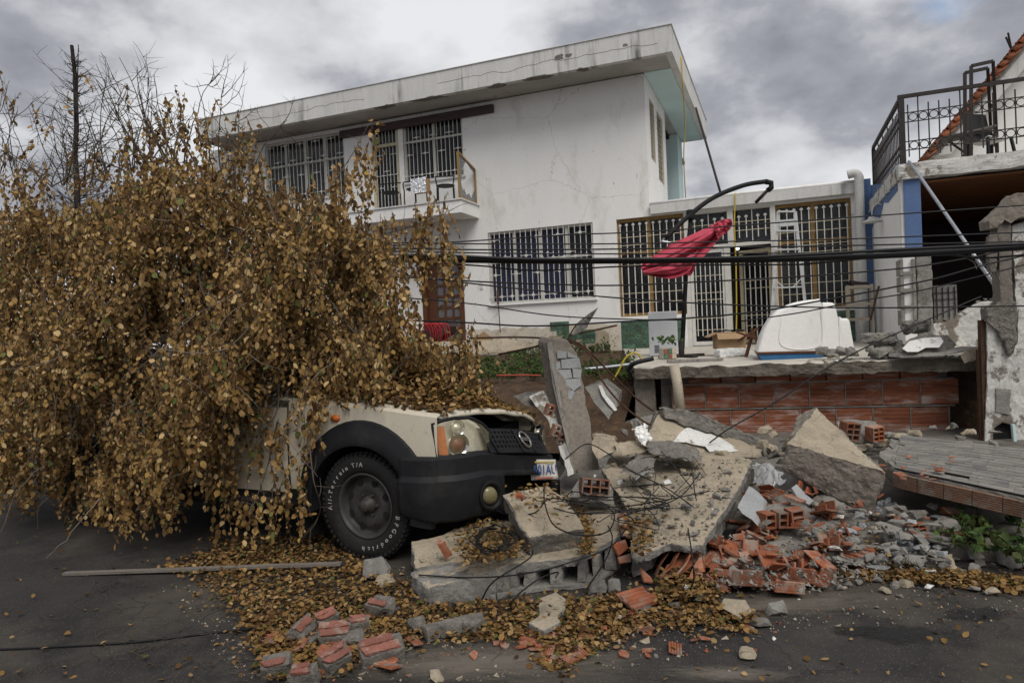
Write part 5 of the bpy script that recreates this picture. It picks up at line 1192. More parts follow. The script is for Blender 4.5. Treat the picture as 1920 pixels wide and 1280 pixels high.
chunk('hanging_splinter', rel(PX([(1070, 630, 6.4), (1082, 608, 6.4), (1092, 596, 6.4), (1103, 592, 6.4), (1112, 584, 6.4), (1122, 575, 6.4), (1108, 600, 6.42), (1100, 615, 6.42), (1090, 622, 6.42), (1076, 632, 6.42), (1095, 600, 6.5), (1100, 605, 6.5)]), lc), ['wood_grey'], parent=lc, cell=.03, amp=.010, freq=20.)
# -- fallen column lying towards the left, behind the leaves
fc = PX([(780, 642, 7.6), (870, 640, 7.5), (950, 636, 7.4), (1008, 640, 7.3), (1000, 652, 7.2), (940, 664, 7.2), (880, 668, 7.2), (780, 662, 7.4), (780, 645, 7.9), (1000, 640, 7.5)])
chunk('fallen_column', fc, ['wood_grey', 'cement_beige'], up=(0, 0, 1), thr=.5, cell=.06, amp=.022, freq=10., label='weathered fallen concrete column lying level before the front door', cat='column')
# -- chunk hanging on the rods
slab('hanging_chunk', PX([(1097, 726, 6.5), (1112, 722, 6.55), (1132, 716, 6.55), (1160, 738, 6.5), (1158, 762, 6.4), (1142, 786, 6.3), (1118, 760, 6.4)]), (.06, .16, .02), ['broken_concrete', 'cement_grey'], cell=.04, amp=.010, label='grey chunk with white stripe caught on the bent rods', cat='concrete block')
hk = bpy.data.objects['hanging_chunk']; surf_patch(hk, [(1122, 722), (1128, 722), (1136, 740), (1150, 756), (1157, 768), (1152, 770), (1140, 757), (1128, 740)], lambda x, y: float(np.interp(y, [716, 786], [6.53, 6.33])) - .03, (0, -.008, 0))
# -- wall fragment with bricks between pickup and column
wf = holder('brick_wall_fragment', at(1050, 830, 5.9), 'narrow broken wall strip with bricks between pickup grille and leaning column', 'rubble')
slab('render', rel(PX([(992, 742, 6.4), (1018, 732, 6.4), (1034, 752, 6.3), (1048, 795, 6.1), (1062, 835, 5.95), (1078, 890, 5.8), (1064, 892, 5.8), (1045, 840, 5.95), (1028, 790, 6.1), (1000, 756, 6.3)]), wf), (.05, .16, 0), ['mortar', 'plaster_ruin'], parent=wf, cell=.04, amp=.012)
for px, py in ((1030, 768), (1042, 806), (1050, 822)):
    b = MB(); hollow(b, .07, .06, .1, 1, 2, .012); o = b.build('brick', 'terracotta', wf); o.location = at(px, py, 5.98) - wf.location; o.rotation_euler = (.2, .3, .4)
chunk('concrete_lump', PX([(962, 742, 6.6), (985, 734, 6.6), (1018, 735, 6.5), (1030, 752, 6.4), (1020, 766, 6.3), (985, 760, 6.4), (1000, 738, 6.8)]), ['broken_concrete'], cell=.04, amp=.016, label='grey lump heaped behind the crumpled bonnet', cat='rubble')
# -- block fragment with open clay cells near the number plate
bf = holder('clay_block_fragment', at(1112, 925, 4.9), 'mortar-coated clay block showing five open cells under the cables', 'brick')
chunk('mortar', rel(PX([(1062, 935, 4.85), (1083, 900, 4.95), (1140, 906, 4.95), (1150, 922, 4.9), (1152, 944, 4.8), (1100, 938, 4.8), (1085, 898, 5.15), (1145, 908, 5.15)]), bf), ['mortar'], parent=bf, cell=.04, amp=.012)
b = MB(); hollow(b, .2, .1, .115, 3, 2, .009); o = b.build('brick', 'terracotta', bf); o.location = at(1114, 912, 4.86) - bf.location; o.rotation_euler = (-.15, .16, .12)
# -- lumps behind the big slab, towards the garden bank
for i, (pp, lb) in enumerate((([(1110, 812, 5.9), (1150, 815, 5.9), (1165, 840, 5.6), (1120, 862, 5.5), (1108, 840, 5.6), (1140, 820, 6.1)], 'low beige lump at the foot of the leaning column'), ([(1150, 830, 5.6), (1206, 826, 5.7), (1210, 846, 5.5), (1165, 856, 5.4), (1160, 832, 5.9)], 'flat plaster lump between leaning column and white plastic shell'),
                          ([(1130, 800, 7.4), (1185, 790, 7.5), (1195, 830, 7.0), (1140, 835, 7.0), (1160, 800, 7.8)], 'earthy lump in the hollow left of the terrace pier'))):
    chunk('concrete_lump', PX(pp), [['cement_beige', 'cement_beige', 'soil', 'soil'][i]], cell=.05, amp=.015, label=lb, cat='rubble')
# -- slate piece at the edge of the big slab
slab('slate_sheet', PX([(1404, 910, 4.75), (1420, 921, 4.72), (1434, 938, 4.65), (1430, 962, 4.5), (1421, 986, 4.4), (1410, 974, 4.42), (1390, 962, 4.45), (1382, 950, 4.5)]), (.03, .03, -.02), ['slate_pale', 'slate_pale'], cell=.04, amp=.005, label='pale slate sheet leaning on the right edge of largest slab', cat='slate')
slab('slate_sheet', PX([(1484, 914, 4.75), (1494, 907, 4.78), (1510, 925, 4.7), (1527, 938, 4.65), (1518, 946, 4.6), (1500, 938, 4.62)]), (.0, .02, -.02), ['slate_pale', 'slate_pale'], cell=.04, amp=.004, label='pale slate sheet under the left foot of the great wedge', cat='slate')
for i, (pp, lb) in enumerate((([(1702, 990, 4.3), (1722, 988, 4.35), (1745, 1018, 4.2), (1735, 1024, 4.15)], 'dark slate sheet standing on edge in the plastic sheeting'), ([(1732, 1003, 4.3), (1760, 1001, 4.3), (1790, 1012, 4.25), (1770, 1016, 4.2), (1745, 1013, 4.2)], 'dark slate sheet lying level above the kerb'), ([(1610, 1048, 4.12), (1640, 1052, 4.1), (1672, 1062, 4.05), (1660, 1068, 4.0), (1625, 1062, 4.02)], 'long pale slate sheet at the kerb foot'), ([(1702, 1068, 4.05), (1722, 1058, 4.1), (1752, 1066, 4.05), (1738, 1080, 3.98), (1710, 1078, 3.98)], 'broad slate sheet on the leaves by the kerb'))):
    slab('slate_sheet', PX(pp), (.0, .012, -.016), ['slate', 'slate' if i < 2 else 'slate_pale'], cell=.05, amp=.004, label=lb, cat='slate')
# -- mortared row of hollow bricks below the great wedge
rw_ = holder('mortared_brick_row', at(1465, 985, 4.5), 'row of mortared hollow bricks beneath the great wedge', 'brick')
chunk('mortar', rel(PX([(1425, 955, 4.55), (1450, 945, 4.6), (1500, 946, 4.62), (1508, 980, 4.5), (1470, 990, 4.45), (1425, 992, 4.45), (1440, 950, 4.8), (1500, 950, 4.8)]), rw_), ['mortar'], parent=rw_, cell=.04, amp=.012)
for px, py, w in ((1437, 974, .08), (1461, 972, .07), (1490, 967, .09)):
    b = MB(); hollow(b, w, .1, .1, 1, 2, .010); o = b.build('brick', 'terracotta', rw_); o.location = at(px, py, 4.45) - rw_.location; o.rotation_euler = (0, random.uniform(-.15, .15), random.uniform(0, .3))

# ---- shard kinds, copied through the heap
def shard_ribbed(L, W):                               # broken face of a clay block with grooves, mortar on the back
    b = MB(); n = 5; w = W / n
    for k in range(n): b.box((random.uniform(-.01, .01) * L * 3, -W / 2 + (k + .5) * w, .006), (L * random.uniform(.86, 1.0), w * .84, .012))
    b.box((0, 0, -.002), (L * .93, W * .98, .010)); return b
def shard_angle(L, W, H):
    b = MB(); b.box((0, 0, .006), (L, W, .012)); b.box((0, -W / 2 + .006, H / 2 + .012), (L * random.uniform(.7, 1), .012, H)); b.box((0, W * .12, H * .3 + .012), (L * random.uniform(.5, .9), .011, H * .6)); return b
def shard_flat(L, W):
    b = MB(); n = 7; pts = [Vector((L / 2 * random.uniform(.65, 1.1) * math.cos(2 * math.pi * k / n), W / 2 * random.uniform(.65, 1.1) * math.sin(2 * math.pi * k / n), 0)) for k in range(n)]; b.prism(pts, (0, 0, random.uniform(.012, .02))); return b
protos = []
for k in range(4): protos.append((shard_ribbed(random.uniform(.12, .2), random.uniform(.09, .14)), 'terracotta'))
for k in range(5): protos.append((shard_angle(random.uniform(.12, .24), random.uniform(.07, .11), random.uniform(.04, .08)), 'terracotta'))
for k in range(4): protos.append((shard_flat(random.uniform(.09, .16), random.uniform(.06, .1)), 'terracotta'))
b = MB(); hollow(b, .16, .10, .12, 2, 2, .010); protos.append((b, 'terracotta'))
pm = []
for b, m_ in protos:
    o = b.build('brick_shard', m_); bv = o.modifiers.new('b', 'BEVEL'); bv.width = .0025; bv.segments = 1; pm.append(o)
used = set()
def shard(px, py, z, kind, s=1., rot=None, label=None, group=None, cat='brick'):
    src = pm[kind]; o = src if kind not in used else src.copy()
    if kind in used: link(o)
    used.add(kind); o.location = atz(px, py, z); o.scale = (s, s, s); o.rotation_euler = rot or (random.uniform(-.5, .5), random.uniform(-.5, .5), random.uniform(0, 6.28)); return tag(o, label, cat, group)
G1, L1 = 'clay shards heaped at the right end of the slabs', 'broken orange clay brick shard in the heap right of largest slab'
for i in range(125):
    t = random.random(); px = random.uniform(1335, 1545) if t < .6 else random.uniform(1380, 1650); py = random.uniform(1020, 1105) if t < .6 else random.uniform(925, 1030)
    if px > 1520 and py > 1095: py -= 20
    z = (.20 - .19 * (py - 1000) / 110 if t < .6 else .26 - .12 * (py - 925) / 105); z = max(.015, z) * random.uniform(.5, 1.1)
    shard(px, py, z, random.randrange(len(pm)), random.uniform(.5, 1.15), label=L1, group=G1)
# marked single shards
for px, py, z, kd, s, rot, lb in ((828, 1028, .25, 4, .95, (.5, 1.1, .5), 'orange clay channel piece on the slab by the front wheel'), (1195, 1122, .05, 0, 1.3, (.12, -.1, .35), 'ribbed clay face in mortar lying on leaves below the clay core'), (1605, 1040, .09, 1, 1.3, (.75, .1, -.9), 'ribbed clay tile leaning against the kerb'), (1438, 1050, .16, 5, 1.1, (.9, .3, .7), 'tall orange shard standing up in the brick heap'),
                                 (975, 931, .50, 5, .45, (.4, .3, .3), 'tiny orange shard on the tilted beam block'), (1490, 935, .33, 2, .9, (.3, .2, .9), 'ribbed orange brick piece on the heap below the wedge'), (1540, 1030, .12, 6, 1.2, (.4, .4, 2), 'orange brick pair stacked on the kerb'), (1400, 1090, .06, 7, 1.15, (.1, .0, -.25), 'long orange clay plank at the front of the brick heap'), (1500, 1085, .06, 8, 1.15, (.1, .1, -.2), 'long orange clay channel at the right tip of the brick heap'), (1475, 1105, .04, 5, 1.05, (.0, .1, -.1), 'long red clay channel nearest the open road')):
    shard(px, py, z, kd, s, rot, lb)
G2, L2 = 'small clay pieces among the leaves', 'small broken clay piece lying among the leaves on the road'
for i in range(60):
    px, py = random.gauss(1060, 130), random.uniform(1120, 1235)
    if random.random() < .4: px, py = random.gauss(1030, 40), random.gauss(1210, 18)
    shard(px, py, .012, random.choice([0, 1, 2, 3, 9, 10, 11, 12]), random.uniform(.25, .6), (random.uniform(-.2, .2), random.uniform(-.2, .2), random.uniform(0, 6.28)), L2, G2)
# red pavers with concrete backing, bottom left
G3 = 'red paver pieces by the roadside leaves'
for i, (px, py, a, s, lb) in enumerate(((562, 1184, 1.25, 1.0, 'red paver piece standing up among the leaves'), (614, 1168, .55, .8, 'red paver piece farthest back in the paver cluster'), (628, 1194, .25, 1.1, 'red paver piece in the middle of the paver cluster'), (718, 1142, -.5, 1.0, 'red paver piece nearest the hollow-core slab'), (628, 1242, .75, 1.0, 'red paver piece tilted at the front of the cluster'), (716, 1226, .3, 1.35, 'longest red paver piece with thick concrete backing'), (520, 1252, .1, .9, 'red paver piece farthest left in the cluster'), (572, 1274, -.05, .8, 'red paver piece cut by the lower edge of the picture'), (672, 1178, .35, .7, 'red paver piece half covered by leaves'), (1420, 1185, .1, .0, ''))):
    if not lb: continue
    q = atz(px, py, .035); o = empty('paver_piece', q, a, lb, 'paver', G3, rot=(random.uniform(-.12, .12) + (.9 if i == 0 else .35), random.uniform(-.2, .2), a))
    L, W = .14 * s, .085 * s
    chunk('concrete_backing', [(sx * L * .52 * random.uniform(.85, 1.1), sy * W * .55 * random.uniform(.85, 1.1), z) for sx in (-1, 1) for sy in (-1, 1) for z in (-.03, .055)] + [(0, W * .62, .02), (L * .6, 0, .01), (-L * .3, -W * .6, .0)], ['broken_concrete'], parent=o, cell=.03, amp=.006)
    for k in ((-1, 1) if i % 3 else (random.choice((-1, 1)),)):
        b = MB(); b.prism([(-L / 2 * random.uniform(.6, 1.05), k * W * .26 - W * .22, .056), (L / 2 * random.uniform(.55, 1.05), k * W * .26 - W * .22, .056), (L / 2 * random.uniform(.55, 1.0), k * W * .26 + W * .22, .056), (-L / 2, k * W * .26 + W * .22, .056)], (0, 0, .014)); f_ = b.build('paver_face', 'red_paver', o); bm = bmesh.new(); bm.from_mesh(f_.data); rough_mesh(bm, .022, .0045, 24.); bm.to_mesh(f_.data); bm.free()
for i in range(22): shard(random.gauss(640, 70), random.gauss(1215, 28), .03, random.choice([0, 1, 2, 3, 9, 10, 11, 12]), random.uniform(.3, .75), (random.uniform(-.4, .4), random.uniform(-.4, .4), random.uniform(0, 6.28)), 'loose red clay fragment between the paver pieces', 'clay fragments between the pavers')
# loose lumps on the road and in the leaves
def lump(px, py, w, h, m_, lb, group=None, z=0., d=None, amp=.007):
    q = atz(px, py, z); d = d or w; pts = []
    for k in range(14):
        a = random.uniform(0, 6.28); e = random.uniform(0, 1); pts.append(q + Vector((w / 2 * math.cos(a) * (1 - .35 * e), d / 2 * math.sin(a) * (1 - .35 * e), h * e)))
    return chunk('concrete_lump', pts, [m_], cell=max(.025, w / 6), amp=amp * min(1, w / .12), label=lb, cat='rubble', group=group)
for px, py, w, h, m_, lb in ((1378, 1152, .19, .08, 'cement_beige', 'broad beige lump lying on the road edge of the leaves'), (1455, 1150, .13, .08, 'cement_grey', 'square grey lump at the tip of the brick heap'), (1425, 1172, .12, .04, 'broken_concrete', 'dark flat lump on the last leaves'), (1402, 1232, .11, .05, 'cement_beige', 'lone beige stone on the open asphalt'), (815, 1275, .09, .05, 'cement_beige', 'beige stone at the lower edge of the picture'), (780, 1182, .13, .09, 'broken_concrete', 'grey stone left of the long grey fragment'),
                             (668, 1212, .17, .08, 'broken_concrete', 'grey stone behind the longest red paver'), (592, 1206, .14, .06, 'broken_concrete', 'grey stone under the standing red paver'), (706, 1080, .22, .13, 'cement_grey', 'grey stone with reddish side near the front tyre'), (722, 1095, .15, .07, 'cement_beige', 'small beige stone in front of the front tyre'), (1118, 1112, .15, .10, 'cement_grey', 'pale lump below the right end of the hollow-core slab'), (1152, 1110, .1, .09, 'cement_grey', 'small pale lump below the clay core'),
                             (1290, 1115, .16, .03, 'cement_grey', 'flat grey lump on the leaves by the torn newspaper'), (1905, 1060, .22, .16, 'cement_grey', 'grey boulder cut by the right edge of the picture'), (1772, 1068, .13, .10, 'cement_beige', 'pale stone before the weeds at right'), (1690, 1060, .1, .07, 'cement_grey', 'grey stone beside the plastic sheeting'), (1830, 1052, .12, .08, 'mortar', 'brownish stone at the foot of the weeds'), (1262, 1142, .1, .05, 'broken_concrete', 'dark grey stone on the middle of the leaves'), (1212, 1150, .09, .05, 'broken_concrete', 'small dark stone on the leaves below the ribbed clay face')):
    lump(px, py, w, h, m_, lb)
slab('plaster_flake', [atz(x, y, .05) for x, y in ((1014, 1120), (1042, 1108), (1060, 1122), (1060, 1140), (1045, 1150), (1052, 1164), (1020, 1182), (990, 1166), (1010, 1150), (1010, 1135))], (0, .0, -.035), ['cement_grey', 'cement_beige'], cell=.04, amp=.006, label='flat beige plaster flake shaped like a boot on the leaves', cat='rubble')
slab('concrete_strip', [atz(x, y, .07) for x, y in ((790, 1172), (840, 1156), (905, 1146), (911, 1156), (890, 1168), (868, 1166), (858, 1174), (826, 1172), (800, 1182))], (0, -.0, -.06), ['broken_concrete'], cell=.035, amp=.010, label='long narrow grey fragment with bitten lower edge', cat='rubble')
for i in range(34):
    t = random.random(); px, py = (random.uniform(1345, 1530), random.uniform(1030, 1100)) if t < .5 else (random.uniform(1400, 1660), random.uniform(930, 1030)); z = .17 - .16 * (py - 1000) / 110 if t < .5 else .22 - .1 * (py - 925) / 105
    lump(px, py, random.uniform(.07, .16), random.uniform(.03, .08), random.choice(['cement_grey', 'broken_concrete', 'mortar', 'slate_pale', 'cement_beige']), 'grey mortar lump wedged among the clay shards', 'mortar lumps among the clay shards', z=max(.01, z * random.uniform(.6, 1.1)))
G4, L4 = 'small grey stones scattered in the rubble', 'small grey stone scattered in the rubble'
base_l = [lump(1100 + 30 * k, 1100, .06, .035, ['cement_grey', 'broken_concrete', 'cement_beige', 'mortar', 'flake_white', 'slate'][k % 6], L4, G4) for k in range(6)]
for o in base_l: o.name = 'small_stone'
for o in base_l: o.location = atz(random.uniform(1000, 1400), random.uniform(1110, 1170), .01)
for i in range(240):
    r = random.random()
    if r < .3: px, py, z = random.uniform(1330, 1900), 0, 0; py = 1060 + random.uniform(-30, 40) + (px - 1330) * .02; z = .02
    elif r < .55: px, py, z = random.uniform(1150, 1400), random.uniform(850, 1000), 0; z = zA(py) + .012
    elif r < .8: px, py, z = random.uniform(1400, 1700), random.uniform(900, 1030), random.uniform(.12, .28)
    elif r < .9: px, py, z = random.uniform(500, 1500), random.uniform(1120, 1270), .006
    else: px, py, z = random.uniform(1100, 1240), random.uniform(800, 900), random.uniform(.35, .5)
    if r < .55 and r >= .3 and px > 1330 + (1000 - py) * .4: px -= 80
    o = random.choice(base_l).copy(); link(o); o.location = atz(px, py, z); s = random.uniform(.3, 1.5) * (.4 if .8 <= r < .9 else 1); o.scale = (s, s * random.uniform(.7, 1.3), s * random.uniform(.5, 1)); o.rotation_euler = (random.uniform(-.4, .4), random.uniform(-.4, .4), random.uniform(0, 6.28))
for i in range(70):
    px, py = random.uniform(1560, 1790), random.uniform(955, 1062); z = max(.03, .22 - .16 * (py - 955) / 107) * random.uniform(.7, 1.15)
    if random.random() < .35: shard(px, py, z, random.randrange(len(pm)), random.uniform(.4, .9), label='broken clay shard strewn between the great wedge and the kerb', group='clay shards between wedge and kerb')
    else: lump(px, py, random.uniform(.07, .2), random.uniform(.02, .06), random.choice(['slate', 'slate_pale', 'cement_grey', 'mortar', 'broken_concrete']), 'flat grey fragment strewn between the great wedge and the kerb', 'flat fragments between wedge and kerb', z=z, d=random.uniform(.06, .14))
for i in range(130):
    px, py = random.choice([(random.uniform(1230, 1480), random.uniform(838, 900)), (random.uniform(1640, 1720), random.uniform(815, 850)), (random.uniform(1430, 1640), random.uniform(805, 862)), (random.uniform(1430, 1640), random.uniform(805, 862)), (random.uniform(1540, 1920), random.uniform(800, 855)), (random.uniform(1100, 1240), random.uniform(815, 870))]); Yd = random.uniform(5.6, 6.4) if px < 1500 else random.uniform(6.7, 7.3); z = 1.55 - (py - 600) * Yd / 1280
    lump(px, py, random.uniform(.06, .2), random.uniform(.03, .1), random.choice(['cement_beige', 'cement_grey', 'mortar', 'broken_concrete', 'cement_beige']), 'broken concrete lump packed between the largest slab and the block wall', 'lumps packed before the block wall', z=max(.16, z), d=random.uniform(.06, .16))
# base mass of crumbled masonry that carries the pieces
def mound(name, pp, m_, label, nz_=.05):
    """low heap: outline pixels with height, filled as a bumpy surface"""
    c = sum((atz(x, y, 0) for x, y, _ in pp), Vector()) / len(pp); b = MB(); P = []
    for x, y, h in pp:
        e = atz(x, y, 0); row = []
        for k in range(9):
            t = k / 8; q = e.lerp(c, t); zz = h * (1 - (1 - t) ** 2.2) + nz_ * noise.noise(Vector((q.x * 6, q.y * 6, 1.7))) * min(1, t * 4) - .02 * (1 - t); row.append(Vector((q.x, q.y, zz)))
        P.append(row)
    b.grid(P, True); o = b.build(name, m_); return tag(o, label, 'rubble', kind='stuff')
mound('crumbled_masonry', [(1345, 1085, .22), (1440, 1100, .2), (1530, 1080, .2), (1640, 1030, .28), (1700, 1010, .3), (1680, 950, .3), (1560, 900, .34), (1420, 890, .34), (1380, 960, .3)], 'mortar', 'fine crumbled mortar and brick filling the heap on the pavement')
mound('crumbled_masonry', [(1010, 960, .2), (1120, 985, .24), (1190, 960, .3), (1400, 880, .36), (1460, 830, .4), (1300, 800, .5), (1150, 805, .45), (1080, 850, .38), (1040, 900, .3)], 'mortar', 'fine crumbled mortar under the slabs behind the pickup nose')

# ---- rubble on the terrace
tz_ = 1.03
for pp, Yd, mm, lb, nm in (([(1612, 626), (1680, 624), (1682, 640), (1660, 650), (1615, 642)], .3, 'cement_grey', 'grey hollow block lying on the terrace rubble', 'concrete_lump'), ([(1690, 604), (1742, 600), (1744, 620), (1694, 628)], .2, 'cement_grey', 'square grey block topping the terrace rubble', 'concrete_lump'), ([(1640, 642), (1690, 640), (1692, 668), (1640, 670)], .3, 'broken_concrete', 'grey broken block before the white painted fragment', 'concrete_lump')):
    Y0 = 7.9; pts = [at(x, y, Y0 + random.uniform(-.05, .1)) for x, y in pp]; pts += [at(x, y, Y0 + Yd) for x, y in pp[:4]]
    chunk(nm, pts, [mm], cell=.035, amp=.026, freq=13., label=lb, cat='rubble')
for i in range(26):
    q = tp(random.uniform(2.15, 3.3), random.uniform(.05, .6), 1.03 + random.uniform(0, .07)); w = random.uniform(.06, .2); pts = []
    for k in range(12): a = random.uniform(0, 6.28); e = random.random(); pts.append(q + Vector((w / 2 * math.cos(a) * (1 - .3 * e), w / 2 * math.sin(a) * (1 - .3 * e), w * .7 * e)))
    chunk('block_bit', pts, [random.choice(['broken_concrete', 'cement_grey', 'mortar'])], cell=.035, amp=.008, label='broken grey block bit heaped right of the white tub', cat='rubble', group='block bits on the terrace')
for i in range(16): shard(random.uniform(1650, 1800), random.uniform(850, 900), .475, random.choice([0, 1, 9, 10, 11, 12]), random.uniform(.2, .5), (random.uniform(-.2, .2), random.uniform(-.2, .2), random.uniform(0, 6)), 'small clay chip lying on the slate-faced wall', 'clay chips on the slate')
pf = chunk('painted_fragment', PX([(1690, 655, 7.55), (1700, 636, 7.7), (1735, 628, 7.8), (1775, 628, 7.8), (1795, 648, 7.7), (1782, 658, 7.55), (1720, 663, 7.5), (1710, 634, 8.0), (1775, 632, 8.0)]), ['broken_concrete', 'broken_concrete'], cell=.05, amp=.012, label='concrete fragment with white paint lying on the terrace edge', cat='rubble')
surf_patch(pf, [(1691, 654), (1704, 640), (1730, 634), (1762, 632), (1768, 640), (1760, 652), (1735, 652), (1720, 660), (1700, 660)], lambda x, y: float(np.interp(y, [630, 660], [7.72, 7.46])) - .03, (0, -.012, .004))
b = MB(); b.prism(PX([(1690, 664, 7.5), (1770, 660, 7.45), (1832, 650, 7.4), (1835, 655, 7.4), (1770, 666, 7.4), (1690, 670, 7.45)]), (0, .25, 0)); tag(b.build('wood_board', 'wood_grey'), 'thin weathered board under the white painted fragment', 'board')
chunk('concrete_lump', PX([(1800, 664, 7.35), (1815, 652, 7.4), (1838, 650, 7.4), (1840, 672, 7.35), (1810, 682, 7.3), (1830, 655, 7.6)]), ['cement_beige'], cell=.04, amp=.010, label='beige lump at the right end of the terrace edge', cat='rubble')
for i in range(40):
    o = random.choice(base_l).copy(); link(o); q = tp(random.uniform(1.9, 4.1), random.uniform(.02, .7), 1.035); o.location = q; s = random.uniform(.4, 1.3); o.scale = (s, s, s * .8); o.rotation_euler = (0, 0, random.uniform(0, 6))

# ================================================================== things on the terrace and about
random.seed(60)
TZ = 1.034
# -- cantilever parasol, its red cloth collapsed
pz = at(1278, 665, 10.4); pa = empty('cantilever_parasol', (pz.x, pz.y, TZ), 0, 'dark cantilever parasol with collapsed red cloth on the terrace', 'parasol')
def relp(pts, o): return [Vector(p) - o.location for p in pts]
Y_ = 10.4
b = MB(); q = relp([at(1278, 664, Y_), at(1286, 517, Y_), at(1293, 432, Y_), at(1296, 400, Y_)], pa); q[0].z = 0; b.tube(q, [.036, .034, .032, .03], 10); b.build('pole', 'iron_dark', pa, smooth=True).data.materials[0] = MATS['plastic_black']
b = MB(); b.tube(relp(spline([at(1247, 448, Y_ - .1), at(1289, 407, Y_ - .06), at(1337, 371, Y_ - .05), at(1393, 348, Y_ - .05), at(1438, 340, Y_ - .05)], 6), pa), .035, 10); b.build('arm', 'plastic_black', pa, smooth=True)
b = MB(); b.tube(relp([at(1436, 341, Y_ - .05), at(1446, 343, Y_ - .05), at(1446, 352, Y_ - .05), at(1440, 357, Y_ - .05)], pa), .042, 10); b.tube(relp([at(1442, 354, Y_ - .05), at(1417, 380, Y_ - .05)], pa), .026, 8); b.build('hook', 'plastic_black', pa, smooth=True)
b = MB(); b.box(relp([at(1295, 402, Y_ - .03)], pa)[0], (.12, .12, .14)); b.build('clamp', 'plastic_black', pa, bevel=.02)
b = MB(); b.tube(relp([at(1247, 446, Y_ - .1), at(1240, 452, Y_ - .1), at(1258, 456, Y_ - .1)], pa), .022, 6); b.build('crank', 'metal_galv', pa)
b = MB(); b.box((0, 0, .02), (.75, .09, .04), Matrix.Rotation(.3, 3, 'Z')); b.box((0, 0, .021), (.09, .75, .04), Matrix.Rotation(.3, 3, 'Z')); b.tube([(0, 0, 0), (0, 0, .25)], .045, 10); b.build('base', 'iron_dark', pa)
def cloth(top, bot, Y0, amp, n, ph, seed, nm='canopy'):
    tp_ = spline([(x, y, 0) for x, y in top], 6); bt = spline([(x, y, 0) for x, y in bot], 6); b = MB(); P = []
    for i in range(61):
        u = i / 60
        def samp(L): k = u * (len(L) - 1); a = int(min(k, len(L) - 2)); return L[a].lerp(L[a + 1], k - a)
        a, c = samp(tp_), samp(bt); row = []
        for j in range(31):
            v = j / 30; p = a.lerp(c, v); d = amp * math.sin(v * n * math.pi + ph + u * 2.5) * (.5 + .5 * math.sin(math.pi * u)) + .05 * noise.noise(Vector((u * 6, v * 4, seed))) + .035 * abs(math.sin(v * 9.5 + u * 4 + seed)) + .06 * noise.noise(Vector((u * 3, v * 12, seed))) ; row.append(at(p.x, p.y, Y0 + d - pa.location.y * 0) - pa.location)
        P.append(row)
    b.grid(P); o = b.build(nm, 'cloth_red', pa, smooth=True, solid=.006); return o
cloth([(1200, 499), (1228, 478), (1258, 458), (1290, 443), (1337, 421), (1350, 414), (1369, 411)], [(1206, 511), (1240, 514), (1270, 512), (1303, 496), (1325, 476), (1345, 452), (1372, 421)], Y_ - .16, .10, 3.0, .4, 3)
cloth([(1205, 508), (1235, 500), (1270, 492), (1290, 480), (1310, 470)], [(1207, 514), (1232, 519), (1264, 522), (1290, 510), (1302, 492)], Y_ - .30, .08, 2.2, 1.2, 8)
cloth([(1286, 470), (1292, 468), (1298, 466), (1304, 462)], [(1280, 512), (1292, 517), (1298, 512), (1310, 486)], Y_ - .10, .05, 2., .2, 5)
cloth([(1338, 420), (1350, 414), (1360, 411), (1371, 411)], [(1345, 448), (1356, 440), (1366, 432), (1374, 420)], Y_ - .27, .05, 2.4, .8, 6)
# -- stepladder leaning at the gate window
lv = -.55; la = empty('stepladder', hw(*hp(1480, 640, lv)), -HA, 'paint-spattered aluminium stepladder standing before the right gate window', 'ladder'); la.location.z = TZ
def lp(px, py, v=lv): p = hp(px, py, v); o_ = la.location - HO; return Vector((p.x - o_.dot(HX), p.y - o_.dot(HY), p.z - TZ))
L0, L1_, R0, R1_ = lp(1459, 397), lp(1447, 600), lp(1491, 397), lp(1513, 600)
def down(p, q): t = (0 - p.z) / (q.z - p.z); return p.lerp(q, t)
for a, c in ((L0, L1_), (R0, R1_)): b = MB(); b.bar(a, down(a, c), .06, .03, up=(0, 1, 0)); b.build('rail', 'aluminium', la, bevel=.004)
for a, c in ((L0, L1_), (R0, R1_)): b = MB(); q = down(a, c); b.bar(a + Vector((0, .06, -.05)), q + Vector((0, .42, 0)), .04, .025, up=(0, 1, 0)); b.build('rear_leg', 'aluminium', la)
for t, dd in ((.0, .14), (.145, .1), (.285, .1), (.57, .1), (.72, .1), (.88, .1)):
    a, c = L0.lerp(down(L0, L1_), t), R0.lerp(down(R0, R1_), t); b = MB(); b.bar(a + Vector((0, -.01, 0)), c + Vector((0, -.01, 0)), .085, .028, up=(0, 0, 1)); b.build('step', 'aluminium', la)
b = MB(); a, c = L0.lerp(down(L0, L1_), .085), R0.lerp(down(R0, R1_), .085); b.box((a + c) / 2 + Vector((0, -.03, 0)), ((c - a).length * .8, .015, .13)); b.build('tool_plate', 'aluminium', la)
for t0, t1 in ((.57, .50), (.72, .80)):
    for s in (0, 1):
        a = L0.lerp(down(L0, L1_), t0).lerp(R0.lerp(down(R0, R1_), t0), .35 if s == 0 else .65); c = L0.lerp(down(L0, L1_), t1) if s == 0 else R0.lerp(down(R0, R1_), t1); b = MB(); b.bar(a, c, .02); b.build('brace', 'aluminium', la)
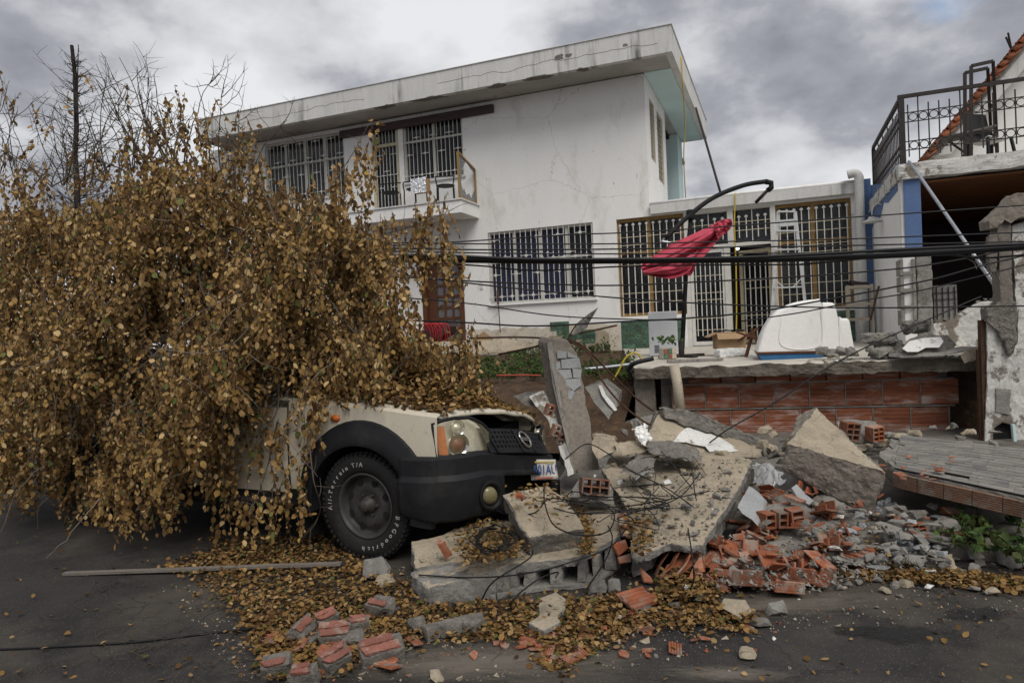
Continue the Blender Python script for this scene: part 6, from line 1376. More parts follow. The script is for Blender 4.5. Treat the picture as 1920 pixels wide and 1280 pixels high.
# -- white fibreglass tank on a blue base
ta = empty('white_tank', at(1490, 672, 8.75), 0, 'white fibreglass tub shell turned over on a blue base at the terrace edge', 'tank'); ta.location.z = TZ
Yt = 8.7; dep = Vector((.18, .62, 0))
prof = [(1420, 660), (1423, 648), (1428, 630), (1438, 609), (1452, 588), (1470, 575), (1490, 567), (1510, 563), (1530, 561), (1539, 563), (1542, 600), (1543, 660)]
def tub(profile, Y0, dep_, rnd=.05, nm='shell'):
    pts = spline([(x, y, 0) for x, y in profile], 3); c = Vector((sum(p.x for p in pts) / len(pts), max(p.y for p in pts), 0)); b = MB(); P = []
    for k, (e, s) in enumerate(((0., .0), (.0, .90), (.008, .955), (.03, .985), (rnd, 1.0), (.5, 1.0), (.95, .985), (1., .94), (1.0, .0))):
        P.append([at(c.x + (p.x - c.x) * s, c.y + (p.y - c.y) * s, Y0) + dep_ * e - ta.location for p in pts])
    b.grid(P); o = b.build(nm, 'fibreglass', ta); bm = bmesh.new(); bm.from_mesh(o.data); bmesh.ops.remove_doubles(bm, verts=bm.verts, dist=.001); bmesh.ops.recalc_face_normals(bm, faces=bm.faces); bm.to_mesh(o.data); bm.free(); smooth_by_angle(o, 40); return o
tub(prof, Yt, dep)
tub([(1541, 660), (1541, 600), (1542, 570), (1548, 567), (1563, 568), (1567, 576), (1572, 600), (1575, 660)], Yt + .10, dep * .8, nm='step')
tub([(1574, 655), (1573, 598), (1580, 597), (1592, 599), (1597, 625), (1602, 652)], Yt + .14, dep * .7, nm='side_box')
b = MB(); b.prism(relp([at(1420, 660, Yt - .015), at(1546, 657, Yt - .015), at(1546, 661, Yt - .015), at(1421, 664, Yt - .015)], ta), dep); b.build('rim', 'wood_brown', ta)
b = MB(); b.prism(relp([at(1422, 664, Yt), at(1548, 661, Yt), at(1540, 674, Yt), at(1428, 676, Yt)], ta), dep * 1.0); b.build('base', 'blue_paint', ta, bevel=.01)
b = MB(); b.bb((0, 0, 0), (1, 1, 1))
b = MB(); q = relp([at(1466, 590, Yt - .004), at(1466, 648, Yt - .004), at(1538, 646, Yt - .004), at(1538, 572, Yt - .004)], ta); b.tube(spline(q, 5), .006, 5); b.build('moulding', 'fibreglass', ta, smooth=True)
# -- white appliance
Ya = 11.2; q0, q1 = at(1218, 664, Ya), at(1272, 660, Ya - .1); ap = empty('appliance_body', (q0.x, q0.y, TZ), math.atan2(q1.y - q0.y, q1.x - q0.x), 'pale grey upright appliance panel standing left of the parasol pole', 'appliance'); w = (q1 - q0).length
ap.name = 'upright_appliance'
b = MB(); b.bb((0, 0, 0), (w, .4, .72)); b.build('casing', 'appliance', ap, bevel=.012)
for k in range(6): b = MB(); b.bb((w * .18, -.006, .05 + k * .022), (w * .34, .002, .06 + k * .022)); b.build('vent_slot', 'plastic_dark', ap)
# -- flower box
q = at(1252, 668, 10.0); po = empty('flower_box', (q.x, q.y, TZ), .1, 'small square flower box with mottled tiles and green seedlings', 'planter')
b = MB(); b.bb((-.1, -.1, 0), (.1, .1, .16)); b.build('box', 'terrace_floor', po, bevel=.008)
for k, mm in enumerate(('tile_green', 'red_paver', 'pvc_beige', 'terracotta', 'tile_green', 'pvc_beige')):
    b = MB(); x = -.095 + (k % 3) * .064; z = .01 + (k // 3) * .075; b.bb((x, -.108, z), (x + .06, -.1005, z + .07)); b.build('tile', mm, po)
# -- cardboard boxes, bag
def carton(px0, px1, py0, py1, Y0, lb, m_='cardboard', flaps=True):
    a, c = at(px0, py1, Y0), at(px1, py1, Y0); h = (py1 - py0) / 1280 * Y0; o = empty('cardboard_box', (a.x, a.y, a.z), -.12, lb, 'box'); w = c.x - a.x
    b = MB(); t = .008; b.bb((0, 0, 0), (w, t, h)); b.bb((0, .38, 0), (w, .38 + t, h)); b.bb((0, t, 0), (t, .38, h)); b.bb((w - t, t, 0), (w, .38, h)); b.bb((t, t, 0), (w - t, .38, .01)); b.build('box_body', m_, o)
    if flaps:
        for k, (p, rot) in enumerate((((w / 2, .02, h), (2.3, 0, 0)), ((.01, .19, h), (0, -2.0, 0)), ((w - .01, .19, h), (0, 2.2, 0)))):
            b = MB(); b.bb((-w / 2 if k == 0 else -.005, -.005 if k == 0 else -.19, 0), (w / 2 if k == 0 else .005, .005 if k == 0 else .19, .15)); f = b.build('flap', m_, o); f.location = p; f.rotation_euler = rot
    return o
c1 = carton(1345, 1397, 619, 650, 10.2, 'open brown cardboard box with dark plastic in front of the gate'); c1.location.z = TZ + .10
b = MB(); P = []
for i in range(9):
    P.append([Vector((.02 + .05 * i, .05 + .05 * j, c1.children[0].dimensions.z * 0 + .27 + .04 * noise.noise(Vector((i * .7, j * .7, 2))))) for j in range(7)])
b.grid(P); b.build('dark_plastic', 'plastic_dark', c1)
q = at(1376, 662, 10.0); c2 = chunk('white_sack', [Vector((q.x + x, q.y + y, TZ + z)) for x, y, z in ((-.26, -.1, 0), (.26, -.1, 0), (-.24, .25, 0), (.24, .25, 0), (-.23, -.05, .1), (.22, -.05, .1), (-.2, .2, .11), (.2, .2, .11))], ['sheet_white'], cell=.05, amp=.02, freq=7., label='white crumpled sack lying under the open cardboard box', cat='sack')
# -- broken brown chair legs
q = at(1412, 655, 9.6); bc = empty('broken_chair', (q.x, q.y, TZ), -.2, 'broken dark brown wooden chair frame left of the white tub', 'chair')
for a, c, wd in (((-.22, 0, .36), (.12, -.05, .22), .05), ((-.10, 0, .0), (.02, .05, .36), .055), ((.0, .1, .40), (.14, .12, .02), .05), ((-.2, .06, .22), (.1, .1, .40), .04)):
    b = MB(); b.bar(a, c, wd, .03); b.build('slat', 'wood_brown', bc, bevel=.004)
# -- cream shelf frame by the pipe
v = -1.0; fa, fb = hp(1589, 535, v), hp(1635, 538, v); sh = empty('shelf_frame', hw(fa.x, v, TZ), -HA, 'cream painted open shelf frame beside the white downpipe', 'shelf'); w = fb.x - fa.x
for x in (0, w):
    for y in (0, .28): b = MB(); b.bb((x - .02, y - .02, 0), (x + .02, y + .02, fa.z - TZ)); b.build('post', 'iron_cream', sh).data.materials[0] = MATS['pvc_beige']
for z in (fa.z - TZ - .02, fa.z - TZ - .34, fa.z - TZ - .62): b = MB(); b.bb((.021, -.018, z - .05), (w - .021, .3, z)); b.build('shelf_board', 'pvc_beige', sh)
q = hw(fa.x + .2, v + .12, fa.z + .002); b = MB(); P = []
for i in range(9):
    t = i / 8; P.append([Vector((-.16 + .32 * t, (.05 + .02 * math.sin(3 * t)) * math.cos(a), .0 + max(0, (.05 + .05 * (1 - t) ** 2) * math.sin(a)))) for a in np.linspace(0, math.pi, 9)])
b.grid(P); so = tag(b.build('old_shoe', 'shoe', smooth=True, solid=.006), 'worn dark shoe lying on the cream shelf frame', 'shoe'); so.location = q
b = MB(); b.bar(hw(*hp(1632, 600, -1.1)), hw(*hp(1648, 536, -1.2)), .03); tag(b.build('wooden_stick', 'wood_brown'), 'thin brown stick leaning behind the cream shelf frame', 'stick')
b = MB(); b.box(at(1303, 676, 9.0) + Vector((0, 0, 0)), (.72, .1, .03), Matrix.Rotation(-.05, 3, 'Z')); bo = b.build('wood_board', 'wood_grey', loc=at(1303, 676, 9.0)); bo.location.z = TZ + .02; tag(bo, 'short grey board lying flat near the terrace edge', 'board')
# -- behind the leaves, left: brown lattice, box with red cables, cardboard flap
q = at(745, 640, 8.8); lt = empty('brown_lattice', q, 0, 'brown wooden lattice gate leaning left of the front door', 'lattice')
for k in range(9):
    a, c = at(712 + k * 6, 575 + k * 4.0, 8.8), at(722 + k * 8, 640, 8.8); b = MB(); b.bar(a - q, c - q, .018); b.build('slat', 'wood_brown', lt)
b = MB(); b.bar(at(705, 566, 8.78) - q, at(792, 632, 8.78) - q, .09, .04, up=(0, 1, 0)); b.bar(at(738, 580, 8.7) - q, at(748, 555, 8.7) - q, .05, .03); b.build('frame', 'wood_brown', lt)
q = at(812, 636, 8.2); wx = empty('wooden_beam_end', q, 0, 'dark wooden beam end below the front door draped with red cable', 'beam')
b = MB(); b.prism([p - q for p in PX([(785, 622, 8.2), (838, 604, 8.2), (842, 612, 8.2), (836, 626, 8.2), (798, 646, 8.2), (784, 640, 8.2)])], (.1, .2, 0)); b.build('beam_body', 'wood_brown', wx).data.materials[0] = MATS['wood_beam']
for k in range(9):
    x = 792 + k * 4.6 + random.uniform(-2, 2); b = MB(); b.tube(spline(PX([(x - 8, 622 + random.uniform(-2, 4), 8.15), (x, 606 + random.uniform(0, 3), 8.1), (x + 10, 608 + random.uniform(0, 5), 8.1), (x + 14, 626, 8.12), (x + 13 + random.uniform(0, 4), 640, 8.15)]), 5), .006, 5); tag(b.build('red_cable', 'cable_red', smooth=True), 'thin red cable looped over the dark beam end', 'cable', 'red cables on the beam end')
b = MB(); b.prism(PX([(886, 640, 8.5), (908, 622, 8.5), (924, 634, 8.5), (926, 638, 8.5)]), (0, .02, .0)); b.prism(PX([(886, 640, 8.5), (908, 622, 8.5), (902, 640, 8.8)]), (0, 0, .015)); tag(b.build('cardboard_flap', 'cardboard'), 'folded brown cardboard piece on the fallen column', 'cardboard')
# -- upper balcony: black chairs, foil-wrapped box
zb_ = 4.66
def bal_chair(x, y, rz, lb):
    o = empty('balcony_chair', hw(x, y, zb_), -HA + rz, lb, 'chair', 'black chairs on the upper balcony')
    for sx in (-1, 1):
        for sy in (-1, 1): b = MB(); b.tube([(sx * .2, sy * .2, 0), (sx * .19, sy * .19, .45)], .016, 6); b.build('leg', 'plastic_dark', o)
        b = MB(); b.tube(spline([(sx * .2, -.2, .45), (sx * .22, -.18, .62), (sx * .22, .0, .67), (sx * .2, .2, .72)], 4), .016, 6); b.build('armrest', 'plastic_dark', o)
    b = MB(); b.lathe([(0, .46), (.2, .46), (.23, .45), (.2, .43), (0, .43)], 16); b.build('seat', 'plastic_dark', o)
    b = MB(); b.tube(spline([(-.22, .0, .67), (-.2, .2, .72), (0, .24, .73), (.2, .2, .72), (.22, 0, .67)], 4), .016, 6); b.build('backrest', 'plastic_dark', o); return o
bal_chair(-4.75, -.45, .4, 'black tube chair beside the broken glass screen'); bal_chair(-5.55, -.5, -.3, 'black tube chair behind the foil-wrapped box'); bal_chair(-6.25, -.5, .2, 'black tube chair in front of the balcony door')
q = hp(785, 348, -.8); fo = empty('foil_box', hw(q.x, -.8, q.z - .18), -HA - .1, 'crumpled silver foil box hanging at the balcony edge', 'box'); mat('foil', (.86, .87, .88), .25, .05, 6., .8, 16., metal=.9, bdist=.04)
b = MB(); P = []
for i in range(13): P.append([Vector((-.22 + .44 * i / 12, -.02 + .018 * noise.noise(Vector((i * .9, j * .8, 4))), .36 * j / 8)) for j in range(9)])
b.grid(P); b.build('foil_sheet', 'foil', fo); b = MB(); b.bb((-.2, .0, .02), (.2, .2, .34)); b.build('box_body', 'cardboard', fo)
# -- rods and cords on the white house
def cordw(name, pts, r, m_, lb, cat='cord', n=6, loop=6): b = MB(); b.tube(spline(pts, loop), r, n); return tag(b.build(name, m_, smooth=True), lb, cat)
cordw('yellow_cable', [hw(*sp(1277, 106, .79)), hw(*sp(1281, 175, .79)), hw(*sp(1284, 240, .6)), hw(*sp(1282, 300, .5)), hw(*sp(1286, 378, .3))], .014, 'cable_yellow', 'yellow cord hanging down the side of the white house roof')
cordw('yellow_rope', [hw(*hp(1379, 362, -.16)), hw(*hp(1377, 420, -.2)), hw(*hp(1380, 500, -.2)), hw(*hp(1381, 600, -.2)), hw(*hp(1378, 652, -.3))], .014, 'cable_yellow', 'yellow rope hanging in front of the open gate')
cordw('black_pole', [hw(*sp(1305, 203, .8)), hw(*hp(1328, 282, .9)), hw(*hp(1351, 362, .3))], .03, 'iron_dark', 'thin black pole leaning from annex roof to the upper roof', 'pole', loop=3)
b = MB(); b.tube([hw(*hp(934, 562, -.12)), hw(*hp(938, 624, -.3))], .012, 6); b.tube([hw(*hp(933, 544, -.1)), hw(*hp(934, 570, -.14))], .024, 8); tag(b.build('broom_stick', 'iron_rust'), 'thin dark rod leaning on the wall below the barred window', 'rod')
cordw('grey_pipe', PX([(1096, 692, 8.9), (1140, 688, 8.9), (1182, 683, 8.9)]), .024, 'metal_galv', 'grey metal pipe crossing the weeds left of the terrace', 'pipe')
cordw('yellow_hose', PX([(1150, 712, 8.6), (1160, 695, 8.6), (1172, 672, 8.6), (1186, 662, 8.6), (1198, 665, 8.6), (1202, 674, 8.6)]), .012, 'cable_yellow', 'yellow hose arching out of the weeds to the terrace', 'hose')
cordw('red_hose', PX([(930, 704, 8.7), (980, 703, 8.7), (1014, 704, 8.7)]), .012, 'hose_red', 'thin red hose lying in the garden weeds', 'hose')
cordw('black_hose', PX([(1185, 700, 8.35), (1180, 690, 8.35), (1192, 680, 8.3), (1225, 672, 8.3)]), .03, 'cable_black', 'crumpled black plastic strip at the left terrace corner', 'hose')
# -- plank and cable on the road
pa0, pa1 = atz(120, 1075, .012), atz(640, 1056, .055); b = MB(); b.bar(pa0, pa1, .04, .02); tag(b.build('wooden_plank', 'wood_plank', bevel=.002), 'long thin wooden plank lying on the road before the front wheel', 'plank')
cordw('road_cable', [atz(-60, 1219, .008), atz(100, 1212, .008), atz(250, 1203, .008), atz(420, 1183, .008), atz(480, 1178, .02)], .006, 'cable_black', 'black cable running over the asphalt at lower left', 'cable')
# -- plastics, paper
def crumple(name, pp, m_, lb, cat, amp=.03, n=14, up=.0):
    pts = [Vector(p) for p in pp]; b = MB(); P = []; q0, q1, q2, q3 = pts
    for i in range(n + 1):
        P.append([q0.lerp(q1, i / n).lerp(q3.lerp(q2, i / n), j / n) + noise.noise_vector(Vector((i * .45, j * .45, len(lb)))) * amp + noise.noise_vector(Vector((i * 1.1, j * 1.1, 3))) * amp * .5 + Vector((0, 0, up * math.sin(math.pi * i / n) * math.sin(math.pi * j / n))) for j in range(n + 1)])
    b.grid(P); return tag(b.build(name, m_, fix=False), lb, cat)
crumple('plastic_bag', PX([(1412, 905, 5.0), (1472, 908, 4.8), (1462, 880, 5.2), (1416, 868, 5.4)]), 'plastic_clear', 'crumpled clear plastic bag behind the slate sheet', 'plastic bag', .035, up=.06)
crumple('plastic_sheet', PX([(1670, 1040, 4.15), (1718, 1050, 4.1), (1722, 1008, 4.4), (1658, 1000, 4.4)]), 'plastic_smoke', 'grey translucent plastic sheeting draped over the kerb', 'plastic sheet', .04, up=.03)
crumple('plastic_sheet', PX([(1640, 965, 4.7), (1690, 975, 4.6), (1680, 940, 4.9), (1645, 935, 4.9)]), 'plastic_smoke', 'grey plastic sheeting under the slate-faced wall', 'plastic sheet', .04)
crumple('plastic_shell', PX([(1186, 802, 5.6), (1206, 836, 5.5), (1222, 828, 5.6), (1212, 794, 5.7)]), 'fibreglass', 'white bent plastic shell standing left of the painted slab', 'plastic', .03, up=.02)
for pp, lb in (([(1283, 1108, .05), (1304, 1116, .04), (1300, 1098, .08), (1286, 1094, .08)], 'crumpled newspaper scrap below the clay core'), ([(1302, 1126, .03), (1328, 1124, .03), (1334, 1108, .06), (1312, 1104, .06)], 'printed newspaper scrap on the leaves')):
    o = crumple('newspaper', [atz(x, y, z) for x, y, z in pp], 'sheet_white', lb, 'paper', .012, 8)
# ================================================================== cables
def wire(pts, Y, r, lb, name='overhead_cable', m_='cable_black', g='overhead cables'):
    if pts[-1][0] >= 1955: (xa, ya), (xb, yb) = pts[-2], pts[-1]; pts = pts + [(xb + 400, yb + (yb - ya) / (xb - xa) * 400)]
    P = spline([at(x, y, Y) for x, y in pts], 8); b = MB(); b.tube(P, r, 6); return tag(b.build(name, m_, smooth=True), lb, 'cable', g)
W_ = [([(560, 470), (700, 462), (880, 452), (1070, 440), (1155, 437), (1300, 429), (1560, 410), (1677, 402), (1960, 382)], 6.2, .006, 'topmost thin black cable crossing in front of the houses'),
      ([(560, 452), (880, 457), (1155, 457), (1400, 452), (1560, 449), (1960, 434)], 6.1, .006, 'second black cable from the top across the houses'),
      ([(560, 462), (880, 468), (1155, 467), (1400, 463), (1560, 461), (1960, 452)], 6.3, .007, 'third black cable from the top across the houses'),
      ([(560, 466), (880, 474), (1155, 476), (1400, 475), (1560, 474), (1747, 469), (1960, 455)], 6.0, .006, 'black cable just above the thick cable bundle'),
      ([(560, 476), (830, 486), (1000, 489), (1155, 489), (1400, 487), (1560, 483), (1747, 475), (1960, 461)], 5.9, .026, 'thickest black cable bundle crossing the picture'),
      ([(560, 480), (830, 480), (1000, 486), (1300, 485), (1480, 479), (1700, 467), (1960, 456)], 5.85, .014, 'second thick cable lying along the bundle'),
      ([(560, 480), (880, 497), (940, 503), (1020, 507), (1155, 500), (1300, 497), (1500, 496)], 5.95, .007, 'sagging black cable just below the bundle'),
      ([(560, 500), (700, 515), (880, 527), (1040, 533), (1155, 535), (1300, 529), (1505, 518), (1691, 503), (1803, 486), (1890, 468)], 6.1, .007, 'black cable crossing the lower parasol cloth'),
      ([(560, 490), (700, 508), (880, 531), (1020, 546), (1165, 559), (1300, 568), (1449, 574), (1640, 577), (1960, 573)], 6.3, .007, 'black cable passing the ladder foot and tub top'),
      ([(560, 540), (720, 555), (880, 569), (1033, 591), (1165, 598), (1281, 600)], 6.4, .006, 'thin cable falling across the bare plaster wall'),
      ([(560, 585), (720, 598), (880, 605), (1003, 611), (1165, 603), (1281, 597), (1421, 584), (1548, 562), (1677, 538), (1759, 521), (1841, 498), (1960, 470)], 6.2, .008, 'long sagging cable passing below the windows and rising rightwards'),
      ([(1390, 602), (1500, 586), (1590, 568), (1714, 547), (1841, 517), (1960, 486)], 6.1, .006, 'lower rising cable in front of the broken low wall'),
      ([(1840, 556), (1815, 566), (1720, 608), (1638, 644), (1550, 690), (1450, 756), (1369, 802), (1330, 830)], 5.9, .007, 'slack cable dropping diagonally over the block wall'),
      ([(1500, 496), (1700, 478), (1777, 478), (1840, 484), (1920, 478), (1960, 474)], 5.95, .009, 'frayed greenish cable end at the right of the bundle')]
for pts, Y, r, lb in W_: wire(pts, Y, r, lb)
for k in range(12):
    x0 = 1800 + k * 4; b = MB(); b.tube(spline(PX([(x0, 480 + random.uniform(-3, 3), 5.95), (x0 + 25, 492 + k, 5.95), (x0 + random.uniform(20, 50), 505 + k * 2.4, 5.9)]), 4), .0022, 4); tag(b.build('frayed_strand', 'cable_black' if k % 2 else 'wood_plank'), 'frayed wire strand hanging from the greenish cable end', 'wire', 'frayed strands')
# tangle of black cable over the slabs
def zsurf(px, py):                                    # rough height of the heap under a pixel
    if px > 1180: return max(.02, zA(py)) + .015
    if py < 1010 and 940 < px < 1100: return .40
    return .25
random.seed(66)
for k in range(12):
    cx, cy, rx, ry = random.choice([(1190, 930, 70, 24), (1230, 915, 90, 40), (1150, 950, 95, 22), (1250, 900, 60, 50), (1185, 970, 60, 45)]); ph = random.uniform(0, 6.28); n = random.randint(5, 9); pts = []
    sx, sy = random.uniform(.6, 1.25), random.uniform(.5, 1.25)
    for i in range(n):
        a = ph + i * random.uniform(.8, 1.2); px, py = cx + rx * sx * math.cos(a) + random.uniform(-22, 22), cy + ry * sy * math.sin(a) + random.uniform(-8, 8); pts.append(atz(px, py, zsurf(px, py) + random.uniform(.01, .16)))
    b = MB(); b.tube(spline(pts, 7), random.choice([.0024, .003, .0038]), 5); tag(b.build('cable_loop', 'cable_black', smooth=True), 'loose black cable loop tangled over the largest slab', 'cable', 'tangled cables on the slabs')
for k in range(9):
    pts = []; ph = random.uniform(0, 6)
    for i in range(7): a = ph + i * .95; px, py = 925 + 42 * math.cos(a) * random.uniform(.5, 1.1), 1010 + 28 * math.sin(a) * random.uniform(.5, 1.1); pts.append(atz(px, py, .26 + random.uniform(.0, .1)))
    b = MB(); b.tube(spline(pts, 7), .0034, 5); tag(b.build('cable_loop', 'cable_black', smooth=True), 'thin black cable loop on the leaves before the bumper', 'cable', 'cable coil by the bumper')
for pts, lb in (([(785, 1077, .13), (870, 1082, .16), (960, 1078, .21), (1040, 1062, .25), (1138, 1028, .26), (1175, 990, .3)], 'straight black cable along the hollow-core slab'), ([(1020, 912, .55), (1022, 945, .48), (1040, 985, .40), (1090, 1003, .36), (1140, 995, .3), (1150, 960, .32), (1110, 935, .4)], 'black cable looping over the tilted beam block'), ([(1140, 985, .3), (1148, 1010, .25), (1135, 1050, .12), (1095, 1110, .04)], 'black cable falling over the edge of the hollow-core slab'), ([(1290, 990, .3), (1300, 1060, .3), (1296, 1100, .1), (1260, 1125, .03), (1205, 1132, .02)], 'black cable hanging in front of the clay core'),
                ([(906, 940, .36), (945, 962, .34), (1000, 962, .40), (1030, 935, .5), (1080, 940, .4), (1150, 950, .35), (1230, 940, .4), (1330, 920, .45)], 'black cable running from the bumper over the heap'), ([(985, 1110, .03), (960, 1140, .02), (965, 1120, .1), (1010, 1085, .14), (1045, 1072, .18), (1042, 1082, .17)], 'short cable end poking out under the hollow-core slab'), ([(1060, 860, .7), (1100, 832, .72), (1140, 850, .6), (1180, 880, .5), (1250, 915, .42), (1300, 950, .36)], 'black cable arching from the grille over the rubble'), ([(902, 1126, .02), (925, 1090, .15), (990, 1048, .25), (1000, 1030, .3)], 'thin cable climbing the front of the hollow-core slab')):
    b = MB(); b.tube(spline([atz(*p) for p in pts], 8), .0045, 6); tag(b.build('loose_cable', 'cable_black', smooth=True), lb, 'cable')

# ================================================================== vegetation
random.seed(80); rng = np.random.default_rng(80)
RIGHT, UP, FWD, EYEV = (np.array(v) for v in (_r, _u, _f, EYE))
def np_at(px, py, Y):
    d = FWD[None] + ((px - 960) / FPX)[:, None] * RIGHT[None] + ((640 - py) / FPX)[:, None] * UP[None]; return EYEV[None] + d * (Y / d[:, 1])[:, None]
def np_atz(px, py, z):
    d = FWD[None] + ((px - 960) / FPX)[:, None] * RIGHT[None] + ((640 - py) / FPX)[:, None] * UP[None]; return EYEV[None] + d * ((z - 1.55) / d[:, 2])[:, None]
def in_poly(px, py, poly):
    ins = np.zeros(len(px), bool); j = len(poly) - 1
    for i in range(len(poly)):
        xi, yi = poly[i]; xj, yj = poly[j]; c = ((yi > py) != (yj > py)) & (px < (xj - xi) * (py - yi) / (yj - yi + 1e-9) + xi); ins ^= c; j = i
    return ins
def sample(poly, n):
    P = np.array(poly); out = np.zeros((0, 2))
    while len(out) < n:
        q = rng.uniform(P.min(0), P.max(0), (n * 2, 2)); out = np.vstack([out, q[in_poly(q[:, 0], q[:, 1], poly)]])
    return out[:n]
LEAF = np.array([(0, 0, 0), (-.31, .22, .06), (-.36, .62, .09), (0, 1, -.03), (.36, .62, .09), (.31, .22, .06), (0, .3, 0), (0, .68, 0)])
LF3, LF4 = [(0, 6, 1), (0, 5, 6), (7, 3, 2), (7, 4, 3)], [(6, 7, 2, 1), (6, 5, 4, 7)]
def leaves_mesh(name, pos, axis, nrm, size, cols, m_, curl=None):
    """one mesh of many small leaves: base position, axis base->tip, normal, length, colour of each"""
    n = len(pos); axis = axis / np.linalg.norm(axis, axis=1)[:, None]; nrm = nrm - axis * (nrm * axis).sum(1)[:, None]; nrm = nrm / np.linalg.norm(nrm, axis=1)[:, None]; side = np.cross(axis, nrm)
    cu = rng.uniform(-1.2, 2.6, n) if curl is None else curl
    L = LEAF[None]; wd = rng.uniform(.72, 1.08, n)[:, None]
    bend = (LEAF[:, 1] ** 2)[None] * rng.uniform(-.25, .25, n)[:, None]
    V = pos[:, None] + size[:, None, None] * ((L[..., 0] * wd)[..., None] * side[:, None] + L[..., 1:2] * axis[:, None] + (L[..., 2] * cu[:, None] + bend)[..., None] * nrm[:, None])
    me = bpy.data.meshes.new(name); me.vertices.add(n * 8); me.vertices.foreach_set('co', V.reshape(-1).astype(np.float32))
    base = (np.arange(n) * 8)[:, None]; f3 = (np.array(LF3).reshape(-1)[None] + base).reshape(n, -1); f4 = (np.array(LF4).reshape(-1)[None] + base).reshape(n, -1)
    loops = np.hstack([f3, f4]).reshape(-1); tot = np.tile([3, 3, 3, 3, 4, 4], n); st = np.concatenate([[0], np.cumsum(tot)[:-1]])
    me.loops.add(len(loops)); me.loops.foreach_set('vertex_index', loops.astype(np.int32)); me.polygons.add(len(tot)); me.polygons.foreach_set('loop_start', st.astype(np.int32)); me.polygons.foreach_set('loop_total', tot.astype(np.int32))
    me.update(); ca = me.color_attributes.new('leafcol', 'FLOAT_COLOR', 'POINT'); c4 = np.ones((n, 8, 4), np.float32); c4[..., :3] = cols[:, None]; ca.data.foreach_set('color', c4.reshape(-1)); me.materials.append(MATS[m_]); me.validate()
    o = bpy.data.objects.new(name, me); return o
def tubes_mesh(name, paths, radii, m_, sides=4):
    """many thin tapering twigs in one mesh; paths: list of (k,3) arrays"""
    V, F, n0 = [], [], 0
    for P, r in zip(paths, radii):
        P = np.asarray(P); k = len(P); T = np.gradient(P, axis=0); T /= np.linalg.norm(T, axis=1)[:, None] + 1e-9; ref = np.array([.31, .9, .3]); A = np.cross(T, ref); A /= np.linalg.norm(A, axis=1)[:, None] + 1e-9; B2 = np.cross(T, A)
        rr = np.linspace(r, r * .35, k)
        for s in range(sides):
            a = 2 * math.pi * s / sides; V.append(P + (A * math.cos(a) + B2 * math.sin(a)) * rr[:, None])
        for i in range(k - 1):
            for s in range(sides): s2 = (s + 1) % sides; F.append((n0 + s * k + i, n0 + s2 * k + i, n0 + s2 * k + i + 1, n0 + s * k + i + 1))
        n0 += sides * k
    me = bpy.data.meshes.new(name); me.from_pydata(np.vstack(V).tolist(), [], F); me.materials.append(MATS[m_]); me.polygons.foreach_set('use_smooth', [True] * len(me.polygons)); return bpy.data.objects.new(name, me)
def leaf_colors(n, green=.03):
    pal = np.array([(.40, .252, .094), (.31, .185, .064), (.195, .108, .037), (.53, .375, .18), (.10, .052, .02), (.38, .242, .075)]); c = pal[rng.choice(6, n, p=[.23, .21, .19, .14, .13, .10])] * rng.uniform(.75, 1.2, n)[:, None]
    g = rng.random(n) < green; c[g] = np.array([(.14, .16, .045)]) * rng.uniform(.6, 1.3, g.sum())[:, None]; return c

# ---- the dead tree fallen over the pickup
DENSE = [(-30, 420), (60, 395), (120, 415), (200, 380), (265, 340), (330, 325), (380, 322), (420, 335), (470, 355), (540, 378), (600, 392), (650, 425), (700, 435), (735, 460), (740, 510), (705, 550), (695, 600), (735, 632), (800, 655), (860, 688), (905, 722), (940, 752), (900, 768), (840, 775), (760, 760), (700, 758), (612, 742), (600, 790), (560, 828), (500, 858), (450, 895), (380, 930), (300, 955), (200, 945), (130, 950), (60, 925), (-30, 930)]
def yfront(px, py):
    y = np.interp(px, [-40, 0, 200, 400, 600, 700, 800, 960], [5.75, 5.65, 5.15, 4.75, 4.72, 5.0, 5.2, 5.42]); y = y + np.interp(py, [200, 450, 700, 900], [.75, .25, 0, .12]); y += .22 * np.sin(px * .021 + py * .013) + .16 * np.sin(px * .047 - py * .031) + .10 * np.sin(px * .09 + 1.3) * np.sin(py * .05); return y
FH, SH = np.array((math.cos(CA), math.sin(CA))), np.array((-math.sin(CA), math.cos(CA)))
def inside_car(P):
    q = P[:, :2] - np.array((CO.x, CO.y)); x, y, z = q @ FH, q @ SH, P[:, 2]
    body = (x > -4.3) & (x < .8) & (np.abs(y) < .88) & (z < np.interp(x, [-1.0, .25, .72], [1.12, 1.05, .93])); cab = (x > -2.75) & (x < -1.0) & (np.abs(y) < .8) & (z < np.interp(x, [-2.7, -1.6, -1.0], [1.66, 1.66, 1.1])); return body | cab
tree = empty('dead_tree', at(300, 700, 6.2), 0, 'dead leafy tree with dry tan leaves collapsed over the pickup', 'tree'); tree.location.z = 0
TLc = np.array(tree.location)
q = sample(DENSE, 13500)
cl_n = np.array([noise.noise(Vector((x * .016, y * .013, 4.4))) + .5 * noise.noise(Vector((x * .04, y * .035, 9.1))) for x, y in q]); dep = rng.random(len(q)) ** 1.5
ok = (dep > np.clip(.16 - cl_n * .6, 0, .4)) | (rng.random(len(q)) < .3); q, dep = q[ok][:8600], dep[ok][:8600]
thick = np.interp(q[:, 0], [0, 600, 700, 950], [1.5, 1.3, .9, .35]); Y = yfront(q[:, 0], q[:, 1]) + dep * thick
S = np_at(q[:, 0], q[:, 1], Y)
extra = []
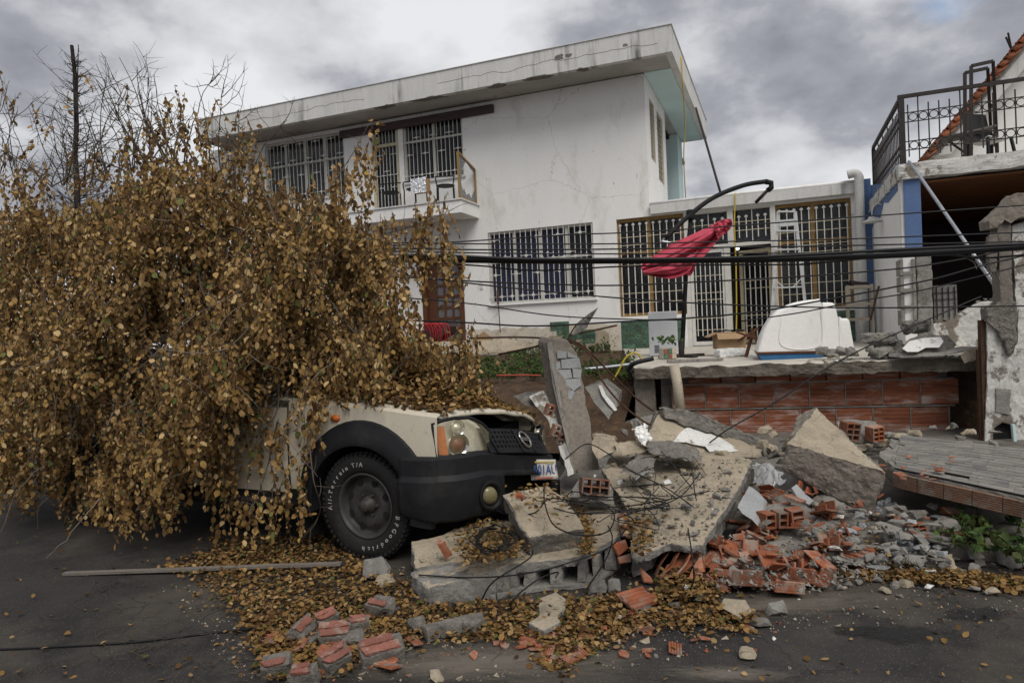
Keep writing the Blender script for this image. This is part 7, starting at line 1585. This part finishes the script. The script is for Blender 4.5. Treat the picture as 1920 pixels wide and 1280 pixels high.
for poly, n, th in (([(560, 400), (640, 330), (690, 235), (712, 260), (705, 330), (690, 400), (660, 440)], 46, .3), ([(690, 440), (760, 400), (830, 385), (852, 400), (840, 450), (872, 500), (868, 540), (820, 520), (760, 560), (735, 540), (745, 470)], 75, .4), ([(690, 540), (770, 560), (790, 600), (740, 640), (690, 610)], 40, .3), ([(120, 930), (260, 930), (250, 965), (135, 965)], 14, .2), ([(360, 900), (600, 800), (590, 880), (560, 1000), (480, 1000), (380, 960)], 70, .35), ([(840, 640), (890, 620), (910, 650), (880, 690), (850, 690)], 22, .2),
                    ([(0, 280), (100, 320), (200, 280), (300, 230), (380, 235), (450, 290), (520, 360), (420, 340), (330, 320), (200, 390), (0, 420)], 120, 1.0), ([(0, 150), (450, 150), (450, 250), (0, 280)], 16, .8), ([(270, 190), (390, 200), (400, 260), (280, 250)], 9, .5), ([(420, 230), (480, 250), (520, 340), (440, 320)], 22, .4)):
    e = sample(poly, n); extra.append(np_at(e[:, 0], e[:, 1], yfront(e[:, 0], e[:, 1]) + rng.random(n) * th))
S = np.vstack([S] + extra); S = S[~inside_car(S)]
pos, ax, nr, sz, paths, rads = [], [], [], [], [], []
for p in S:
    nl = rng.integers(8, 18); L = nl * rng.uniform(.018, .027); d = np.array([rng.normal(0, .3), rng.normal(-.12, .25), -1.0 + rng.normal(0, .25)]); d /= np.linalg.norm(d); bend = np.array([rng.normal(0, .22), rng.normal(0, .22), -.3])
    t = np.linspace(0, 1, 5)[:, None]; path = p + d * t * L + bend * t * t * L * .5; path -= (d * L * .5)
    paths.append(path); rads.append(.0028)
    for k in range(nl):
        u = (k + rng.random()) / nl; b0 = p - d * L * .5 + d * u * L + bend * u * u * L * .5; sd_ = rng.normal(0, 1, 3); a = d * .7 + np.array([0, 0, -.4]) + sd_ * .48; pos.append(b0); ax.append(a); nr.append(np.array([rng.normal(0, .7), rng.normal(-.55, .6), rng.normal(.35, .6)])); sz.append(rng.choice([rng.uniform(.020, .038), rng.uniform(.038, .060)]))
pos, ax, nr, sz = map(np.array, (pos, ax, nr, sz)); keep = ~inside_car(pos); pos, ax, nr, sz = pos[keep], ax[keep], nr[keep], sz[keep]
cols = leaf_colors(len(pos), .035)
dist = np.linalg.norm(pos - EYEV, axis=1) - sz * 8; order = np.argsort(dist); pick = order[:3000][rng.permutation(3000)[:300]]
mask = np.ones(len(pos), bool); mask[pick] = False
cr = leaves_mesh('crown', pos[mask] - TLc, ax[mask], nr[mask], sz[mask], cols[mask], 'leaf_dry'); link(cr, tree); tag(cr, kind='stuff')
tw = tubes_mesh('twigs', [P - TLc for P in paths], rads, 'bark', 3); link(tw, tree); tag(tw, kind='stuff')
protos_l = []
for k in range(10):
    o = leaves_mesh('leaf', np.zeros((1, 3)), np.array([[0, 1., 0]]), np.array([[0, 0, 1.]]), np.array([1.]), leaf_colors(1, .1), 'leaf_dry'); protos_l.append(o.data); bpy.data.objects.remove(o)
for k, i in enumerate(pick):
    o = bpy.data.objects.new('leaf', protos_l[k % 10]); link(o, tree); a = Vector(ax[i]).normalized(); n_ = Vector(nr[i]); n_ = (n_ - a * n_.dot(a)).normalized(); s_ = a.cross(n_); M_ = Matrix((s_, a, n_)).transposed().to_4x4() @ Matrix.Scale(float(sz[i]) * 1.05, 4); M_.translation = Vector(pos[i] - TLc); o.matrix_local = M_
# limbs: crooked branches running through the crown, rising bare above it
paths, rads = [], []
def branch(p, d, L, r, depth, up=.0):
    n = 9; P = [p]; d = d / np.linalg.norm(d)
    for i in range(n):
        d = d + rng.normal(0, .13, 3) + np.array([0, 0, up]); d /= np.linalg.norm(d); P.append(P[-1] + d * L / n)
    P = np.array(P); paths.append(P); rads.append(r)
    if depth:
        for k in range(int(3 + L * 3)):
            i = rng.integers(2, n); dd = d * .5 + rng.normal(0, .6, 3); branch(P[i], dd, L * rng.uniform(.25, .5), r * .55, depth - 1, up)
trunk0 = np.array(at(330, 760, 6.4))
for k in range(24):
    x, y = rng.uniform(40, 720), rng.uniform(420, 720); e = np_at(np.array([x]), np.array([y]), np.array([float(yfront(x, y)) + .15]))[0]; s = np_at(np.array([300 + (x - 300) * .4]), np.array([560.]), np.array([5.9]))[0]; t = np.linspace(0, 1, 12)[:, None]; P = s + (e - s) * t + np.array([0, 0, .35]) * np.sin(t * 3.14) + rng.normal(0, .02, (12, 3)); paths.append(P); rads.append(rng.uniform(.008, .018))
for k in range(62):
    x, y = rng.uniform(-30, 470), 0; y = np.interp(x, [0, 200, 330, 470], [360, 340, 300, 370]); Yb = yfront(x, y) + rng.uniform(.0, 1.1); p = np_at(np.array([x]), np.array([float(y)]), np.array([float(Yb)]))[0]; branch(p, np.array([rng.normal(0, .5), rng.normal(0, .25), 1.]), rng.uniform(.35, .95), .0065, 2, .03)
for pts in ([(560, 440), (620, 350), (660, 290), (690, 236)], [(640, 470), (720, 440), (800, 415), (850, 392)], [(650, 500), (750, 470), (830, 470), (872, 525)], [(520, 420), (480, 330), (440, 270), (425, 245)], [(380, 330), (340, 260), (310, 220), (285, 195)], [(300, 300), (250, 270), (180, 120)], [(440, 760), (430, 850), (350, 900), (260, 950)], [(520, 700), (515, 780), (430, 860), (400, 930)], [(640, 760), (690, 790), (690, 840), (700, 870)], [(580, 830), (588, 900), (600, 960), (560, 1020)], [(520, 790), (500, 880), (470, 960)]):
    P = np.array([list(v) for v in spline([at(x, y, float(yfront(x, y)) - .05) for x, y in pts], 6)]); paths.append(P); rads.append(.006)
    for i in range(3, len(P), 2): branch(P[i], rng.normal(0, 1, 3) + np.array([0, 0, .2]), rng.uniform(.1, .25), .003, 0)
pale, pr_ = [], []
for k in range(44):
    x, y = sample(DENSE, 1)[0]; Y0 = float(yfront(x, y)) - .06; p = np.array(at(x, y, Y0)); d = np.array([rng.normal(0, .7), rng.normal(-.1, .2), -rng.uniform(.1, 1.)]); L = rng.uniform(.25, .7); P = [p]
    for i in range(9): d = d + rng.normal(0, .22, 3) + np.array([0, 0, -.05]); P.append(P[-1] + d / np.linalg.norm(d) * L / 9)
    pale.append(np.array(P)); pr_.append(rng.uniform(.0025, .005))
o = tubes_mesh('branches', [P - TLc for P in pale], pr_, 'bark_pale', 5); link(o, tree); tag(o, kind='stuff')
br = tubes_mesh('branches', [P - TLc for P in paths], rads, 'bark', 5); link(br, tree); tag(br, kind='stuff')
b = MB(); b.tube([p - tree.location for p in spline([Vector((-3.2, 7.6, 0)), at(250, 720, 6.9), at(300, 600, 6.4), at(400, 560, 6.1)], 5)], [.10] * 6 + [.08] * 5 + [.05] * 5, 10); b.build('trunk', 'bark', tree, smooth=True)

# ---- bare conifer far behind it
bt = empty('bare_tree', at(141, 600, 11), 0, 'bare dark conifer spire rising behind the dead leafy tree', 'tree'); bt.location.z = 0; BL = np.array(bt.location)
top_, bot_ = np.array(at(139, 86, 11)), np.array(at(144, 640, 11)); bot_[2] = 0
t = np.linspace(0, 1, 16)[:, None]; P = bot_ + (top_ - bot_) * t + rng.normal(0, .012, (16, 3)); o = tubes_mesh('trunk', [P - BL], [.075], 'bark_dark', 8); link(o, bt)
top2 = np.array(at(147, 84, 11)); paths, rads = [np.vstack([P[12] + (top2 - P[12]) * s for s in np.linspace(0, 1, 6)])], [.02]
for k in range(190):
    u = rng.uniform(.42, .98); c = bot_ + (top_ - bot_) * u; a = rng.uniform(0, 6.28); L = (1 - u) * 1.2 + .16; L *= rng.uniform(.5, 1.15); dd = np.array([math.cos(a), math.sin(a), rng.uniform(.05, .7)]); s = np.linspace(0, 1, 6)[:, None]; paths.append(c + dd * L * s + np.array([0, 0, .25 * L]) * s * s + rng.normal(0, .006, (6, 3))); rads.append(.007)
    for j in range(3): i = rng.integers(1, 5); paths.append(paths[-1 - j][i] + (dd * .6 + rng.normal(0, .5, 3)) * L * .35 * np.linspace(0, 1, 4)[:, None]); rads.append(.004)
o = tubes_mesh('branches', [p - BL for p in paths], rads, 'bark_dark', 4); link(o, bt); tag(o, kind='stuff')

# ---- fallen leaves
def litter(name, groups, lb, parent=None, size=(.018, .042), green=.07, tilt=.45):
    pos = np.vstack(groups); n = len(pos); a = rng.uniform(0, 6.28, n); ax = np.stack([np.cos(a), np.sin(a), rng.normal(0, tilt * .7, n)], 1); nr = np.stack([rng.normal(0, tilt, n), rng.normal(0, tilt, n), np.ones(n)], 1)
    c = leaf_colors(n, green) * np.array([.60, .56, .52]); o = leaves_mesh(name, pos, ax, nr, rng.uniform(*size, n), c, 'leaf_litter'); link(o, parent); return tag(o, lb, 'leaves', kind='stuff')
def ground_group(poly, n, z0=.004, z1=.03, jit=10.): q = sample(poly, n); q = q + rng.normal(0, 1, q.shape) * np.array([jit * 1.6, jit * .7]) * rng.random((n, 1)) ** 2; return np_atz(q[:, 0], q[:, 1], z0 + (z1 - z0) * rng.random(n) ** 1.5)
g = [ground_group([(330, 1068), (420, 1040), (620, 1020), (700, 1050), (780, 1110), (1000, 1125), (1200, 1105), (1330, 1120), (1435, 1150), (1390, 1180), (1250, 1172), (1120, 1190), (1060, 1225), (990, 1190), (900, 1195), (780, 1190), (680, 1235), (600, 1262), (500, 1270), (470, 1200), (440, 1140), (380, 1090)], 9500, .004, .045, 26.),
     ground_group([(300, 1060), (440, 1005), (620, 1000), (640, 1050), (400, 1075)], 1700, .004, .03, 24.), ground_group([(520, 1180), (700, 1170), (760, 1210), (560, 1270), (480, 1260)], 700),
     ground_group([(1500, 1050), (1620, 1052), (1760, 1068), (1925, 1082), (1925, 1108), (1760, 1092), (1600, 1080), (1490, 1070)], 3200, .004, .04, 12.), ground_group([(980, 1150), (1260, 1150), (1100, 1230), (1060, 1270), (1000, 1240)], 700, .004, .02), ground_group([(1250, 1060), (1345, 1075), (1350, 1120), (1230, 1120)], 900, .02, .1),
     ground_group([(-20, 1000), (600, 1040), (520, 1270), (-20, 1280)], 90), ground_group([(1000, 1180), (1900, 1110), (1900, 1270), (1000, 1270)], 60)]
litter('leaf_litter', g, 'fallen dry leaves covering the road in front of the heap')
g = [ground_group([(850, 1000), (905, 972), (965, 985), (978, 1045), (870, 1052)], 900, .24, .30), ground_group([(1050, 925), (1085, 935), (1112, 1000), (1110, 1035), (1092, 1035), (1085, 960)], 520, .25, .28), ground_group([(1165, 945), (1215, 940), (1225, 1020), (1190, 1040)], 330, .27, .33), ground_group([(960, 915), (1030, 905), (1050, 935), (990, 955)], 120, .46, .50), ground_group([(945, 925), (1060, 930), (1090, 1000), (1000, 1005)], 26, .42, .44), ground_group([(1410, 900), (1640, 940), (1680, 1040), (1440, 1040)], 200, .1, .26)]
litter('leaf_litter', g, 'fallen dry leaves lying in pockets on the slabs')
# pile on the bonnet
hx, hy, hz = [], [], []
HR = np.array([[list(p) for p in r] for r in hood_rows])
n = 14000; u, v = rng.random(n) ** 1.0, rng.random(n); x_front = .72
pp_ = []
for a, c in zip(u, v):
    i, j = a * (HR.shape[0] - 1), c * (HR.shape[1] - 1); i0, j0 = min(int(i), HR.shape[0] - 2), min(int(j), HR.shape[1] - 2); w = HR[i0, j0] + (HR[i0 + 1, j0] - HR[i0, j0]) * (i - i0) + (HR[i0, j0 + 1] - HR[i0, j0]) * (j - j0)
    x, y, z = w; lim = np.interp(x, [-1, -.2, .35, .6, .72, .85], [1.0, 1., .95, .7, .25, .05]) * np.interp(y, [-.8, -.62, -.35, .1, .5, .8], [.25, .55, .95, 1.0, .5, .1])
    if rng.random() > lim: continue
    pile = np.interp(x, [-1, -.3, .3, .7], [.30, .24, .11, .02]) * np.interp(y, [-.8, -.3, .3, .8], [.25, 1, 1, .4]); pp_.append((x, y, z - droop(x, y) + .006 + pile * rng.random()))
pp_ = np.array(pp_); wxy = np.array((CO.x, CO.y))[None] + pp_[:, :1] * FH[None] + pp_[:, 1:2] * SH[None]
litter('leaf_litter', [np.hstack([wxy, pp_[:, 2:]])], 'dry leaves heaped on the bonnet of the pickup', size=(.035, .06), tilt=.6)

# ---- weeds
def weeds(name, centres, hts, lb, per=46, m_='leaf_dry', spread=.16, kind='stuff'):
    pos, ax, nr, sz, paths, rads = [], [], [], [], [], []
    for c, h in zip(centres, hts):
        for s in range(rng.integers(4, 8)):
            d = np.array([rng.normal(0, .35), rng.normal(0, .35), 1.]); base = c + np.array([rng.normal(0, spread * .4), rng.normal(0, spread * .4), 0]); t = np.linspace(0, 1, 5)[:, None]; P = base + d * t * h * rng.uniform(.5, 1.1); paths.append(P); rads.append(.004)
            for k in range(per // 6):
                u = rng.uniform(.15, 1); pos.append(base + (P[-1] - base) * u); ax.append(np.array([rng.normal(0, 1), rng.normal(0, 1), rng.normal(.25, .5)])); nr.append(np.array([rng.normal(0, .5), rng.normal(-.2, .5), 1.])); sz.append(rng.uniform(.03, .065))
    pos, ax, nr, sz = map(np.array, (pos, ax, nr, sz)); n = len(pos); c = np.array([(.055, .092, .026)]) * rng.uniform(.55, 1.5, n)[:, None] * np.stack([rng.uniform(.8, 1.5, n), np.ones(n), rng.uniform(.7, 1.2, n)], 1)
    o = leaves_mesh(name, pos, ax, nr, sz, c, m_); st = tubes_mesh('stems', paths, rads, 'weed_dark', 3); link(o); link(st, o); tag(st, kind='stuff'); return tag(o, lb, 'weeds', kind=kind)
def garden_z(px, py):
    z = .85
    for _ in range(6):
        p = atz(px, py, z); l = (p - HO); yl = l.dot(HY); z = float(np.interp(yl, [-7.7, -7.1, -6.4, -5.4, -3., .2], [.10, .32, .70, .80, .90, 1.0]))
    return np.array(atz(px, py, z))
cs = [garden_z(x, y) for x, y in sample([(880, 690), (1000, 676), (1060, 700), (1150, 690), (1190, 690), (1190, 735), (1100, 742), (1000, 735), (940, 735), (890, 720)], 190)]; cs = [c for c in cs if 7.5 < c[1] < 14]
weeds('garden_weeds', cs, rng.uniform(.10, .36, len(cs)), 'green weeds growing on the bank left of the terrace')
cs = [np.array(hw(x, rng.uniform(-1.3, -.25), 1.0)) for x in rng.uniform(-3.4, -.8, 40)]; weeds('garden_weeds', cs, rng.uniform(.12, .4, len(cs)), 'green weeds along the foot of the tiled plinth', per=36)
cs = [np.array(atz(x, y, .1)) for x, y in sample([(1775, 985), (1830, 985), (1925, 990), (1925, 1060), (1830, 1050), (1780, 1020)], 13)]; weeds('kerb_weeds', cs, rng.uniform(.05, .16, len(cs)), 'dark green weeds growing from the kerb at lower right', per=40)
pos = np.array([np.array(at(1252, 640, 10.0)) + np.array([rng.normal(0, .07), rng.normal(0, .06), rng.uniform(-.02, .06)]) for _ in range(70)]); n = len(pos)
o = leaves_mesh('seedlings', pos, rng.normal(0, 1, (n, 3)), np.array([(0, -.2, 1.)]) + rng.normal(0, .4, (n, 3)), rng.uniform(.04, .08, n), np.array([(.07, .12, .03)]) * rng.uniform(.6, 1.5, n)[:, None], 'leaf_dry'); link(o); o.parent = po; o.matrix_parent_inverse = (Matrix.Translation(po.location) @ Matrix.Rotation(.1, 4, 'Z')).inverted(); tag(o, kind='stuff')

# ---- grit and sticks strewn about the heap
def grit(name, pts, sizes, m_, lb):
    T4 = np.array([(1, 1, 1), (-1, -1, 1), (-1, 1, -1), (1, -1, -1)]) * .6; n = len(pts); V = pts[:, None] + sizes[:, None, None] * (T4[None] + rng.normal(0, .35, (n, 4, 3))) * np.array([1, 1, .7]); F = np.array([(0, 1, 2), (0, 3, 1), (0, 2, 3), (1, 3, 2)])
    me = bpy.data.meshes.new(name); me.from_pydata(V.reshape(-1, 3).tolist(), [], (F[None] + (np.arange(n) * 4)[:, None, None]).reshape(-1, 3).tolist()); me.materials.append(MATS[m_]); o = bpy.data.objects.new(name, me); link(o); return tag(o, lb, 'grit', kind='stuff')
RG = [(300, 1100), (760, 1060), (1200, 1060), (1500, 1060), (1925, 1080), (1925, 1160), (1500, 1180), (1200, 1250), (900, 1275), (450, 1275)]
for m_, n, lb in (('cement_beige', 1500, 'fine pale grit strewn on the road round the heap'), ('terracotta', 700, 'fine orange brick crumbs strewn on the road round the heap'), ('broken_concrete', 1200, 'fine grey grit strewn on the road round the heap')):
    q = sample(RG, n); P = np_atz(q[:, 0], q[:, 1], np.full(n, .003)); grit('grit', P, rng.exponential(.0035, n) + .0015, m_, lb)
q = sample([(1150, 850), (1400, 860), (1330, 1010), (1190, 1030)], 900); grit('grit', np_atz(q[:, 0], q[:, 1], np.array([zA(y) + .004 for y in q[:, 1]])), rng.exponential(.004, 900) + .0015, 'broken_concrete', 'fine grey grit lying on the largest slab')
q = sample([(1340, 1000), (1700, 960), (1780, 1050), (1540, 1110), (1340, 1100)], 1500); grit('grit', np_atz(q[:, 0], q[:, 1], rng.uniform(.02, .2, 1500)), rng.exponential(.006, 1500) + .002, 'mortar', 'mortar crumbs filling the brick heap')
paths = []
for x, y in sample([(200, 1060), (760, 1060), (1300, 1120), (1400, 1160), (900, 1230), (460, 1270), (60, 1240)], 210):
    p = np.array(atz(x, y, .02)); a = rng.uniform(0, 6.28); L = rng.uniform(.04, .2); t = np.linspace(0, 1, 5)[:, None]; paths.append(p + np.array([math.cos(a), math.sin(a), rng.normal(0, .06)]) * L * t + rng.normal(0, .006, (5, 3)))
o = tubes_mesh('twig_litter', paths, [.0022] * len(paths), 'bark', 4); link(o); tag(o, 'small dead twigs lying among the fallen leaves', 'twigs', kind='stuff')
